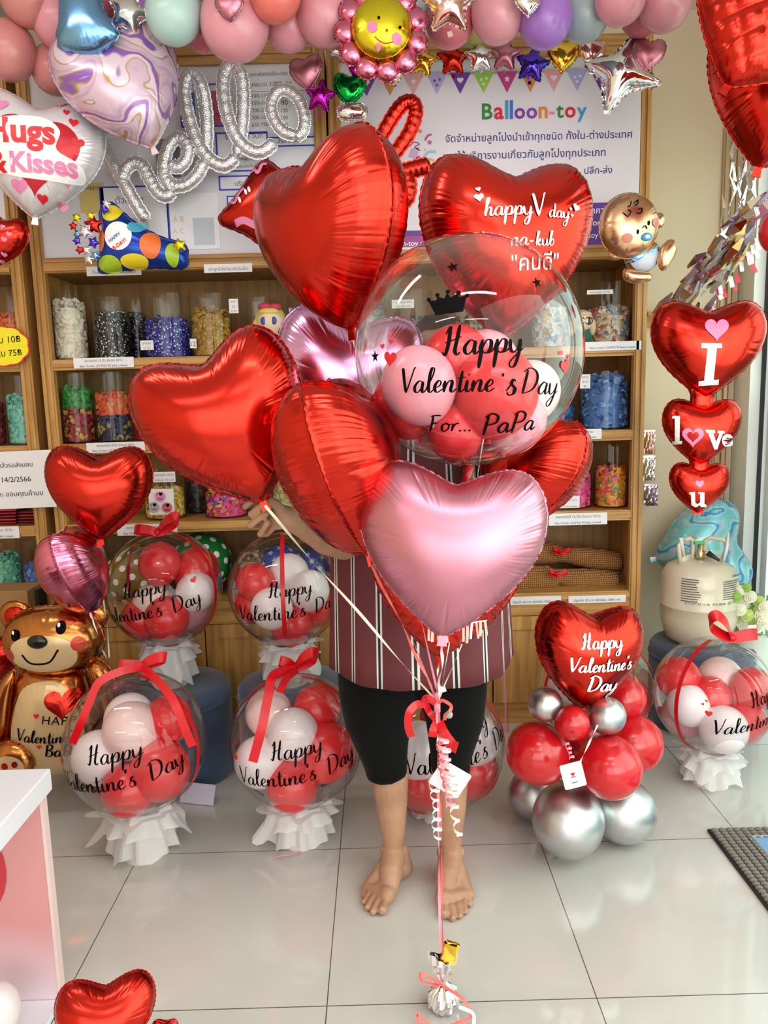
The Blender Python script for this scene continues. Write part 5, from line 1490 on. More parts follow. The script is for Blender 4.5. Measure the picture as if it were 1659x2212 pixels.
A1 = WG(862, 1900); A2 = WG(978, 1905)
an1 = Vector((A1.x - .012, A1.y, .082)); an2 = Vector((A2.x - .004, A2.y, .082))
K1 = W(836, 1640, 1.93); K1.z = .42; K2 = W(976, 1640, 1.95); K2.z = .42
one_leg((BX - .095, 1.98, .80), (K1.x, 1.94, .42), an1, .004); one_leg((BX + .09, 1.98, .80), (K2.x, 1.95, .42), an2, -.002)
foot_of(an1, WG(868, 1893), WG(836, 1952), WG(795, 1932), [WG(827, 1976), WG(806, 1977), WG(794, 1967), WG(787, 1955), WG(786, 1940)])
foot_of(an2, WG(978, 1897), WG(958, 1960), WG(1012, 1945), [WG(960, 1984), WG(978, 1991), WG(994, 1985), WG(1006, 1976), WG(1015, 1960)])
# the arm that holds the bouquet (left in the picture)
El = W(742, 1172, 1.83); Wr = W(622, 1118, 1.645)
limb([(BX - .19, 1.98, 1.18), (BX - .22, 1.93, 1.06), El], [.056, .05, .042])
limb([El, El.lerp(Wr, .3) + Vector((0, 0, -.004)), El.lerp(Wr, .7), Wr], [.042, .043, .032, .025])
# its hand: palm, four curled fingers and a thumb pinching the ribbon
def hand(Wr, palm, fingers, thumb):
    for p, r in palm: Bq.ell(p, r, 14)
    limb([Wr, palm[0][0]], [.025, .026])
    for pts, r in fingers: limb(pts, [r * 1.05, r, r * .96, r * .86][:len(pts)])
    limb(thumb, [.014, .0115, .0095][:len(thumb)])
hand(Wr, [(W(604, 1114, 1.65), (.022, .016, .026)), (W(596, 1104, 1.655), (.017, .012, .017)), (W(600, 1128, 1.65), (.018, .013, .017))],
     [([W(590, 1098, 1.662), W(545, 1089, 1.655), W(530, 1094, 1.632), W(553, 1076, 1.612)], .0082), ([W(592, 1108, 1.66), W(552, 1112, 1.65), W(543, 1110, 1.618), W(575, 1084, 1.598)], .0086),
      ([W(594, 1118, 1.66), W(556, 1134, 1.648), W(541, 1134, 1.618), W(575, 1109, 1.598)], .0084), ([W(598, 1130, 1.655), W(576, 1153, 1.642), W(562, 1154, 1.618), W(578, 1129, 1.600)], .0076)],
     [W(610, 1108, 1.635), W(597, 1090, 1.62), W(580, 1080, 1.603)])
# the other arm, bent forward behind the pink heart
El2 = Vector((BX + .26, 1.90, .98)); Wr2 = W(1040, 1230, 1.70)
limb([(BX + .19, 1.98, 1.18), (BX + .235, 1.95, 1.08), El2], [.056, .05, .042]); limb([El2, El2.lerp(Wr2, .4), Wr2], [.042, .04, .026])
o2 = Wr2
def rel(x, y, z): return o2 + Vector((x, y, z))
hand(Wr2, [(rel(-.035, -.02, .0), (.03, .016, .028)), (rel(-.05, -.028, .012), (.02, .014, .016))],
     [([rel(-.06, -.03, .03 - i * .019), rel(-.09, -.045, .028 - i * .02), rel(-.088, -.068, .026 - i * .02), rel(-.062, -.07, .024 - i * .019)], .0092 - i * .0003) for i in range(4)],
     [rel(-.03, -.03, .02), rel(-.052, -.055, .036), rel(-.075, -.066, .03)])
Bq.world = True
body_o = Bq.build('body', skin, person, smooth=True, off=PO)
md = body_o.modifiers.new('remesh', 'REMESH'); md.mode = 'VOXEL'; md.voxel_size = .003; md.use_smooth_shade = True
md = body_o.modifiers.new('smooth', 'SMOOTH'); md.factor = .5; md.iterations = 3
dg = bpy.context.evaluated_depsgraph_get()
me2 = bpy.data.meshes.new_from_object(body_o.evaluated_get(dg))
body_o.modifiers.clear(); body_o.data = me2
me2.polygons.foreach_set('use_smooth', [True] * len(me2.polygons))
nail_m = pm('toenail', srgb(190, 150, 130), .35)
for tp, r, d in TOES:
    q = MB(); M = d.to_track_quat('Y', 'Z').to_matrix(); q.ell(tp - PO + Vector((0, 0, r * .72)) + d * r * .4, (r * .58, r * .55, r * .24), 12, M); q.build('toenail', nail_m, person, smooth=True)
# hair, eyes, brows, mouth
hair_m = pm('dark_hair', srgb(44, 32, 28), .45)
q = MB(); c_ = Hd - PO
vs = []; fs = []; n1, n2 = 28, 14
for j in range(n2 + 1):
    for k in range(n1):
        a = 2 * math.pi * k / n1; lim = 1.95 if math.sin(a) > -.2 else 1.95 - 1.05 * min(1, (-math.sin(a) - .2) / .5)
        p = j / n2 * lim; w_ = 1 + .02 * math.sin(k * 3 + j)
        vs.append(c_ + Vector((.080 * math.sin(p) * math.cos(a), .095 * math.sin(p) * math.sin(a) + .004, .106 * math.cos(p))) * 1.0 * w_)
for j in range(n2):
    for k in range(n1): fs.append((j*n1+k, j*n1+(k+1) % n1, (j+1)*n1+(k+1) % n1, (j+1)*n1+k))
q.add(vs, fs); q.ell(c_ + Vector((0, .1, .03)), (.045, .04, .045), 16); q.build('hair', hair_m, person, smooth=True)
for s in (-1, 1):
    q = MB(); q.ell(c_ + Vector((s * .03, -.077, .004)), (.013, .008, .007), 14); e_ = q.build('eye', pm('eye_white', srgb(230, 226, 220), .2), person, smooth=True)
    q = MB(); q.ell(c_ + Vector((s * .03, -.083, .004)), (.006, .003, .006), 12); q.build('iris', pm('iris', srgb(40, 24, 16), .15), e_, smooth=True)
    q = MB(); q.tube([c_ + Vector((s * .014, -.086, .022)), c_ + Vector((s * .03, -.086, .027)), c_ + Vector((s * .046, -.076, .022))], [.002, .003, .0015], 8); q.build('eyebrow', hair_m, person, smooth=True)
q = MB(); q.ell(c_ + Vector((0, -.087, -.052)), (.022, .006, .006), 14); q.build('lips', pm('lips', srgb(170, 92, 84), .4), person, smooth=True)

# shirt: an open tube from the neckline over the shoulders to the curved hem
shirt_m = pm('striped_cotton', srgb(104, 34, 44), .75); nd, lk, b = nodes(shirt_m)
uvn = nd.new('ShaderNodeUVMap'); sx_ = nd.new('ShaderNodeSeparateXYZ'); lk.new(uvn.outputs[0], sx_.inputs[0])
fr_ = nd.new('ShaderNodeMath'); fr_.operation = 'FRACT'; lk.new(sx_.outputs[0], fr_.inputs[0])
rp_ = nd.new('ShaderNodeValToRGB'); rp_.color_ramp.interpolation = 'CONSTANT'; el = rp_.color_ramp.elements
mar, wh_, bk_ = srgb(104, 34, 42), srgb(232, 222, 218), srgb(22, 18, 26)
el[0].color = mar; el[1].position = .40; el[1].color = wh_
for p_, c_2 in ((.455, bk_), (.535, wh_), (.59, mar)): z_ = el.new(p_); z_.color = c_2
lk.new(fr_.outputs[0], rp_.inputs[0]); 
nzs = noise_tex(nd, lk, texco(nd, lk), 12, 3); mxs = nd.new('ShaderNodeMix'); mxs.data_type = 'RGBA'; mxs.blend_type = 'MULTIPLY'; mxs.inputs[0].default_value = .45
lk.new(rp_.outputs[0], mxs.inputs[6]); lk.new(nzs.outputs[0], mxs.inputs[7]); lk.new(mxs.outputs[2], b.inputs['Base Color'])
def loft(name, rings, mat, parent, nu, uvscale=1.0, closed=True, solid=.0025):
    """rings: list of lists of points (world); UV u = arc length / uvscale"""
    vs, fs, uv = [], [], []
    for r in rings: vs += [tuple(Vector(p) - PO) for p in r]
    n = len(rings[0])
    for j in range(len(rings) - 1):
        for k in range(n): fs.append((j*n+k, j*n+(k+1) % n, (j+1)*n+(k+1) % n, (j+1)*n+k))
    me = bpy.data.meshes.new(name); me.from_pydata(vs, [], fs); me.materials.append(mat)
    ul = me.uv_layers.new(name='UVMap')
    i = 0
    for j in range(len(rings) - 1):
        for k in range(n):
            for (kk_, jj) in ((k, j), (k+1, j), (k+1, j+1), (k, j+1)):
                ul.data[i].uv = (kk_ / n * nu, jj / len(rings)); i += 1
    me.polygons.foreach_set('use_smooth', [True] * len(me.polygons)); me.update()
    o = bpy.data.objects.new(name, me); C.objects.link(o); o.parent = parent
    sd = o.modifiers.new('cloth', 'SOLIDIFY'); sd.thickness = solid; sd.offset = 0
    return o
NR = 96
def sring(zf, hw, hd, cx=0.0, cy=0.0, fold=0.0, seed=0):
    out = []
    for k in range(NR):
        a = 2 * math.pi * k / NR + .02
        f_ = 1 + fold * (math.sin(a * 6 + seed) * .5 + math.sin(a * 11 + seed * 2) * .35 + math.sin(a * 17 + 1) * .25)
        x = math.copysign(abs(math.cos(a)) ** .9, math.cos(a)); y = math.copysign(abs(math.sin(a)) ** .85, math.sin(a))
        z = zf(a) if callable(zf) else zf
        out.append((BX + cx + x * hw * f_, 1.975 + cy + y * hd * f_, z))
    return out
hemf = W(890, 1492, 1.80).z; hems = W(724, 1420, 1.95).z
def hem(a): return hems + (hemf - hems) * min(1.0, abs(math.sin(a)) ** .55 * 1.02)
def mixz(u, zt): return lambda a: zt + (hem(a) - zt) * u
rings = [sring(lambda a: 1.235 - .075 * max(0, -math.sin(a)) ** 6, .072, .075, 0, .005), sring(lambda a: 1.27 - .03 * max(0, -math.sin(a)) ** 3, .10, .09, 0, .004), sring(lambda a: 1.285 - .04 * abs(math.sin(a)), .15, .105), sring(1.235, .195, .115), sring(1.18, .213, .13), sring(1.10, .218, .145), sring(1.0, .222, .155, 0, 0, .01)]
for i, u in enumerate([.15, .3, .45, .6, .75, .88, 1.0]):
    rings.append(sring(mixz(u, 1.0), .224 + .014 * u, .157 + .018 * u, .002 * u, 0, .012 + .028 * u, .5 + u * .5))
shirt = loft('shirt', rings, shirt_m, person, 17)
for s, pts in ((-1, [(BX - .17, 1.98, 1.205), (BX - .215, 1.94, 1.09), El.lerp(Vector((BX - .22, 1.93, 1.06)), .35)]), (1, [(BX + .17, 1.98, 1.205), (BX + .235, 1.955, 1.08), El2.lerp(Vector((BX + .235, 1.95, 1.08)), .3)])):
    P_ = [Vector(p) for p in cat(pts, 5)]; rr = []
    for i, p in enumerate(P_):
        t_ = (P_[min(i+1, len(P_)-1)] - P_[max(i-1, 0)]).normalized(); u_ = t_.orthogonal().normalized(); w_ = t_.cross(u_)
        rad = .085 - .012 * i / len(P_)
        rr.append([tuple(p + (u_ * math.cos(2*math.pi*k/32) + w_ * math.sin(2*math.pi*k/32)) * rad) for k in range(32)])
    loft('sleeve', rr, shirt_m, shirt, 6)
# shorts
short_m = pm('black_cotton', srgb(8, 8, 9), .85, spec=.1); nd, lk, b = nodes(short_m); b.inputs['Sheen Weight'].default_value = .04
Sq = MB(); Sq.world = True
def sleg(rows, Y):
    pts = []; rad = []
    for (py, cx, hw) in rows:
        p = W(cx, py, Y); pts.append(p); rad.append(hw * mpp(p))
    Sq.tube(pts, rad, 32)
sleg([(1370, 830, 92), (1440, 818, 90), (1500, 816, 84), (1560, 818, 73), (1610, 826, 57), (1650, 833, 47), (1676, 836, 44)], 1.95)
sleg([(1370, 960, 92), (1440, 968, 84), (1500, 978, 74), (1560, 982, 62), (1610, 976, 50), (1640, 974, 43), (1668, 973, 42)], 1.96)
Sq.ell((BX - .01, 1.98, .74), (.2, .14, .13), 30)
so = Sq.build('shorts', short_m, person, smooth=True, off=PO)
md = so.modifiers.new('remesh', 'REMESH'); md.mode = 'VOXEL'; md.voxel_size = .007; md.use_smooth_shade = True
md = so.modifiers.new('smooth', 'SMOOTH'); md.factor = .5; md.iterations = 4
dg = bpy.context.evaluated_depsgraph_get(); me2 = bpy.data.meshes.new_from_object(so.evaluated_get(dg)); so.modifiers.clear(); so.data = me2
me2.polygons.foreach_set('use_smooth', [True] * len(me2.polygons))
# ================================================================ the wall of signs and foil balloons above the shelves
YP = YC - .004
# big banner in the right cabinet's frame
def quad_sheet(q, x0, y0, x1, y1, Y, th=.002):
    """upright sheet whose corners follow the frame (pixel rectangle at depth Y)"""
    a, c_ = W(x0, y1, Y), W(x1, y0, Y)
    q.box((a.x, Y, a.z), (c_.x, Y + th, c_.z))
    return a, c_
bn = thing('shop_banner', 'large white and purple shop banner with bunting across its top', 'banner', W(1080, 340, YP))
def bpart(name, mat, fn, parent=None):
    q = MB(); fn(q); q.v = [(v[0] - bn.location.x, v[1] - bn.location.y, v[2] - bn.location.z) for v in q.v]
    return q.build(name, mat, parent or bn)
cA = W(776, 545, YP); cB = W(1386, 152, YP)
sheet = bpart('sheet', pm('banner_white', srgb(226, 214, 226), .35), lambda q: q.box((cA.x, YP - .002, cA.z), (cB.x, YP, cB.z)))
def bz(px, py): p = W(px, py, YP); return p.x, p.z
purple = pm('banner_purple', srgb(98, 52, 150), .4); magenta = pm('banner_magenta', srgb(158, 58, 140), .4)
z0 = bz(830, 500)[1]; z1 = bz(830, 512)[1]; z2 = bz(830, 528)[1]
bpart('band', purple, lambda q: q.box((cA.x, YP - .0026, z1), (cA.x + .36, YP - .002, z0)))
bpart('band', magenta, lambda q: q.box((cA.x, YP - .0026, z2 - .012), (cA.x + .36, YP - .002, z1)))
zz0, zz1 = bz(1300, 438)[1], bz(1300, 530)[1]
bpart('band', purple, lambda q: q.box((cA.x + .58, YP - .0026, zz1), (cB.x, YP - .002, zz0)))
def btext(s, px, py, wpx, mat, bold=0.0, eps=.003, spacing=1.0, rot=.0):
    vs, fs, w = text2d(s, 1, spacing, bold); x, z = bz(px, py); k = wpx * mpp(W(px, py, YP)) / w
    ik = Ink(); ik.put((vs, fs), x, z, rot, k); o = bn.location
    return ik.build('lettering', mat, bn, lambda a, c_: (a - o.x, YP - eps - o.y, c_ - o.z))
xq = 1040
LC = [('B', (36, 130, 66)), ('a', (206, 40, 60)), ('l', (60, 150, 210)), ('l', (60, 110, 200)), ('o', (110, 60, 160)), ('o', (120, 70, 170)), ('n', (224, 130, 50)), ('-', (224, 130, 190)), ('t', (36, 130, 66)), ('o', (206, 40, 60)), ('y', (60, 150, 210))]
wid = [26, 24, 10, 10, 26, 26, 23, 15, 19, 26, 24]; xx = 1041.0
for (ch, c3), w_ in zip(LC, wid):
    x = xx; py = 258 - (xx - 1041) * .022
    btext(ch, x, py, w_ - 3, pm('halo_pink', srgb(240, 190, 206), .5), .055, .0026)
    btext(ch, x, py, w_ - 3, pm('letter_%d_%d_%d' % c3, srgb(*c3), .4), .022, .0034)
    xx += w_
btext('จัดจำหน่ายลูกโป่งนำเข้าทุกชนิด ทั้งใน-ต่างประเทศ', 962, 308, 404, ink_navy, .004)
btext('และให้บริการงานเกี่ยวกับลูกโป่งทุกประเภท', 958, 346, 350, ink_navy, .004)
btext('ปลีก-ส่ง', 1262, 376, 60, ink_navy, .004)
btext('Balloon-toy.com', 830, 533, 104, ink_white, .004); btext('ราคาได้', 1270, 462, 50, ink_white); btext('.com/b', 1268, 488, 50, ink_white); btext('-toy', 1266, 514, 26, ink_white)
bun = [(124, 60, 150), (214, 134, 66), (226, 160, 170), (176, 172, 220), (110, 60, 160), (150, 200, 70), (196, 50, 140), (216, 130, 60), (226, 160, 170), (170, 170, 220), (96, 50, 150)]
for i, c3 in enumerate(bun):
    px = 792 + i * 50.5; py = 163 - i * 1.3 - (0 if i else 0)
    P_ = [bz(px - 23, py), bz(px + 23, py - 1), bz(px, py + 46)]
    bpart('bunting_flag', pm('flag_%d_%d_%d' % c3, srgb(*c3), .45), lambda q: q.add([(x, YP - .0028, z) for x, z in P_], [(0, 1, 2)]))
    ik = Ink(); x, z = bz(px, py + 16); k = mpp(W(px, py, YP)); o = bn.location
    if i % 4 == 0 or i == 1: ik.put(fan(heart2d(14 * k)), x, z)
    elif i % 4 == 2: ik.put(fan(star2d(7 * k, 5, .5)), x, z)
    else:
        ik.put(fan(disc2d(3 * k)), x - 5 * k, z); ik.put(fan(disc2d(3 * k)), x + 6 * k, z + 2 * k); ik.put(fan(disc2d(3 * k)), x, z - 9 * k)
    ik.build('bunting_print', pm('print_pale', srgb(240, 214, 226), .5) if i % 4 != 3 else magenta, bn, lambda a, c_: (a - o.x, YP - .0032 - o.y, c_ - o.z))
# printed gift box and confetti swirls on the banner
bpart('printed_gift', pm('gift_lilac', srgb(206, 160, 200), .5), lambda q: q.add([(*[bz(888, 322)[0]], YP - .003, bz(888, 322)[1]), (bz(906, 318)[0], YP - .003, bz(906, 318)[1]), (bz(900, 344)[0], YP - .003, bz(900, 344)[1]), (bz(882, 340)[0], YP - .003, bz(882, 340)[1])], [(0, 1, 2, 3)]))
for pts, c3, w in [([(884, 318), (894, 308), (906, 312), (896, 318), (908, 326)], (150, 80, 130), .004), ([(912, 348), (924, 330), (942, 328)], (150, 190, 224), .010), ([(908, 356), (924, 344), (938, 348)], (214, 170, 110), .008), ([(918, 304), (924, 294), (932, 291)], (190, 80, 150), .008), ([(898, 352), (902, 342), (907, 340)], (170, 70, 110), .010)]:
    bpart('printed_swirl', pm('swirl_%d_%d_%d' % c3, srgb(*c3), .5), lambda q: q.strip([Vector((p.x, YP - .003, p.y)) for p in cat([bz(*p) for p in pts], 6)], w, (0, -1, 0)))
for px, py, r_, c3 in [(928, 308, 6, (196, 90, 150)), (908, 284, 5, (204, 130, 90)), (918, 324, 3, (170, 190, 120))]:
    ik = Ink(); x, z = bz(px, py); ik.put(fan(star2d(r_ * mpp(W(px, py, YP)), 5, .6)), x, z); o = bn.location
    ik.build('printed_star', pm('swirl_%d_%d_%d' % c3, srgb(*c3), .5), bn, lambda a, c_: (a - o.x, YP - .003 - o.y, c_ - o.z))

# notices pinned behind the word balloon
YN = YC + .010
def notice(label, x0, y0, x1, y1, lines=(), mat=None, border=None, blocks=()):
    c_ = W((x0 + x1) / 2, (y0 + y1) / 2, YN); a = W(x0, y1, YN); b_ = W(x1, y0, YN)
    t = thing('notice', label, 'notice', c_, None, 'notices on the left cabinet')
    q = MB(); q.box((a.x - c_.x, -.0012, a.z - c_.z), (b_.x - c_.x, 0, b_.z - c_.z)); q.build('sheet', mat or pm('notice_paper', srgb(238, 234, 242), .5), t)
    if border:
        q = MB(); w_ = .005; X0, X1, Z0, Z1 = a.x - c_.x, b_.x - c_.x, a.z - c_.z, b_.z - c_.z
        q.box((X0, -.003, Z0), (X1, -.0012, Z0 + w_)); q.box((X0, -.003, Z1 - w_), (X1, -.0012, Z1)); q.box((X0, -.003, Z0 + w_), (X0 + w_, -.0012, Z1 - w_)); q.box((X1 - w_, -.003, Z0 + w_), (X1, -.0012, Z1 - w_)); q.build('tape_border', border, t)
    for (s, px, py, w, m_) in lines:
        vs, fs, wd_ = text2d(s); P = W(px, py, YN); ik = Ink(); ik.put((vs, fs), P.x, P.z, 0.02, w * mpp(P) / wd_)
        ik.build('print', m_, t, lambda u, v: (u - c_.x, -.002, v - c_.z))
    for (bx0, by0, bx1, by1, m_) in blocks:
        p, r2 = W(bx0, by1, YN), W(bx1, by0, YN); q = MB(); q.box((p.x - c_.x, -.0018, p.z - c_.z), (r2.x - c_.x, -.0012, r2.z - c_.z)); q.build('picture', m_, t)
tape = pm('blue_tape', srgb(44, 54, 196), .4); pinkp = pm('poster_pink', srgb(206, 100, 130), .5); bluep = pm('poster_blue', srgb(70, 110, 190), .5); greyp = pm('poster_grey', srgb(150, 150, 166), .5); goldp = pm('poster_gold', srgb(216, 190, 120), .5)
notice('price notice with table of balloon sizes, behind the silver script letters', 528, 132, 690, 290, [('ราคาแก๊สต่อเส้น-ขอบ บวก', 534, 166, 108, ink_grey), ('ทุกขนาด 3,000 บาท', 538, 188, 92, ink_grey)] + [(s, 545, 212 + 15.6 * i, 36, ink_grey) for i, s in enumerate(['100-110', '150-160', '200-210', '300-310', '650-700'])] + [(s, 608, 212 + 15.6 * i, 14, ink_grey) for i, s in enumerate(['60', '90', '120', '150', '190'])], blocks=[(540, 196, 668, 198, greyp), (598, 198, 600, 286, greyp)])
notice('pink poster with a blue border left of the price notice', 392, 180, 488, 276, [('Happy', 458, 250, 28, ink_red)], pm('poster_white', srgb(218, 214, 226), .5), tape, [(452, 196, 484, 270, pinkp), (398, 200, 420, 268, bluep)])
notice('small white notice with blue tape in the middle of the notice board', 470, 284, 578, 372, [('รีวิวลูกค้า วันที่', 486, 302, 82, ink_grey), ('Instagram', 516, 346, 30, ink_navy), ('ถ้ารีวิวจัดแถมทันที', 494, 364, 60, ink_grey)], None, tape)
notice('narrow notice with blue tape under the loop of the last script letter', 582, 294, 684, 318, [('สั่งทำล่วงหน้า', 600, 310, 60, ink_grey)], None, tape)
notice('notice lettered service, beside the lip balloon', 474, 378, 560, 412, [('บริการ', 508, 402, 34, ink_grey)], None, tape)
notice('notice sheet below the service notice', 492, 418, 700, 470, [('เป่าลูกโป่ง', 500, 440, 60, ink_grey)], None, tape)
notice('white sheet at the upper left behind the marbled heart', 172, 196, 262, 300, [('Happy', 190, 230, 40, ink_grey)], None, None, [(186, 206, 230, 220, bluep), (190, 250, 240, 290, greyp)])
notice('small yellowish card at the left end of the notice board', 176, 394, 222, 460, [('Happy', 180, 410, 34, ink_grey)], goldp)
notice('tall sheet with blue border below the silver letter h', 224, 400, 362, 536, [('ตัวอย่าง', 250, 440, 60, ink_grey)], None, tape, [(250, 470, 320, 520, pm('poster_pale', srgb(196, 200, 214), .5))])
notice('sheet of printed letters beside the tall blue framed sheet', 366, 416, 470, 540, [('A B', 374, 480, 24, goldp), ('A C', 374, 505, 24, goldp), ('N O', 374, 530, 24, goldp)], None, None, [(420, 470, 462, 530, pm('poster_pale', srgb(196, 200, 214), .5))])
notice('photo notice between the script letters h and e', 300, 288, 392, 390, [('ตัวอย่าง', 312, 306, 40, ink_grey)], None, None, [(340, 300, 386, 384, greyp)])

# ---------------------------------------------------------------- the silver script word
holo = pm('holographic_foil', (.86, .85, .9, 1), .3, .85); nd, lk, b = nodes(holo)
v = nd.new('ShaderNodeTexVoronoi'); v.inputs['Scale'].default_value = 260; lk.new(texco(nd, lk), v.inputs['Vector'])
hs = nd.new('ShaderNodeHueSaturation'); hs.inputs['Saturation'].default_value = .5; lk.new(v.outputs['Color'], hs.inputs['Color'])
mx = nd.new('ShaderNodeMix'); mx.data_type = 'RGBA'; mx.inputs[0].default_value = .28; mx.inputs[6].default_value = (.84, .83, .88, 1); lk.new(hs.outputs[0], mx.inputs[7]); lk.new(mx.outputs[2], b.inputs['Base Color'])
bump(nd, lk, b, v.outputs['Distance'], .35, .004)
def tube_balloon(t, name, paths, Y, rpx, mat):
    for pts in paths:
        P3 = [W(p[0], p[1], p[2] if len(p) > 2 else Y) - t.location for p in pts]
        S_ = cat(P3, 9); n = len(S_); r = rpx * mpp(W(pts[0][0], pts[0][1], Y)); rg = random.Random(len(pts))
        rad = [r * (1 + .05 * math.sin(i * 1.7) + .04 * math.sin(i * 2.9)) * min(1, .45 + .3 * min(i, n - 1 - i)) for i in range(n)]
        q = MB(); q.tube(S_, rad, 16); o = q.build(name, mat, t, smooth=True)
        q = MB(); q.strip(S_, [2.35 * x for x in rad], lambda i, p, tt: Vector((0, -1, .02)))   # the welded seam either side of the tube
        q.build('seam', mat, o)
hello = thing('script_balloon', 'silver holographic script balloon spelling hello across the notices', 'balloon', W(420, 300, 2.86))
tube_balloon(hello, 'letter_h', [[(186, 236), (200, 268), (228, 326), (262, 384), (298, 448), (318, 478)], [(262, 392, 2.85), (272, 366), (290, 352), (308, 358), (322, 384), (340, 414), (360, 424), (374, 412)]], 2.86, 13, holo)
tube_balloon(hello, 'letter_e', [[(374, 412), (354, 374), (362, 322), (384, 298), (404, 314), (402, 344), (384, 362), (366, 352)], [(352, 356), (358, 384), (378, 402), (404, 398), (428, 376), (442, 346)]], 2.86, 12.5, holo)
tube_balloon(hello, 'letter_l', [[(442, 346, 2.87), (447, 290, 2.875), (444, 230, 2.87), (434, 184), (418, 162), (402, 172), (398, 204), (408, 256), (428, 310), (456, 346), (486, 358), (512, 338)]], 2.86, 13, holo)
tube_balloon(hello, 'letter_l', [[(512, 338, 2.87), (522, 280, 2.875), (526, 210, 2.87), (520, 160), (502, 140), (486, 156), (482, 196), (492, 252), (514, 300), (540, 324), (566, 328), (596, 306)]], 2.86, 13, holo)
tube_balloon(hello, 'letter_o', [[(640, 294), (612, 284), (590, 254), (586, 222), (600, 198), (622, 196), (646, 216), (658, 252), (654, 284), (638, 298)]], 2.86, 12, holo)

# marbled hearts
def marble(name, cols, sc_, seed):
    mt = pm(name, cols[0], .25, .25, coat=.3); nd, lk, b = nodes(mt)
    v = texco(nd, lk, (1, 1, 1)); n1 = noise_tex(nd, lk, v, sc_, 1.5, 1.0); n1.noise_dimensions = '4D'; n1.inputs['W'].default_value = seed
    dt = nd.new('ShaderNodeVectorMath'); dt.operation = 'DOT_PRODUCT'; dt.inputs[1].default_value = (6, 2, 3); lk.new(v, dt.inputs[0])
    w = nd.new('ShaderNodeMath'); w.operation = 'MULTIPLY_ADD'; w.inputs[1].default_value = 5.0; lk.new(n1.outputs[0], w.inputs[0]); lk.new(dt.outputs['Value'], w.inputs[2])
    f = nd.new('ShaderNodeMath'); f.operation = 'FRACT'; lk.new(w.outputs[0], f.inputs[0])
    r = ramp(nd, [(0, cols[0]), (.26, cols[0]), (.30, cols[3]), (.34, cols[1]), (.5, cols[1]), (.55, cols[2]), (.68, cols[2]), (.72, cols[3]), (.76, cols[0]), (.93, cols[4]), (1, cols[0])])
    lk.new(f.outputs[0], r.inputs[0]); lk.new(r.outputs[0], b.inputs['Base Color']); return mt
m_lil = marble('lilac_marble', [srgb(214, 184, 204), srgb(228, 206, 218), srgb(146, 96, 178), srgb(176, 138, 70), srgb(192, 160, 190)], 4.2, 3.1)
m_blu = marble('blue_marble', [srgb(120, 204, 214), srgb(150, 214, 222), srgb(58, 148, 214), srgb(186, 164, 96), srgb(190, 196, 222)], 4.0, 8.2)
hm, _, _ = heart_foil('lilac marbled heart balloon with gold veins at the upper left', m_lil, 272, 192, 262, 2.62, roll=-22, yaw=18, T=.30, seed=41, aspect=.98)
hh, sh_, zh = heart_foil('white heart balloon lettered Hugs and Kisses at the left edge', f_white, 82, 342, 250, 2.66, roll=8, yaw=14, T=.28, seed=42, aspect=1.06)
fn = drop(sh_, .003); k = mpp(W(82, 342, 2.56))
Mi = rot3(8, 14, 0).to_matrix().inverted()
def hz(px, py): v = Mi @ Vector(((px - 82) * k, 0, (342 - py) * k)); return v.x, v.z
def fine(pts, n=10):
    v, f_ = fan(pts); N_ = len(pts); cx, cz = v[0]; vs = [(cx, cz)]; fs = []
    for j in range(1, n + 1): vs += [(cx + (x - cx) * j / n, cz + (z - cz) * j / n) for x, z in pts]
    for i in range(N_):
        fs.append((0, 1 + i, 1 + (i + 1) % N_))
        for j in range(n - 1): fs.append((1 + j*N_ + i, 1 + (j+1)*N_ + i, 1 + (j+1)*N_ + (i+1) % N_, 1 + j*N_ + (i+1) % N_))
    return vs, fs
ik = Ink(); x, z = hz(88, 342); ik.put(fine(heart2d(176 * k, 70)), x, z); ik.build('printed_heart', pm('print_scarlet', srgb(190, 26, 40), .25, .3), sh_, fn)
fn2 = drop(sh_, .0045)
ik = Ink(); x, z = hz(70, 346)
ik.put(fine([(a, c_ * 1.0) for a, c_ in [(p.x, p.y) for p in cat([(-92 * k, 40 * k), (-40 * k, 66 * k), (30 * k, 74 * k), (66 * k, 52 * k), (60 * k, 12 * k), (108 * k, -10 * k), (104 * k, -44 * k), (20 * k, -52 * k), (-40 * k, -48 * k), (-96 * k, -30 * k)], 5, True)]]), x, z, .04); ik.build('printed_cloud', ink_white, sh_, fn2)
fn3 = drop(sh_, .006)
for s, px, py, w, mt_, ro, bo in [('Hugs', -8, 326, 136, ink_red, .12, .035), ('&', -12, 380, 38, ink_red, .0, .03), ('Kisses', 34, 384, 132, ink_pink, .10, .035)]:
    vs, fs, wd_ = text2d(s, 1, 1, bo); x, z = hz(px, py); ik = Ink(); ik.put((vs, fs), x, z, ro, w * k / wd_); ik.build('lettering', mt_, sh_, fn3)
for px, py, s_, mt_ in [(178, 322, 26, ink_red), (172, 280, 20, ink_red), (158, 258, 14, ink_red), (146, 234, 24, ink_pink), (148, 396, 30, ink_pink), (168, 378, 12, ink_red), (46, 412, 34, ink_pink), (90, 436, 22, ink_red), (128, 446, 22, ink_pink), (26, 250, 26, ink_pink)]:
    ik = Ink(); x, z = hz(px, py); ik.put(fine(heart2d(s_ * k), 3), x, z); ik.build('printed_heart', mt_, sh_, fn)
hbm, _, _ = heart_foil('blue marbled heart balloon lying sideways behind the helium tank', m_blu, 1512, 1188, 196, 3.16, roll=80, yaw=-14, T=.30, seed=43, aspect=1.02)
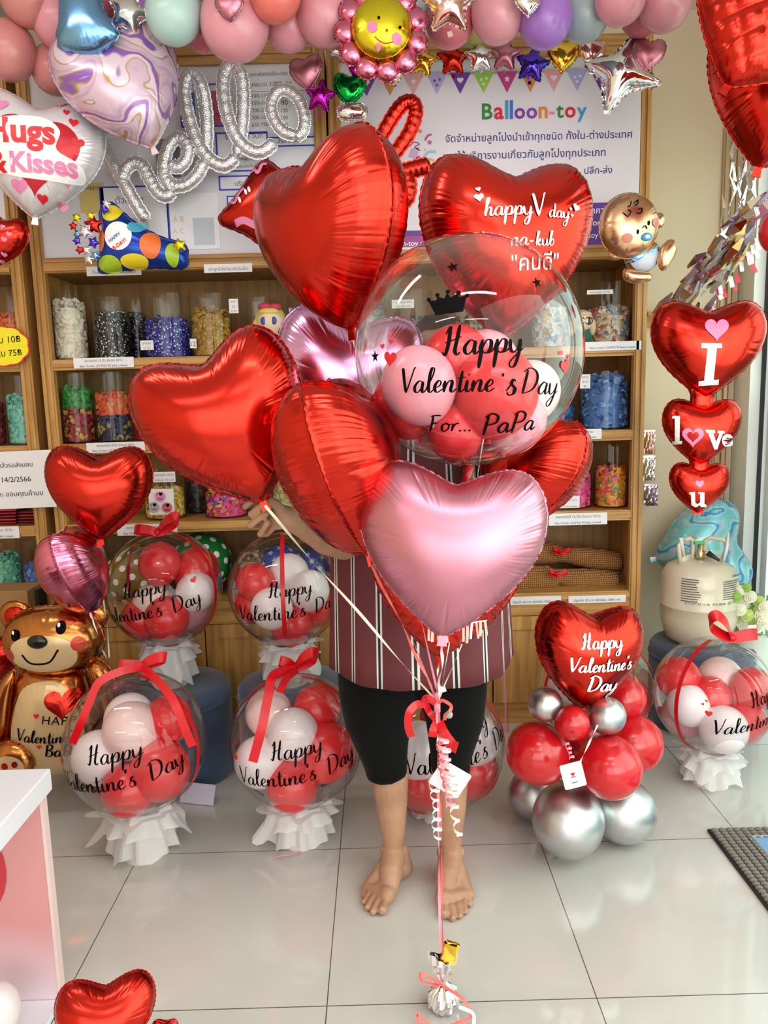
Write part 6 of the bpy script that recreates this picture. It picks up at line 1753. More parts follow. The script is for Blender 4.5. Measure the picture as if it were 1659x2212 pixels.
# red balloons at the upper right corner
heart_foil('quilted red heart balloon hanging in the upper right corner', f_red, 1668, 26, 350, 1.9, roll=32, yaw=-10, T=.22, seed=44, quilt=17, aspect=1.1)
heart_foil('smooth red heart balloon hanging under the quilted one at the upper right', f_red, 1692, 190, 340, 2.2, roll=16, yaw=-10, T=.30, seed=45, aspect=1.0)
P = W(1684, 500, 1.9); o = latex_obj('latex_balloon', c_red, P, 42 * mpp(P), (0, 0, 1)); tag(o, 'dark red balloon cut off by the right edge beside the tinsel', 'balloon')
heart_foil('red dotted foil balloon at the left edge over the first shelf post', f_red, -4, 520, 118, 2.70, roll=20, T=.3, seed=46)
t_ = bpy.data.objects[C.objects[-1].parent.name]; sk = t_.children[0]; fn = drop(sk, .002); kq = mpp(W(0, 520, 2.65))
for i, (x, z) in enumerate([(18, 30), (28, 6), (14, -8), (30, -24), (10, 14), (22, -40), (34, 20)]):
    ik = Ink(); ik.put(fan(heart2d(11 * kq)), x * kq, z * kq); ik.build('printed_heart', ink_pink, sk, fn)
heart_foil('red heart balloon at the bottom left corner beside the pink counter', f_red, 228, 2206, 176, 1.24, roll=2, yaw=14, pitch=30, T=.32, seed=47, aspect=1.15)
heart_foil('small red foil balloon tip just showing at the bottom edge', f_red, 358, 2228, 56, 1.26, roll=0, T=.3, seed=48)

# lips, looped red letters
lips = thing('lip_balloon', 'red and pink lip shaped foil balloon peeping out behind the large red heart', 'balloon', W(560, 455, 2.72))
lp = foil_part('foil_skin', f_red, [(472, 466), (500, 436), (530, 400), (556, 366), (580, 352), (610, 372), (650, 400), (650, 470), (640, 540), (590, 542), (560, 528), (530, 506), (500, 492), (480, 484)], (565, 455), 2.72, .24, lips, 5, freq=30)
fn = drop(lp, .002); k = mpp(W(565, 455, 2.65))
ik = Ink()
for pts, w in [([(540, 388), (556, 376), (566, 384), (574, 366), (584, 364)], 7), ([(502, 440), (512, 444), (522, 426), (534, 414)], 6), ([(510, 486), (530, 482), (552, 492), (572, 502)], 14)]:
    q = MB(); c2 = cat([((x - 565) * k, (455 - y) * k) for x, y in pts], 8)
    vs = []; 
    for i, p in enumerate(c2):
        t = (c2[min(i+1, len(c2)-1)] - c2[max(i-1, 0)]).normalized(); nx = Vector((-t.y, t.x)) * w * k / 2
        vs += [(p.x + nx.x, p.y + nx.y), (p.x - nx.x, p.y - nx.y)]
    ik = Ink(); ik.put((vs, [(2*i, 2*i+1, 2*i+3, 2*i+2) for i in range(len(c2)-1)])); ik.build('printed_glaze', ink_pink, lp, fn)
for px, py in [(538, 424), (524, 440), (546, 420)]:
    ik = Ink(); ik.put(fan(disc2d(3 * k, 7 * k)), (px - 565) * k, (455 - py) * k, .3); ik.build('printed_glint', ink_white, lp, fn)
rl = thing('script_balloon', 'red looped script balloon behind the two upper red hearts', 'balloon', W(870, 300, 2.6))
tube_balloon(rl, 'letter_loop', [[(800, 330), (826, 290), (850, 250), (872, 224), (892, 222), (898, 244), (886, 282), (860, 322), (838, 350)]], 2.6, 14, f_red)
tube_balloon(rl, 'letter_stroke', [[(838, 350), (850, 382), (872, 372), (900, 364), (930, 356)], [(872, 372), (882, 400), (874, 432), (850, 430)]], 2.6, 17, f_red)

# flower with a face
fl = thing('flower_balloon', 'pink petalled flower balloon with a smiling yellow middle, top centre', 'balloon', W(824, 62, 2.46))
k = mpp(W(824, 62, 2.46))
for i in range(11):
    a = 2 * math.pi * i / 11 + .15
    o = foil_obj('petal', f_rose, (78 * k * math.sin(a), .02, 78 * k * math.cos(a)), (0, a, 0), 'petal', resample([(.5 * math.cos(t), .5 * math.sin(t)) for t in [2*math.pi*j/40 for j in range(40)]], 80), 50 * k, .32, fl, n=70, rings=9, seed=i, freq=16, creases=4, flange=.05)
mid = foil_obj('middle', f_yellow, (0, -.01, 0), (0, 0, 0), 'disc', resample([(.5 * math.cos(t), .5 * math.sin(t)) for t in [2*math.pi*j/80 for j in range(80)]], 160), 126 * k, .25, fl, n=140, rings=16, seed=4, freq=40)
def onm(px, py): return (px - 822) * k * .95, (62 - py) * k * .95
fn = drop(mid, .0025)
for px, py, r1, m_ in [(801, 75, 11, ink_pink), (855, 97, 11, ink_pink), (816, 57, 3, ink), (863, 75, 3, ink), (833, 83, 3, ink_red)]:
    ik = Ink(); x, z = onm(px, py); ik.put(fan(disc2d(r1 * k)), x, z); ik.build('printed_face', m_, mid, fn)
q = MB(); q.strip([fn(*onm(p.x, p.y)) for p in cat([(806, 94), (816, 102), (830, 107), (846, 104)], 6)], .004, (0, -1, 0)); q.build('smile', ink_red, mid)
ik = Ink(); x, z = onm(814, 112); ik.put(fan(disc2d(5 * k, 7 * k)), x, z); ik.build('tongue', ink_pink, mid, fn)

# row of small foil stars and hearts
def mini(px, py, hpx, mat, kind, label, Y=2.78, roll=0, seed=1, T=.24):
    P = W(px, py, Y); s = hpx * mpp(P)
    t = thing('foil_%s_balloon' % kind, label, 'balloon', P, rot3(roll, (seed * 37) % 30 - 15, 0), 'small foil balloons along the cabinet top')
    O = {'star': SP, 'heart': HP * np.array([1.05, 1]), 'point': star_outline(240, .45, 4)}[kind]
    foil_obj('foil_skin', mat, (0, 0, 0), (0, 0, 0), 'mini' + kind, O, s * (1.12 if kind != 'heart' else 1), T, t, n=100, rings=11, seed=seed, freq=24, creases=8, flange=.03, wr=.18)
    q = MB(); q.strip([(0, .003, -.46 * s), (.004, .003, -.56 * s)], .1 * s, (0, -1, 0)); q.build('tail', mat, t)
mini(912, 132, 62, f_gold, 'star', 'gold star foil balloon in the row over the banner', roll=10, seed=2); mini(978, 128, 66, f_red, 'star', 'red star foil balloon in the row over the banner', seed=3)
mini(1036, 122, 64, f_silver, 'star', 'small silver star foil balloon in the row over the banner', roll=-8, seed=4); mini(1092, 120, 64, f_pink, 'star', 'pink star foil balloon in the row over the banner', roll=8, seed=5)
mini(1150, 140, 70, f_blue, 'star', 'royal blue star foil balloon in the row over the banner', roll=12, seed=6); mini(1215, 120, 64, f_gold, 'heart', 'gold heart foil balloon in the row over the banner', roll=6, seed=7)
mini(1277, 112, 56, f_blush, 'heart', 'rose gold heart foil balloon in the row over the banner', roll=20, seed=8); mini(1342, 158, 156, f_silver, 'point', 'big four pointed silver star balloon at the banner corner', roll=22, seed=9, Y=2.7, T=.2)
mini(1400, 118, 64, f_pink, 'heart', 'pink heart foil balloon at the right end of the row', roll=10, seed=10, Y=2.66); mini(782, 152, 52, f_purple, 'heart', 'magenta foil balloon under the flower balloon', seed=11)
mini(846, 150, 62, f_blush, 'heart', 'rose gold heart foil balloon partly under the flower balloon', roll=-10, seed=12, Y=2.84); mini(662, 158, 66, f_pink, 'heart', 'pink heart foil balloon above the purple star', roll=-6, seed=13)
mini(692, 208, 64, f_purple, 'star', 'purple star foil balloon on the post between the cabinets', roll=10, seed=14); mini(755, 194, 64, f_green, 'heart', 'green heart foil balloon above the large red heart', roll=4, seed=15)
mini(278, 30, 90, f_silver, 'star', 'silver star balloon on top of the lilac marbled heart', roll=20, seed=16, Y=2.56); mini(734, 104, 44, f_silver, 'heart', 'crumpled silver foil scrap left of the flower balloon', roll=60, seed=17)
mini(496, 14, 58, f_pink, 'heart', 'small pink heart foil balloon on the pale pink balloon, top', seed=18, Y=2.4); mini(970, 12, 110, f_blush, 'star', 'rose gold star balloon at the top edge right of the flower', seed=19, Y=2.36)
mini(1140, 4, 54, f_silver, 'heart', 'silver foil balloon at the top edge over the lavender balloon', seed=20, Y=2.4)
rg_ = thing('foil_ring_balloon', 'small silver foil ring under the green heart', 'balloon', W(761, 242, 2.74)); k = mpp(W(761, 242, 2.74))
foil_obj('foil_skin', f_silver, (0, 0, 0), (0, 0, 0), 'ring', resample(oval(0, 0, .5, .28, 24, 3), 100), 64 * k, .25, rg_, n=90, rings=9, seed=3, freq=26, flange=.03, wr=.2)
# blue foil balloon and the latex garland along the ceiling
bf = thing('foil_balloon', 'crumpled sky blue foil balloon at the upper left', 'balloon', W(188, 50, 2.5))
foil_part('foil_skin', f_sky, [(140, -40), (130, 10), (126, 50), (118, 76), (128, 100), (160, 112), (200, 112), (226, 100), (254, 76), (244, 52), (224, 20), (216, -40)], (186, 36), 2.5, .22, bf, 3, freq=24, wr=.2)
GAR = [(375, 28, 60, l_mint, 'mint green', 2.5), (440, 62, 46, l_rose, 'dusky rose, behind the mint one', 2.66), (507, 50, 74, l_pink, 'large pale pink', 2.52), (594, -14, 56, l_coral, 'coral at the top edge', 2.45), (622, 52, 54, l_pink, 'pink, left of the middle', 2.62),
       (702, 30, 62, l_pink, 'pink, just left of the flower', 2.56), (742, 62, 40, l_rose, 'dusky rose behind the flower', 2.7), (880, 20, 50, l_grey, 'pale blue grey behind the flower', 2.62), (972, 46, 52, l_rose, 'rose, below the rose gold star', 2.58), (1022, 60, 36, l_yel, 'dull yellow, deep behind', 2.78),
       (1076, 28, 58, l_pink, 'pink, middle of the right half', 2.52), (1178, 40, 58, l_lav, 'lavender', 2.5), (1262, 30, 54, l_grey, 'grey blue', 2.56), (1340, -6, 54, l_pink, 'pink, second from the right', 2.44), (1384, 30, 44, l_rose, 'dusky rose, behind the right pair', 2.64), (1436, 4, 56, l_pink, 'pink at the right end', 2.5),
       (20, 110, 56, l_dust, 'dusty pink at the left edge', 2.66), (130, 40, 60, l_pink, 'pink, left of the blue foil', 2.66), (120, 150, 50, l_dust, 'dusty pink, above the Hugs heart', 2.74), (60, -10, 60, l_dust, 'dusty pink in the upper left corner', 2.62), (250, 0, 44, l_rose, 'dusky rose, right of the blue foil', 2.66), (312, 20, 40, l_lav, 'lavender sliver left of the mint one', 2.68)]
for px, py, r_, m_, d_, Y in GAR:
    P = W(px, py, Y); o = latex_obj('latex_balloon', m_, P, r_ * mpp(P), (rnd.uniform(-.25, .25), .35, 1.0), long=1.12)
    o.rotation_euler = (Vector((rnd.uniform(-.2, .2), rnd.uniform(-.6, -.2), -1))).to_track_quat('Z', 'Y').to_euler()
    tag(o, 'ceiling garland balloon, ' + d_, 'balloon', 'latex balloon garland under the ceiling')

# party popper
pp = thing('popper_balloon', 'blue party popper balloon lettered Happy B-Day with bursting stars', 'balloon', W(290, 530, 2.74))
cone_m = pm('popper_blue', srgb(20, 60, 160), .2, .5)
cone = foil_part('foil_skin', cone_m, [(220, 462), (246, 440), (268, 458), (300, 486), (350, 514), (398, 530), (404, 552), (396, 580), (330, 578), (260, 582), (214, 586), (210, 560), (222, 520), (226, 490)], (300, 530), 2.74, .2, pp, 6, freq=26)
fn = drop(cone, .002); fnU = drop(cone, .0035); k = mpp(W(300, 530, 2.68))
for pts, m_ in [(oval(267, 516, 30, 30), ink_white), (oval(240, 572, 26, 18), pm('pop_lime', srgb(160, 190, 40), .3)), (oval(296, 568, 30, 15), pm('pop_yellow', srgb(224, 200, 40), .3)), (oval(334, 536, 22, 28), pm('pop_orange', srgb(226, 110, 40), .3)), (oval(252, 466, 20, 18), pm('pop_yellow', srgb(224, 200, 40), .3)), (oval(304, 496, 18, 14), pm('pop_teal', srgb(70, 160, 190), .3)), (oval(378, 556, 14, 24), pm('pop_lime', srgb(160, 190, 40), .3)), (oval(224, 520, 12, 26), pm('pop_orange', srgb(226, 110, 40), .3))]:
    ik = Ink(); ik.put(fine([((x - 300) * k, (530 - y) * k) for x, y in pts], 5)); ik.build('printed_balloon', m_, cone, fn)
for s, px, py, w, m_ in [('HAPPY', 250, 530, 30, bluep), ('B-DAY!', 258, 546, 34, ink_red)]:
    vs, fs, wd_ = text2d(s, 1, 1, .03); ik = Ink(); ik.put((vs, fs), (px - 300) * k, (530 - py) * k, 1.1 if False else .55, w * k / wd_); ik.build('lettering', m_, cone, fnU)
for i, (px, py, r_, m_) in enumerate([(202, 486, 22, f_red), (168, 505, 11, f_sky), (196, 466, 12, f_yellow), (226, 452, 12, f_blue), (166, 470, 12, f_yellow), (166, 520, 10, f_blue), (202, 524, 14, f_blue), (186, 540, 12, f_silver), (206, 552, 12, f_sky), (158, 488, 10, f_red), (184, 500, 18, f_silver), (192, 560, 12, f_silver), (172, 540, 10, f_red), (230, 440, 10, f_silver), (388, 530, 16, f_yellow)]):
    p = W(px, py, 2.70 - .002 * i) - pp.location
    foil_obj('burst_star', m_, p, (0, i * .7, 0), 'ministar', SP, 2 * r_ * k, .2, pp, n=60, rings=6, seed=i, freq=10, flange=.02)

# baby
by = thing('baby_balloon', 'tan foil baby balloon with curls and a blue dummy, right of the banner', 'balloon', W(1370, 510, 2.72))
k = mpp(W(1366, 490, 2.66))
bb = foil_part('body', f_tan, [(1362, 535), (1392, 520), (1420, 530), (1424, 560), (1404, 584), (1372, 586), (1352, 570), (1350, 548)], (1388, 556), 2.73, .3, by, 2, freq=22)
foil_part('leg', f_tan, [(1424, 540), (1440, 522), (1454, 520), (1462, 534), (1456, 556), (1440, 580), (1428, 582), (1420, 564)], (1440, 552), 2.70, .22, by, 3, freq=20); foil_part('leg', f_tan, [(1348, 582), (1370, 584), (1404, 592), (1406, 606), (1380, 612), (1350, 604)], (1376, 597), 2.70, .22, by, 4, freq=20)
foil_part('ear', f_tan, oval(1424, 476, 12, 16), (1424, 476), 2.73, .3, by, 5, freq=14); foil_part('ear', f_tan, oval(1330, 552, 16, 10), (1330, 552), 2.73, .3, by, 6, freq=14)
bh = foil_part('head', f_tan, oval(1358, 488, 64, 68, 24), (1358, 488), 2.70, .28, by, 7, freq=36)
fn = drop(bh, .0025); fl2 = lambda x, y: fn((x - 1358) * k, (488 - y) * k)
for pts, m_ in [([(1352, 444), (1350, 452), (1344, 456)], ink), ([(1358, 448), (1366, 442), (1366, 450), (1360, 452)], ink), ([(1334, 468), (1344, 476), (1350, 466), (1344, 462)], ink), ([(1362, 470), (1372, 470), (1374, 460), (1366, 462)], ink), ([(1376, 500), (1382, 496), (1386, 502)], ink)]:
    q = MB(); q.tube([fl2(p.x, p.y) for p in cat(pts, 6)], .0016, 6); q.build('printed_curl', m_, bh)
for px, py, r1, r2, m_ in [(1366, 508, 2.5, 5, ink), (1390, 490, 2.5, 5, ink), (1344, 520, 12, 10, pm('blush_print', srgb(206, 120, 100), .3)), (1408, 488, 10, 9, pm('blush_print', srgb(206, 120, 100), .3))]:
    ik = Ink(); ik.put(fine([((px - 1358) * k + x, (488 - py) * k + z) for x, z in disc2d(r1 * k, r2 * k)], 3)); ik.build('printed_face', m_, bh, fn)
q = MB(); q.ell(fl2(1386, 518), (13 * k, .008, 9 * k), 16); d_ = q.build('dummy', pm('dummy_blue', srgb(70, 150, 210), .25), by, smooth=True)
q = MB(); q.ell(Vector(fl2(1386, 518)) + Vector((0, -.008, 0)), (7 * k, .004, 5 * k), 12); q.build('dummy_ring', pm('dummy_pale', srgb(190, 214, 236), .25), d_, smooth=True)
for o_ in (d_,): o_.location = bh.location
fnb_ = drop(bb, .002); kb2 = mpp(W(1388, 556, 2.68))
ik = Ink(); ik.put(fine([((p.x - 1388) * kb2, (556 - p.y) * kb2) for p in cat([(1356, 564), (1380, 556), (1422, 540), (1424, 560), (1404, 582), (1374, 584)], 5, True)], 8)); ik.build('nappy', pm('nappy_white', srgb(204, 200, 214), .3), bb, fnb_)
ik = Ink(); ik.put(fine([((p.x - 1388) * kb2, (556 - p.y) * kb2) for p in cat([(1354, 562), (1388, 550), (1420, 535), (1421, 542), (1390, 558), (1357, 570)], 3, True)], 4)); ik.build('nappy_band', f_sky, bb, drop(bb, .004))

# ---------------------------------------------------------------- right hand side: tinsel, packets, tank, flowers
ts = thing('tinsel_garland', 'holographic tinsel garland hanging down to the stacked hearts', 'garland', W(1560, 560, 2.9))
pur = pm('tinsel_lilac', (.62, .5, .68, 1), .12, 1.0); gld = pm('tinsel_gold', (.75, .5, .22, 1), .2, 1.0)
rg = random.Random(11)
A, B = W(1672, 410, 2.6), W(1470, 665, 3.0)
for i in range(120):
    u = rg.random(); p = A.lerp(B, u) - ts.location; d = (B - A).normalized(); L = rg.uniform(.06, .14); off = Vector((rg.uniform(-.06, .06), rg.uniform(-.05, .05), rg.uniform(-.04, .04)))
    q = MB(); n_ = Vector((rg.uniform(-1, 1), -1, rg.uniform(-.6, .8))).normalized()
    c1 = p + off; c2 = c1 + d * L + Vector((rg.uniform(-.03, .03), 0, rg.uniform(-.03, .03)))
    q.strip([c1, c1.lerp(c2, .5) + n_ * .012, c2], [.008, rg.uniform(.02, .04), .012], n_); q.build('foil_leaf', rg.choice([holo, holo, pur, pur, gld, f_silver]), ts)
for i in range(22):
    u = rg.uniform(.25, 1); p = A.lerp(B, u) - ts.location + Vector((rg.uniform(.04, .08), -.02, -.03)); q = MB()
    q.strip([p, p + Vector((rg.uniform(.0, .03), 0, rg.uniform(-.05, -.02)))], .016, (rg.uniform(-.4, .4), -1, .2)); q.build('foil_tip', rg.choice([ink_white, ink_red, ink_white]), ts)
sn = thing('silver_tassel', 'cut silver foil net hanging in front of the glazed front', 'garland', W(1620, 360, 2.95))
q = MB()
for i in range(9):
    x0, y0 = 1590 + i * 9, 300 + (i % 3) * 20
    pts = [W(x0 + rg.uniform(-14, 14) - j * 5, y0 + j * 30, 2.9 + rg.uniform(-.03, .03)) - sn.location for j in range(9)]
    q = MB(); q.strip(pts, [.012 if j % 2 else .003 for j in range(9)], (rg.uniform(-.3, .3), -1, 0)); q.build('foil_strand', f_silver, sn)
def packet(label, px, py, w, h, Y, m_):
    P = W(px, py, Y); k = mpp(P); t = thing('foil_packet', label, 'packet', P, None, 'foil packets hanging by the cabinet')
    q = MB(); n = 8; vs = []; fs = []
    for sd in (-1, 1):
        for j in range(n + 1):
            for i in range(n + 1):
                u, v_ = i / n - .5, j / n - .5
                vs.append((u * w * k, sd * .014 * (1 - 4 * u * u) * (1 - 4 * v_ * v_) + .003 * math.sin(i * 3 + j * 5), v_ * h * k))
    for sd in (0, 1):
        for j in range(n):
            for i in range(n):
                b0 = sd * (n + 1) ** 2 + j * (n + 1) + i; fs.append((b0, b0 + 1, b0 + n + 2, b0 + n + 1))
    q.add(vs, fs); q.build('pouch', m_, t); q = MB(); q.box((-w * k * .5, -.002, h * k * .46), (w * k * .5, .002, h * k * .54)); q.build('header', m_, t)
packet('silver foil packet hanging beside the cabinet, the upper one', 1403, 956, 24, 50, 3.3, f_blush); packet('silver foil packet hanging beside the cabinet, the middle one', 1402, 1012, 26, 52, 3.3, f_silver); packet('lilac foil packet hanging beside the cabinet, the lowest one', 1406, 1070, 30, 46, 3.3, pur)
# helium tank
TP = W(1509, 1300, 2.96); tr = 79 * mpp(TP)
zt_ = W(1509, 1208, 2.96).z
tank = thing('helium_tank', 'cream helium tank with two handles standing on the blue stool', 'gas cylinder', (TP.x, 2.96, HS))
cream = pm('tank_enamel', srgb(222, 208, 184), .22, coat=.3)
hT = zt_ - HS
q = MB(); q.lathe([(0, 0), (tr * .6, .002), (tr * .86, .03), (tr * .97, .09), (tr, .12), (tr, hT * .47), (tr * 1.012, hT * .475), (tr * 1.012, hT * .485), (tr, hT * .49), (tr, hT - .095), (tr * .96, hT - .055), (tr * .84, hT - .024), (tr * .55, hT - .006), (tr * .2, hT), (0, hT)], n=56); tb = q.build('cylinder', cream, tank, smooth=True)
for sx in (-1, 1):
    q = MB(); 
    M_ = Matrix.Translation((sx * .052, 0, hT - .012)) @ Matrix.Rotation(-sx * .5, 4, 'Z') @ Matrix.Rotation(sx * .12, 4, 'Y')
    out = [(-.038, 0), (-.046, .05), (-.048, .085), (-.03, .1), (.03, .1), (.046, .085), (.044, .05), (.03, 0)]; inn = [(-.026, .045), (-.03, .075), (-.02, .086), (.022, .086), (.03, .075), (.024, .045)]
    q.tube([M_ @ Vector((x, 0, z)) for x, z in [(-.034, 0), (-.04, .05), (-.04, .08), (-.024, .094), (.024, .094), (.04, .08), (.038, .05), (.03, 0)]], .009, 8); q.prism([(-.036, -.01), (-.038, .03), (.034, .03), (.032, -.01)], -.004, .004, M_); q.build('handle', cream, tank, smooth=True)
q = MB(); q.lathe([(.016, hT - .004), (.016, hT + .03), (.011, hT + .034), (.011, hT + .06), (0, hT + .06)], n=20); q.tube([(0, 0, hT + .03), (.02, -.03, hT + .028)], .007, 10); q.build('valve', pm('brass', (.7, .55, .3, 1), .3, 1), tank, smooth=True)
q = MB(); q.tube([(.018, -.028, hT + .03), (.05, -.06, hT + .006)], [.012, .005], 12); q.build('nozzle', pm('black_rubber', srgb(44, 40, 38), .5), tank, smooth=True)
q = MB(); q.box((-.026, -.008, hT + .06), (.016, .008, hT + .072)); bevel(q.build('valve_knob', pm('green_plastic', srgb(96, 180, 96), .4), tank), .003)
wpl = pm('white_plastic', srgb(232, 228, 220), .4)
q = MB(); q.tube([(-.07, -.02, hT + .085), (-.09, -.03, hT + .093), (-.075, -.03, hT + .02)], [.008, .008, .005], 10); q.build('cable_tie', wpl, tank, smooth=True)
q = MB(); q.tube([(.075, -.04, hT + .0), (.085, -.04, hT + .05), (.095, -.03, hT + .11)], [.005, .007, .004], 8); q.build('cable_tie', wpl, tank, smooth=True)
def cyl_text(s, a0, z, h, mat, bold=0):
    vs, fs, w = text2d(s, h, 1, bold); ik = Ink(); ik.put((vs, fs), -w / 2, 0)
    ik.build('print', mat, tb, lambda x, zz: ((tr + .0012) * math.sin(x / tr + a0), -(tr + .0012) * math.cos(x / tr + a0), z + zz))
cyl_text('DYH2/CN 13.4L  PH23BAR -20°C UN1046 HE', .16, hT * .56, .0135, ink_grey)
rgt = random.Random(2)
def cyl_bar(a0, a1, z, h):
    q = MB(); n = 8; rr = tr + .0012; A_ = [a0 + (a1 - a0) * i / n for i in range(n + 1)]
    q.add([(rr * math.sin(a), -rr * math.cos(a), z + dz) for a in A_ for dz in (0, h)], [(2*i, 2*i+2, 2*i+3, 2*i+1) for i in range(n)]); q.build('print', ink_grey, tb)
for i in range(9): cyl_bar(.22, .22 + rgt.uniform(.5, .72), hT * .62 + .0085 * (8 - i), .0032)
for i in range(10): cyl_bar(-.85, -.85 + rgt.uniform(.36, .5), hT * .59 + .0095 * (9 - i), .0034)
cyl_bar(.55, .95, hT * .62 + .084, .006)
# flowers in a pot on the floor stand
fp = thing('flower_bouquet', 'white and lime artificial roses beside the helium tank', 'flowers', W(1612, 1350, 2.9))
rose_c = [pm('rose_lime', srgb(196, 214, 120), .6), pm('rose_cream', srgb(236, 230, 206), .6), pm('rose_green', srgb(150, 190, 90), .6)]
leaf_m = pm('leaf_green', srgb(110, 140, 80), .6)
for i, (px, py, r_, ci) in enumerate([(1606, 1300, 13, 1), (1616, 1330, 12, 0), (1600, 1318, 12, 1), (1632, 1316, 12, 0), (1644, 1330, 12, 1), (1590, 1290, 11, 2), (1622, 1290, 12, 1), (1640, 1300, 11, 0), (1652, 1312, 11, 1), (1606, 1346, 13, 1), (1590, 1330, 10, 2), (1630, 1342, 12, 0), (1600, 1276, 10, 1), (1614, 1270, 9, 2), (1650, 1344, 12, 1), (1640, 1356, 10, 1)]):
    p = W(px, py, 2.88 + rg.uniform(-.05, .05)); k = mpp(p); c_ = p - fp.location; q = MB(); r2 = r_ * k
    for ly in range(4):
        for j in range(5 + ly):
            a = 2 * math.pi * j / (5 + ly) + ly; rr = r2 * (.18 + .26 * ly); M_ = Matrix.Rotation(a, 3, 'Y')
            vs = [c_ + M_ @ Vector((rr * .5, -r2 * .35 + ly * r2 * .16, 0)), c_ + M_ @ Vector((rr * 1.1, -r2 * .6 + ly * r2 * .2, rr * .5 + .001)), c_ + M_ @ Vector((rr * 1.25, -r2 * .55 + ly * r2 * .24, 0)), c_ + M_ @ Vector((rr * 1.1, -r2 * .6 + ly * r2 * .2, -rr * .5 - .001))]
            q.add(vs, [(0, 1, 2), (0, 2, 3)])
    q.ell(c_, (r2 * .7, r2 * .5, r2 * .7), 10); q.build('rose', rose_c[ci], fp, smooth=False)
for i in range(26):
    px, py = rg.uniform(1584, 1658), rg.uniform(1262, 1378); p = W(px, py, 2.92) - fp.location; a = rg.uniform(0, 6.3); L = .045; q = MB()
    d = Vector((math.cos(a), -.3, math.sin(a))); w_ = Vector((-math.sin(a), 0, math.cos(a))) * .011
    q.add([p, p + d * L * .5 + w_, p + d * L, p + d * L * .5 - w_], [(0, 1, 2, 3)]); q.build('leaf', leaf_m, fp)
pb = W(1625, 1440, 2.92); zb = 0
q = MB(); pz0 = W(1620, 1372, 2.92) - fp.location; q.lathe([(.05, -fp.location.z + .001), (.062, pz0.z)], (pz0.x, .02, 0), 24); q.build('pot', pm('pot_grey', srgb(196, 200, 190), .6), fp, smooth=True)
q = MB(); a = W(1614, 1384, 2.8) - fp.location; b2 = W(1634, 1350, 2.8) - fp.location; q.box((a.x, a.y, a.z), (b2.x, a.y + .002, b2.z)); pt = q.build('price_tag', paper, fp)
# teal printed stickers on the glass
q = MB(); teal_m = [pm('sticker_teal', srgb(130, 214, 200), .5), pm('sticker_lime', srgb(206, 224, 160), .5), pm('sticker_lilac', srgb(206, 200, 220), .5)]
stk = thing('window_sticker', 'pale teal dripping paint sticker on the glass front', 'sticker', (XR + .035, 3.0, 1.0))
for i in range(14):
    y = 2.2 + .07 * i; z0_ = .45 + .25 * abs(math.sin(i * 1.9)); q = MB()
    q.add([(0, y - 3.0 - .03, .3), (0, y - 3.0 + .03, .3), (0, y - 3.0 + .03, z0_ - 1.0), (0, y - 3.0, z0_ - 1.0 - .05), (0, y - 3.0 - .03, z0_ - 1.0)], [(0, 1, 2, 3, 4)]); q.build('drip', teal_m[(i * 5) % 3], stk)

# ---------------------------------------------------------------- bits on the lower shelves
burl = pm('burlap', srgb(146, 92, 44), .9); nd, lk, b = nodes(burl)
wv_ = nd.new('ShaderNodeTexWave'); wv_.inputs['Scale'].default_value = 38; wv_.inputs['Distortion'].default_value = 2.5; wv_.bands_direction = 'X'; lk.new(texco(nd, lk), wv_.inputs['Vector'])
wv2 = nd.new('ShaderNodeTexWave'); wv2.inputs['Scale'].default_value = 38; wv2.inputs['Distortion'].default_value = 2.5; wv2.bands_direction = 'Z'; lk.new(texco(nd, lk), wv2.inputs['Vector'])
mm = nd.new('ShaderNodeMath'); mm.operation = 'MAXIMUM'; lk.new(wv_.outputs[1], mm.inputs[0]); lk.new(wv2.outputs[1], mm.inputs[1]); r_ = ramp(nd, [(.5, srgb(92, 54, 24)), (1, srgb(182, 126, 70))]); lk.new(mm.outputs[0], r_.inputs[0]); lk.new(r_.outputs[0], b.inputs['Base Color']); bump(nd, lk, b, mm.outputs[0], .5, .003)
def sack(label, rows, Y, bowxy):
    c_ = W(*rows[3][:2], Y); t = thing('burlap_bundle', label, 'bundle', c_, None, 'burlap bundles on the lowest shelf')
    pts = [W(x, y, Y) - c_ for x, y, r in rows]; rad = [r * mpp(c_) for x, y, r in rows]
    q = MB(); P_ = cat(pts, 5); n = len(P_); R2 = np.interp(np.linspace(0, len(rad) - 1, n), range(len(rad)), rad); q.tube(P_, [float(x) * (1 + .04 * math.sin(i * 2.3)) for i, x in enumerate(R2)], 24); q.build('sack', burl, t, smooth=True)
    bow(t, W(bowxy[0], bowxy[1], Y - .075) - c_, .04, ribbon_red, .2)
    q = MB(); e_ = pts[-1]
    for i in range(14):
        a = 2 * math.pi * i / 14; p = e_ + Vector((0, math.cos(a), math.sin(a))) * rad[-1] * .9; q.tube([p, p + Vector((.015 + .01 * math.sin(i * 3), .004 * math.cos(i), .006 * math.sin(i * 2)))], .0012, 5)
    q.build('frayed_edge', burl, t)
zsh = S4
ysk = YC + .16
def yrow(): return W(1150, 1262, ysk)
sack('burlap bundle tied with red ribbon, the lower of two', [(1096, 1254, 18), (1112, 1252, 29), (1150, 1251, 30), (1188, 1250, 28), (1206, 1246, 17), (1230, 1250, 22), (1280, 1253, 25), (1330, 1256, 22)], YC + .13, (1206, 1244))
sack('burlap bundle tied with red ribbon, lying on top of the other', [(1100, 1202, 16), (1116, 1198, 26), (1160, 1194, 26), (1198, 1196, 22), (1216, 1200, 14), (1240, 1200, 20), (1290, 1208, 24), (1340, 1214, 20)], YC + .19, (1214, 1196))
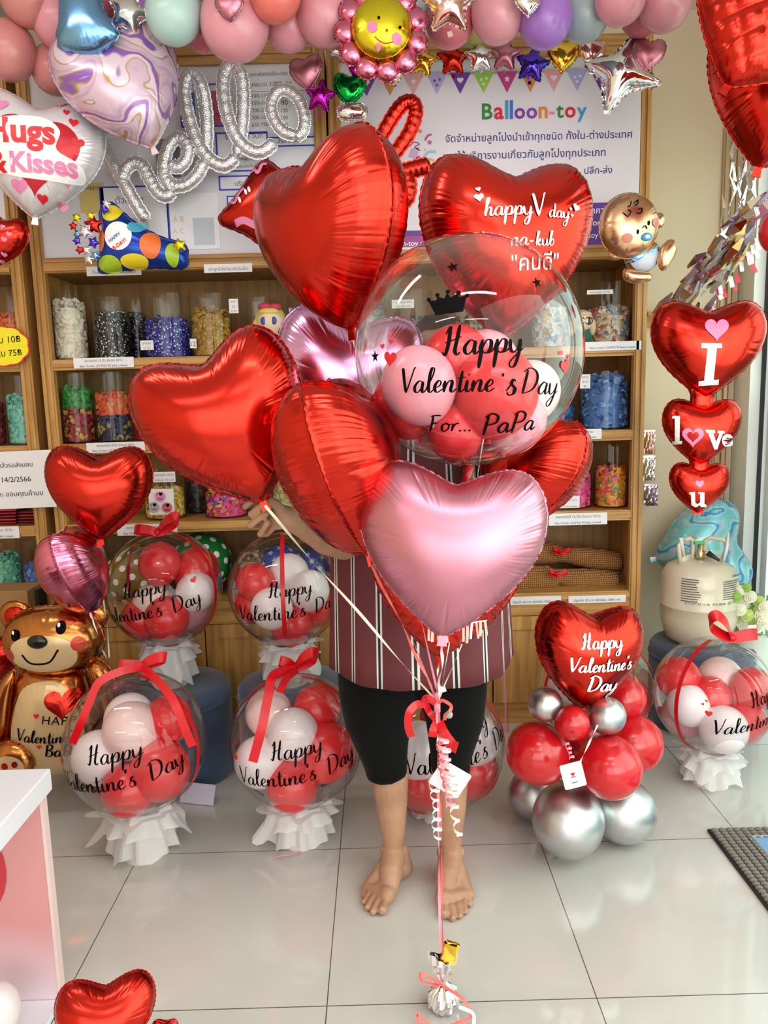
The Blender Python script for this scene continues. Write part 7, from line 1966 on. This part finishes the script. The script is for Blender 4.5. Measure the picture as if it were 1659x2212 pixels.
def polka(label, px, py, r_, base_c, Y, dots=True, squash=1.0):
    P = W(px, py, Y); r = r_ * mpp(P)
    nm = 'polka_%d_%d_%d' % base_c; mt = pm(nm, srgb(*base_c), .25)
    t = thing('polka_balloon', label, 'balloon', P, None, 'patterned balloons on the lowest shelf'); q = MB(); q.lathe(latex_mesh(r, 1.04), n=36); sk = q.build('latex_skin', mt, t, smooth=True)
    for i in range(60):
        z = 1 - 2 * (i + .5) / 60; a = i * 2.39996; rr = math.sqrt(1 - z * z); d = Vector((rr * math.cos(a), rr * math.sin(a), z))
        if d.y > .25: continue
        u_ = d.orthogonal().normalized(); w_ = d.cross(u_); s_ = r * .11
        pts = [(d * r * 1.006 + u_ * x + w_ * y) for x, y in (disc2d(s_, s_, 14) if dots else star2d(s_ * 1.3, 5, .45))]
        pts = [p.normalized() * r * 1.035 if dots else p.normalized() * r * 1.035 for p in pts]
        ik_ = MB(); c0 = d * r * 1.04; ik_.add([c0] + pts, [(0, 1 + j, 1 + (j + 1) % len(pts)) for j in range(len(pts))]); ik_.build('dot' if dots else 'printed_star', ink_white if dots else pm('star_grey', srgb(196, 190, 196), .4), sk)
polka('olive balloon with white dots behind the upper left clear bubble', 292, 1246, 62, (128, 104, 30), YC + .12); polka('green balloon with white dots behind the upper left clear bubble', 436, 1214, 62, (36, 122, 58), YC + .14)
polka('blue balloon with stars behind the ribbon of the middle bubble, left one', 606, 1226, 50, (26, 62, 150), YC + .12, False); polka('blue balloon with stars in the middle bubble\'s right half', 684, 1228, 48, (26, 62, 150), YC + .13, False)
jar(540, 66, 1176, S4, 1206, rb('floral_rubber', (186, 160, 120), (110, 56, 60), (206, 186, 150)), 'floral brown balloons behind the middle bubble', seed=31)
# plush dolls on the top shelf
def doll(label, px, Y, top, base_z, hairc, bodyc, hatc=None, glasses=False):
    P = W(px, 700, Y); x = P.x; h = W(px, top, Y).z - base_z; t = thing('plush_doll', label, 'doll', (x, Y, base_z), None)
    skin_p = pm('plush_skin', srgb(236, 206, 180), .8); hm_ = pm('plush_hair_%d' % hairc[0], srgb(*hairc), .9)
    q = MB(); q.ell((0, 0, h * .24), (h * .24, h * .2, h * .24), 20); q.ell((-h * .2, -.01, h * .1), (h * .09, h * .12, h * .09), 12); q.ell((h * .2, -.01, h * .1), (h * .09, h * .12, h * .09), 12); q.build('body', pm('plush_body_%d' % bodyc[0], srgb(*bodyc), .9), t, smooth=True)
    q = MB(); q.ell((0, -.004, h * .64), (h * .26, h * .24, h * .24), 24); q.build('head', skin_p, t, smooth=True)
    q = MB(); q.ell((0, .02, h * .70), (h * .31, h * .25, h * .26), 24); q.ell((-h * .26, .0, h * .5), (h * .1, h * .1, h * .22), 14); q.ell((h * .26, .0, h * .5), (h * .1, h * .1, h * .22), 14); q.ell((0, -h * .14, h * .82), (h * .2, h * .12, h * .07), 16); q.build('hair', hm_, t, smooth=True)
    for s in (-1, 1):
        q = MB(); q.ell((s * h * .10, -h * .235, h * .64), (h * .055, h * .02, h * .075), 14); q.build('eye', pm('doll_eye_%d' % hairc[0], srgb(40, 60, 150) if not glasses else srgb(30, 26, 26), .3), t, smooth=True)
        if glasses: q = MB(); q.tube([(s * h * .10 + h * .09 * math.cos(a), -h * .25, h * .64 + h * .09 * math.sin(a)) for a in [2*math.pi*i/20 for i in range(21)]], h * .014, 6); q.build('glasses', pm('glasses_black', srgb(20, 20, 22), .3), t, smooth=True)
    if hatc:
        q = MB(); q.ell((-h * .08, -.02, h * .92), (h * .13, h * .1, h * .07), 14); q.ell((h * .12, -.02, h * .91), (h * .13, h * .1, h * .07), 14); q.build('hair_bow', pm('hat_pink', srgb(*hatc), .8), t, smooth=True)
doll('blonde plush doll with a pink bow on the top shelf', 584, YC + .10, 654, S1, (222, 204, 110), (226, 200, 120), (206, 60, 90))
doll('plush doll with black glasses and a green jacket at the bubble rim', 1258, YC + .08, 664, S1, (216, 190, 150), (40, 100, 84), None, True)
# packs of flat foil balloons and a carton on the left shelves, the signs there
for i in range(9):
    a = W(-20 if i % 2 else -10, 1128 - 5 * (i % 5), YC + .06); q = MB(); x0_ = W(0 if i < 5 else 40, 1100, YC + .06).x - .05; z_ = S3 + .003 + .012 * (i % 5)
    q.box((x0_, YC + .05 + .004 * i, z_), (x0_ + .11, YC + .2, z_ + .009)); o = bevel(q.build('folded_packet', pm('packet_%d' % (i % 3), [srgb(160, 36, 44), srgb(176, 60, 60), srgb(140, 40, 66)][i % 3], .25, .5)), .003)
    tag(o, 'flat red foil balloon packet, %s in its pile under the Thai sign' % ['bottom', 'second', 'middle', 'fourth', 'top'][i % 5] + (', right pile' if i >= 5 else ', left pile'), 'packet', 'folded foil packets on the left shelf')
zc0 = W(30, 1310, YC - .12).z
q = MB(); a = W(-40, 1312, YC - .16); b2 = W(58, 1276, YC - .16); q.box((a.x, YC - .16, 0.0), (b2.x, YC - .02, b2.z)); tag(bevel(q.build('cardboard_box', pm('carton', srgb(160, 120, 76), .8)), .003), 'plain brown carton standing behind the bear at the left edge', 'box')
q = MB(); a = W(56, 1308, YC - .10); b2 = W(82, 1276, YC - .10); q.box((a.x, YC - .10, 0), (b2.x, YC - .03, b2.z)); tag(q.build('black_case', pm('case_black', srgb(22, 22, 24), .6)), 'narrow black case between the carton and the bear\'s ear', 'case')
# printed sign and yellow tag
sg = thing('paper_sign', 'white paper sign with Thai writing and a date, left edge', 'sign', W(54, 1036, YC - .03), rot3(-1, 0, 0)); k = mpp(W(54, 1036, YC - .03))
q = MB(); q.box((-70 * k, -.001, -62 * k), (62 * k, .001, 62 * k)); q.build('sheet', paper, sg)
for s, px, py, w in [('จองแล้วรอส่งมอบ', -22, 1008, 96, ), ('14/2/2566', 5, 1040, 62), ('นะคะ ขอบคุณค้าบบ', -22, 1071, 112)]:
    vs, fs, wd_ = text2d(s); ik = Ink(); ik.put((vs, fs), (px - 54) * k, (1036 - py) * k, .0, w * k / wd_); ik.build('print', ink, sg, lambda x, z: (x, -.002, z))
yt = thing('price_tag', 'yellow cloud shaped price tag with a red edge on the left shelf', 'price tag', W(10, 748, YC - .03)); k = mpp(W(10, 748, YC - .03))
def cloud(s):
    out = []
    for i in range(96):
        a = 2 * math.pi * i / 96; r_ = 1 + .07 * abs(math.sin(a * 4.5)); out.append((s * 52 * k * r_ * math.cos(a), s * 41 * k * r_ * math.sin(a)))
    return out
q = MB(); q.prism(cloud(1.0), -.0006, .0006); q.build('red_edge', ink_red, yt); q = MB(); q.prism(cloud(.94), -.0014, -.0008); q.build('card', pm('tag_yellow', srgb(240, 222, 30), .5), yt)
for s, px, py, w in [('1ใบ 10฿', -14, 742, 60), ('9ใบ 75฿', -14, 770, 60)]:
    vs, fs, wd_ = text2d(s); ik = Ink(); ik.put((vs, fs), (px - 10) * k, (748 - py) * k, .03, w * k / wd_); ik.build('print', ink, yt, lambda x, z: (x, -.002, z))
# button card on the yellow jar
jb = [o for o in bpy.data.objects if o.get('label', '').startswith('clear acrylic jar of yellow balloons with')][0]
lbl = [c_ for c_ in jb.children if c_.name.startswith('paper_label')][1]
Yj = jb.location.y - (46 * mpp(W(352, 1080, YC + .1))) - .004
for px, py, m_ in [(346, 1072, ink_pink), (333, 1095, pm('button_grey', srgb(170, 160, 172), .4)), (361, 1096, pm('button_red', srgb(206, 90, 104), .4))]:
    P = W(px, py, Yj); kq = mpp(P); q = MB(); q.tube([(P.x - jb.location.x, -jb.location.y + Yj - .001, P.z - jb.location.z), (P.x - jb.location.x, -jb.location.y + Yj - .004, P.z - jb.location.z)], 11 * kq, 24); bt = q.build('button_print', m_, lbl)
    for s, dy in (('I ♥', 2), ('YOU', -7)):
        vs, fs, wd_ = text2d(s, 1, 1, .02); ik = Ink(); ik.put((vs, fs), P.x - jb.location.x - 6 * kq, P.z - jb.location.z + dy * kq, 0, 12 * kq / wd_); ik.build('print', ink, bt, lambda x, z: (x, -jb.location.y + Yj - .0045, z))

# ---------------------------------------------------------------- the pink counter at the lower left
xr = WG(134, 2168).x; yb_ = WG(134, 2168).y
ct = thing('display_counter', 'white topped display counter with a pink back panel, lower left', 'counter', (xr - .45, yb_ - .35, 0))
o = ct.location; white_l = pm('white_laminate', srgb(232, 228, 236), .35); pink_l = pm('pink_panel', srgb(214, 150, 150), .55)
zt = W(92, 1664, yb_ + .02).z
q = MB(); q.box((xr - .9 - o.x, yb_ - .75 - o.y, zt - .05), (xr + .012 - o.x, yb_ + .03 - o.y, zt)); bevel(q.build('top_slab', white_l, ct), .004, 3)
nd, lk, b = nodes(pink_l); sp = nd.new('ShaderNodeSeparateXYZ'); lk.new(texco(nd, lk, kind='Object'), sp.inputs[0]); r_ = ramp(nd, [(.06, srgb(222, 206, 214)), (.26, srgb(214, 146, 146))]); nzp = noise_tex(nd, lk, texco(nd, lk), 5, 2); ad = nd.new('ShaderNodeMath'); ad.operation = 'MULTIPLY_ADD'; ad.inputs[1].default_value = .12; lk.new(nzp.outputs[0], ad.inputs[0]); lk.new(sp.outputs[2], ad.inputs[2]); lk.new(ad.outputs[0], r_.inputs[0]); lk.new(r_.outputs[0], b.inputs['Base Color'])
q = MB(); q.box((xr - .9 - o.x, yb_ - o.y, .0), (xr - o.x, yb_ + .02 - o.y, zt - .05)); q.build('back_panel', pink_l, ct)
q = MB(); q.box((xr - .006 - o.x, yb_ - .001 - o.y, .0), (xr + .001 - o.x, yb_ + .021 - o.y, zt - .05)); q.build('edge_strip', pm('pale_edge', srgb(230, 200, 196), .5), ct)
q = MB(); q.box((xr - .9 - o.x, yb_ - .75 - o.y, 0), (xr - .002 - o.x, yb_ - .001 - o.y, .012)); bevel(q.build('base_board', white_l, ct), .002)
ik = Ink(); c_ = W(-60, 1880, yb_); ik.put(fan(disc2d(.075, .11)), c_.x, c_.z); ik.build('printed_disc', pm('print_coral', srgb(196, 50, 60), .5), ct, lambda x, z: (x - o.x, yb_ - .002 - o.y, z))
P = W(-14, 2140, yb_ - .12); lo = latex_obj('latex_balloon', l_white, Vector((P.x, yb_ - .12, .012 + 74 * mpp(P) * 1.12)), 50 * mpp(P), (0, 0, 1), long=1.2); tag(lo, 'white balloon standing inside the pink counter at the left edge', 'balloon')
# foam sheet under the bear
q = MB(); gA = [WG(20, 1700), WG(130, 1672), WG(146, 1680), WG(92, 1742), WG(40, 1760)]; q.prism([(p.x, p.y) for p in gA], -.004, -.001, Matrix.Rotation(math.pi / 2, 4, 'X') @ Matrix.Scale(-1, 4, (0, 0, 1)) if False else Matrix(((1, 0, 0, 0), (0, 0, 1, 0), (0, -1, 0, 0), (0, 0, 0, 1))).inverted())
tag(q.build('floor_sheet', pm('sheet_grey', srgb(186, 178, 184), .6)), 'pale plastic sheet lying on the floor under the bear', 'sheet')
# ---------------------------------------------------------------- door mat
m0 = WG(1528, 1796)
mat_t = thing('door_mat', 'grey woven door mat with a blue picture, lower right', 'mat', (m0.x, m0.y, 0))
rib = pm('woven_grey', srgb(120, 112, 104), .85)
q = MB(); MW, ML = .75, -.55
q.box((0, ML, .001), (MW, 0, .008)); q.build('backing', pm('mat_black', srgb(40, 36, 36), .9), mat_t)
q = MB()
for j in range(5):
    for side in (0, 1):
        n = 34
        for i in range(n):
            if side == 0: c_ = Vector((.016 + .022 * j, -.016 - i * .016, .011)); r2 = (.0115, .0098, .007)
            else: c_ = Vector((.016 + i * .022, -.014 - j * .016 * 1, .011)); r2 = (.0125, .0078, .007)
            if side == 1 and j > 3: continue
            q.ell(c_, r2, 8)
q.build('woven_border', rib, mat_t, smooth=True)
q = MB(); x0_, y0_ = WG(1606, 1812).x - m0.x, WG(1606, 1812).y - m0.y
def rrect(x0, y0, x1, y1, r, n=6):
    out = []
    for cx, cy, a0 in ((x1 - r, y1 - r, 0), (x0 + r, y1 - r, 90), (x0 + r, y0 + r, 180), (x1 - r, y0 + r, 270)):
        for i in range(n + 1): a = R(a0 + 90 * i / n); out.append((cx + r * math.cos(a), cy + r * math.sin(a)))
    return out
def flat(name, pts, z, mt):
    q = MB(); n = len(pts); q.add([(x, y, z) for x, y in pts] + [(x, y, z - .004) for x, y in pts], [tuple(range(n)), tuple(reversed(range(n, 2 * n)))] + [((i + 1) % n, i, i + n, (i + 1) % n + n) for i in range(n)]); return q.build(name, mt, mat_t)
flat('picture_edge', rrect(x0_, ML + .09, MW - .1, y0_, .02), .0135, pm('mat_edge_black', srgb(30, 34, 40), .5)); flat('picture_border', rrect(x0_ + .008, ML + .098, MW - .108, y0_ - .008, .014), .0145, pm('mat_white', srgb(216, 216, 216), .5)); flat('picture', rrect(x0_ + .016, ML + .106, MW - .116, y0_ - .016, .010), .0155, pm('mat_blue', srgb(120, 160, 204), .5))

# pink ribbon strands hanging in front of the cabinet, right of the shirt
hp0 = W(1092, 1290, YC - .06); hr2 = thing('hanging_ribbon', 'pink ribbon strands with a curled end hanging right of the striped shirt', 'ribbon', hp0)
for i, (a, b2, m_) in enumerate([((1088, 1284), (1092, 1640), ribbon_pink), ((1094, 1284), (1098, 1632), ribbon_coral), ((1100, 1286), (1088, 1646), ribbon_pink)]):
    ribbon_line(hr2, W(a[0], a[1], YC - .06), W(b2[0], b2[1], YC - .07), m_, w=.005, seed=i, name='strand', sag=.0)
curl('curled_end', ribbon_pink, hr2, 1090, 1640, 1102, 1664, YC - .07, 4, .014, .007, 2)
q = MB(); q.ell(W(1104, 1274, YC - .05) - hp0, (.02, .015, .022), 12); q.build('ribbon_rosette', ribbon_red, hr2, smooth=True)
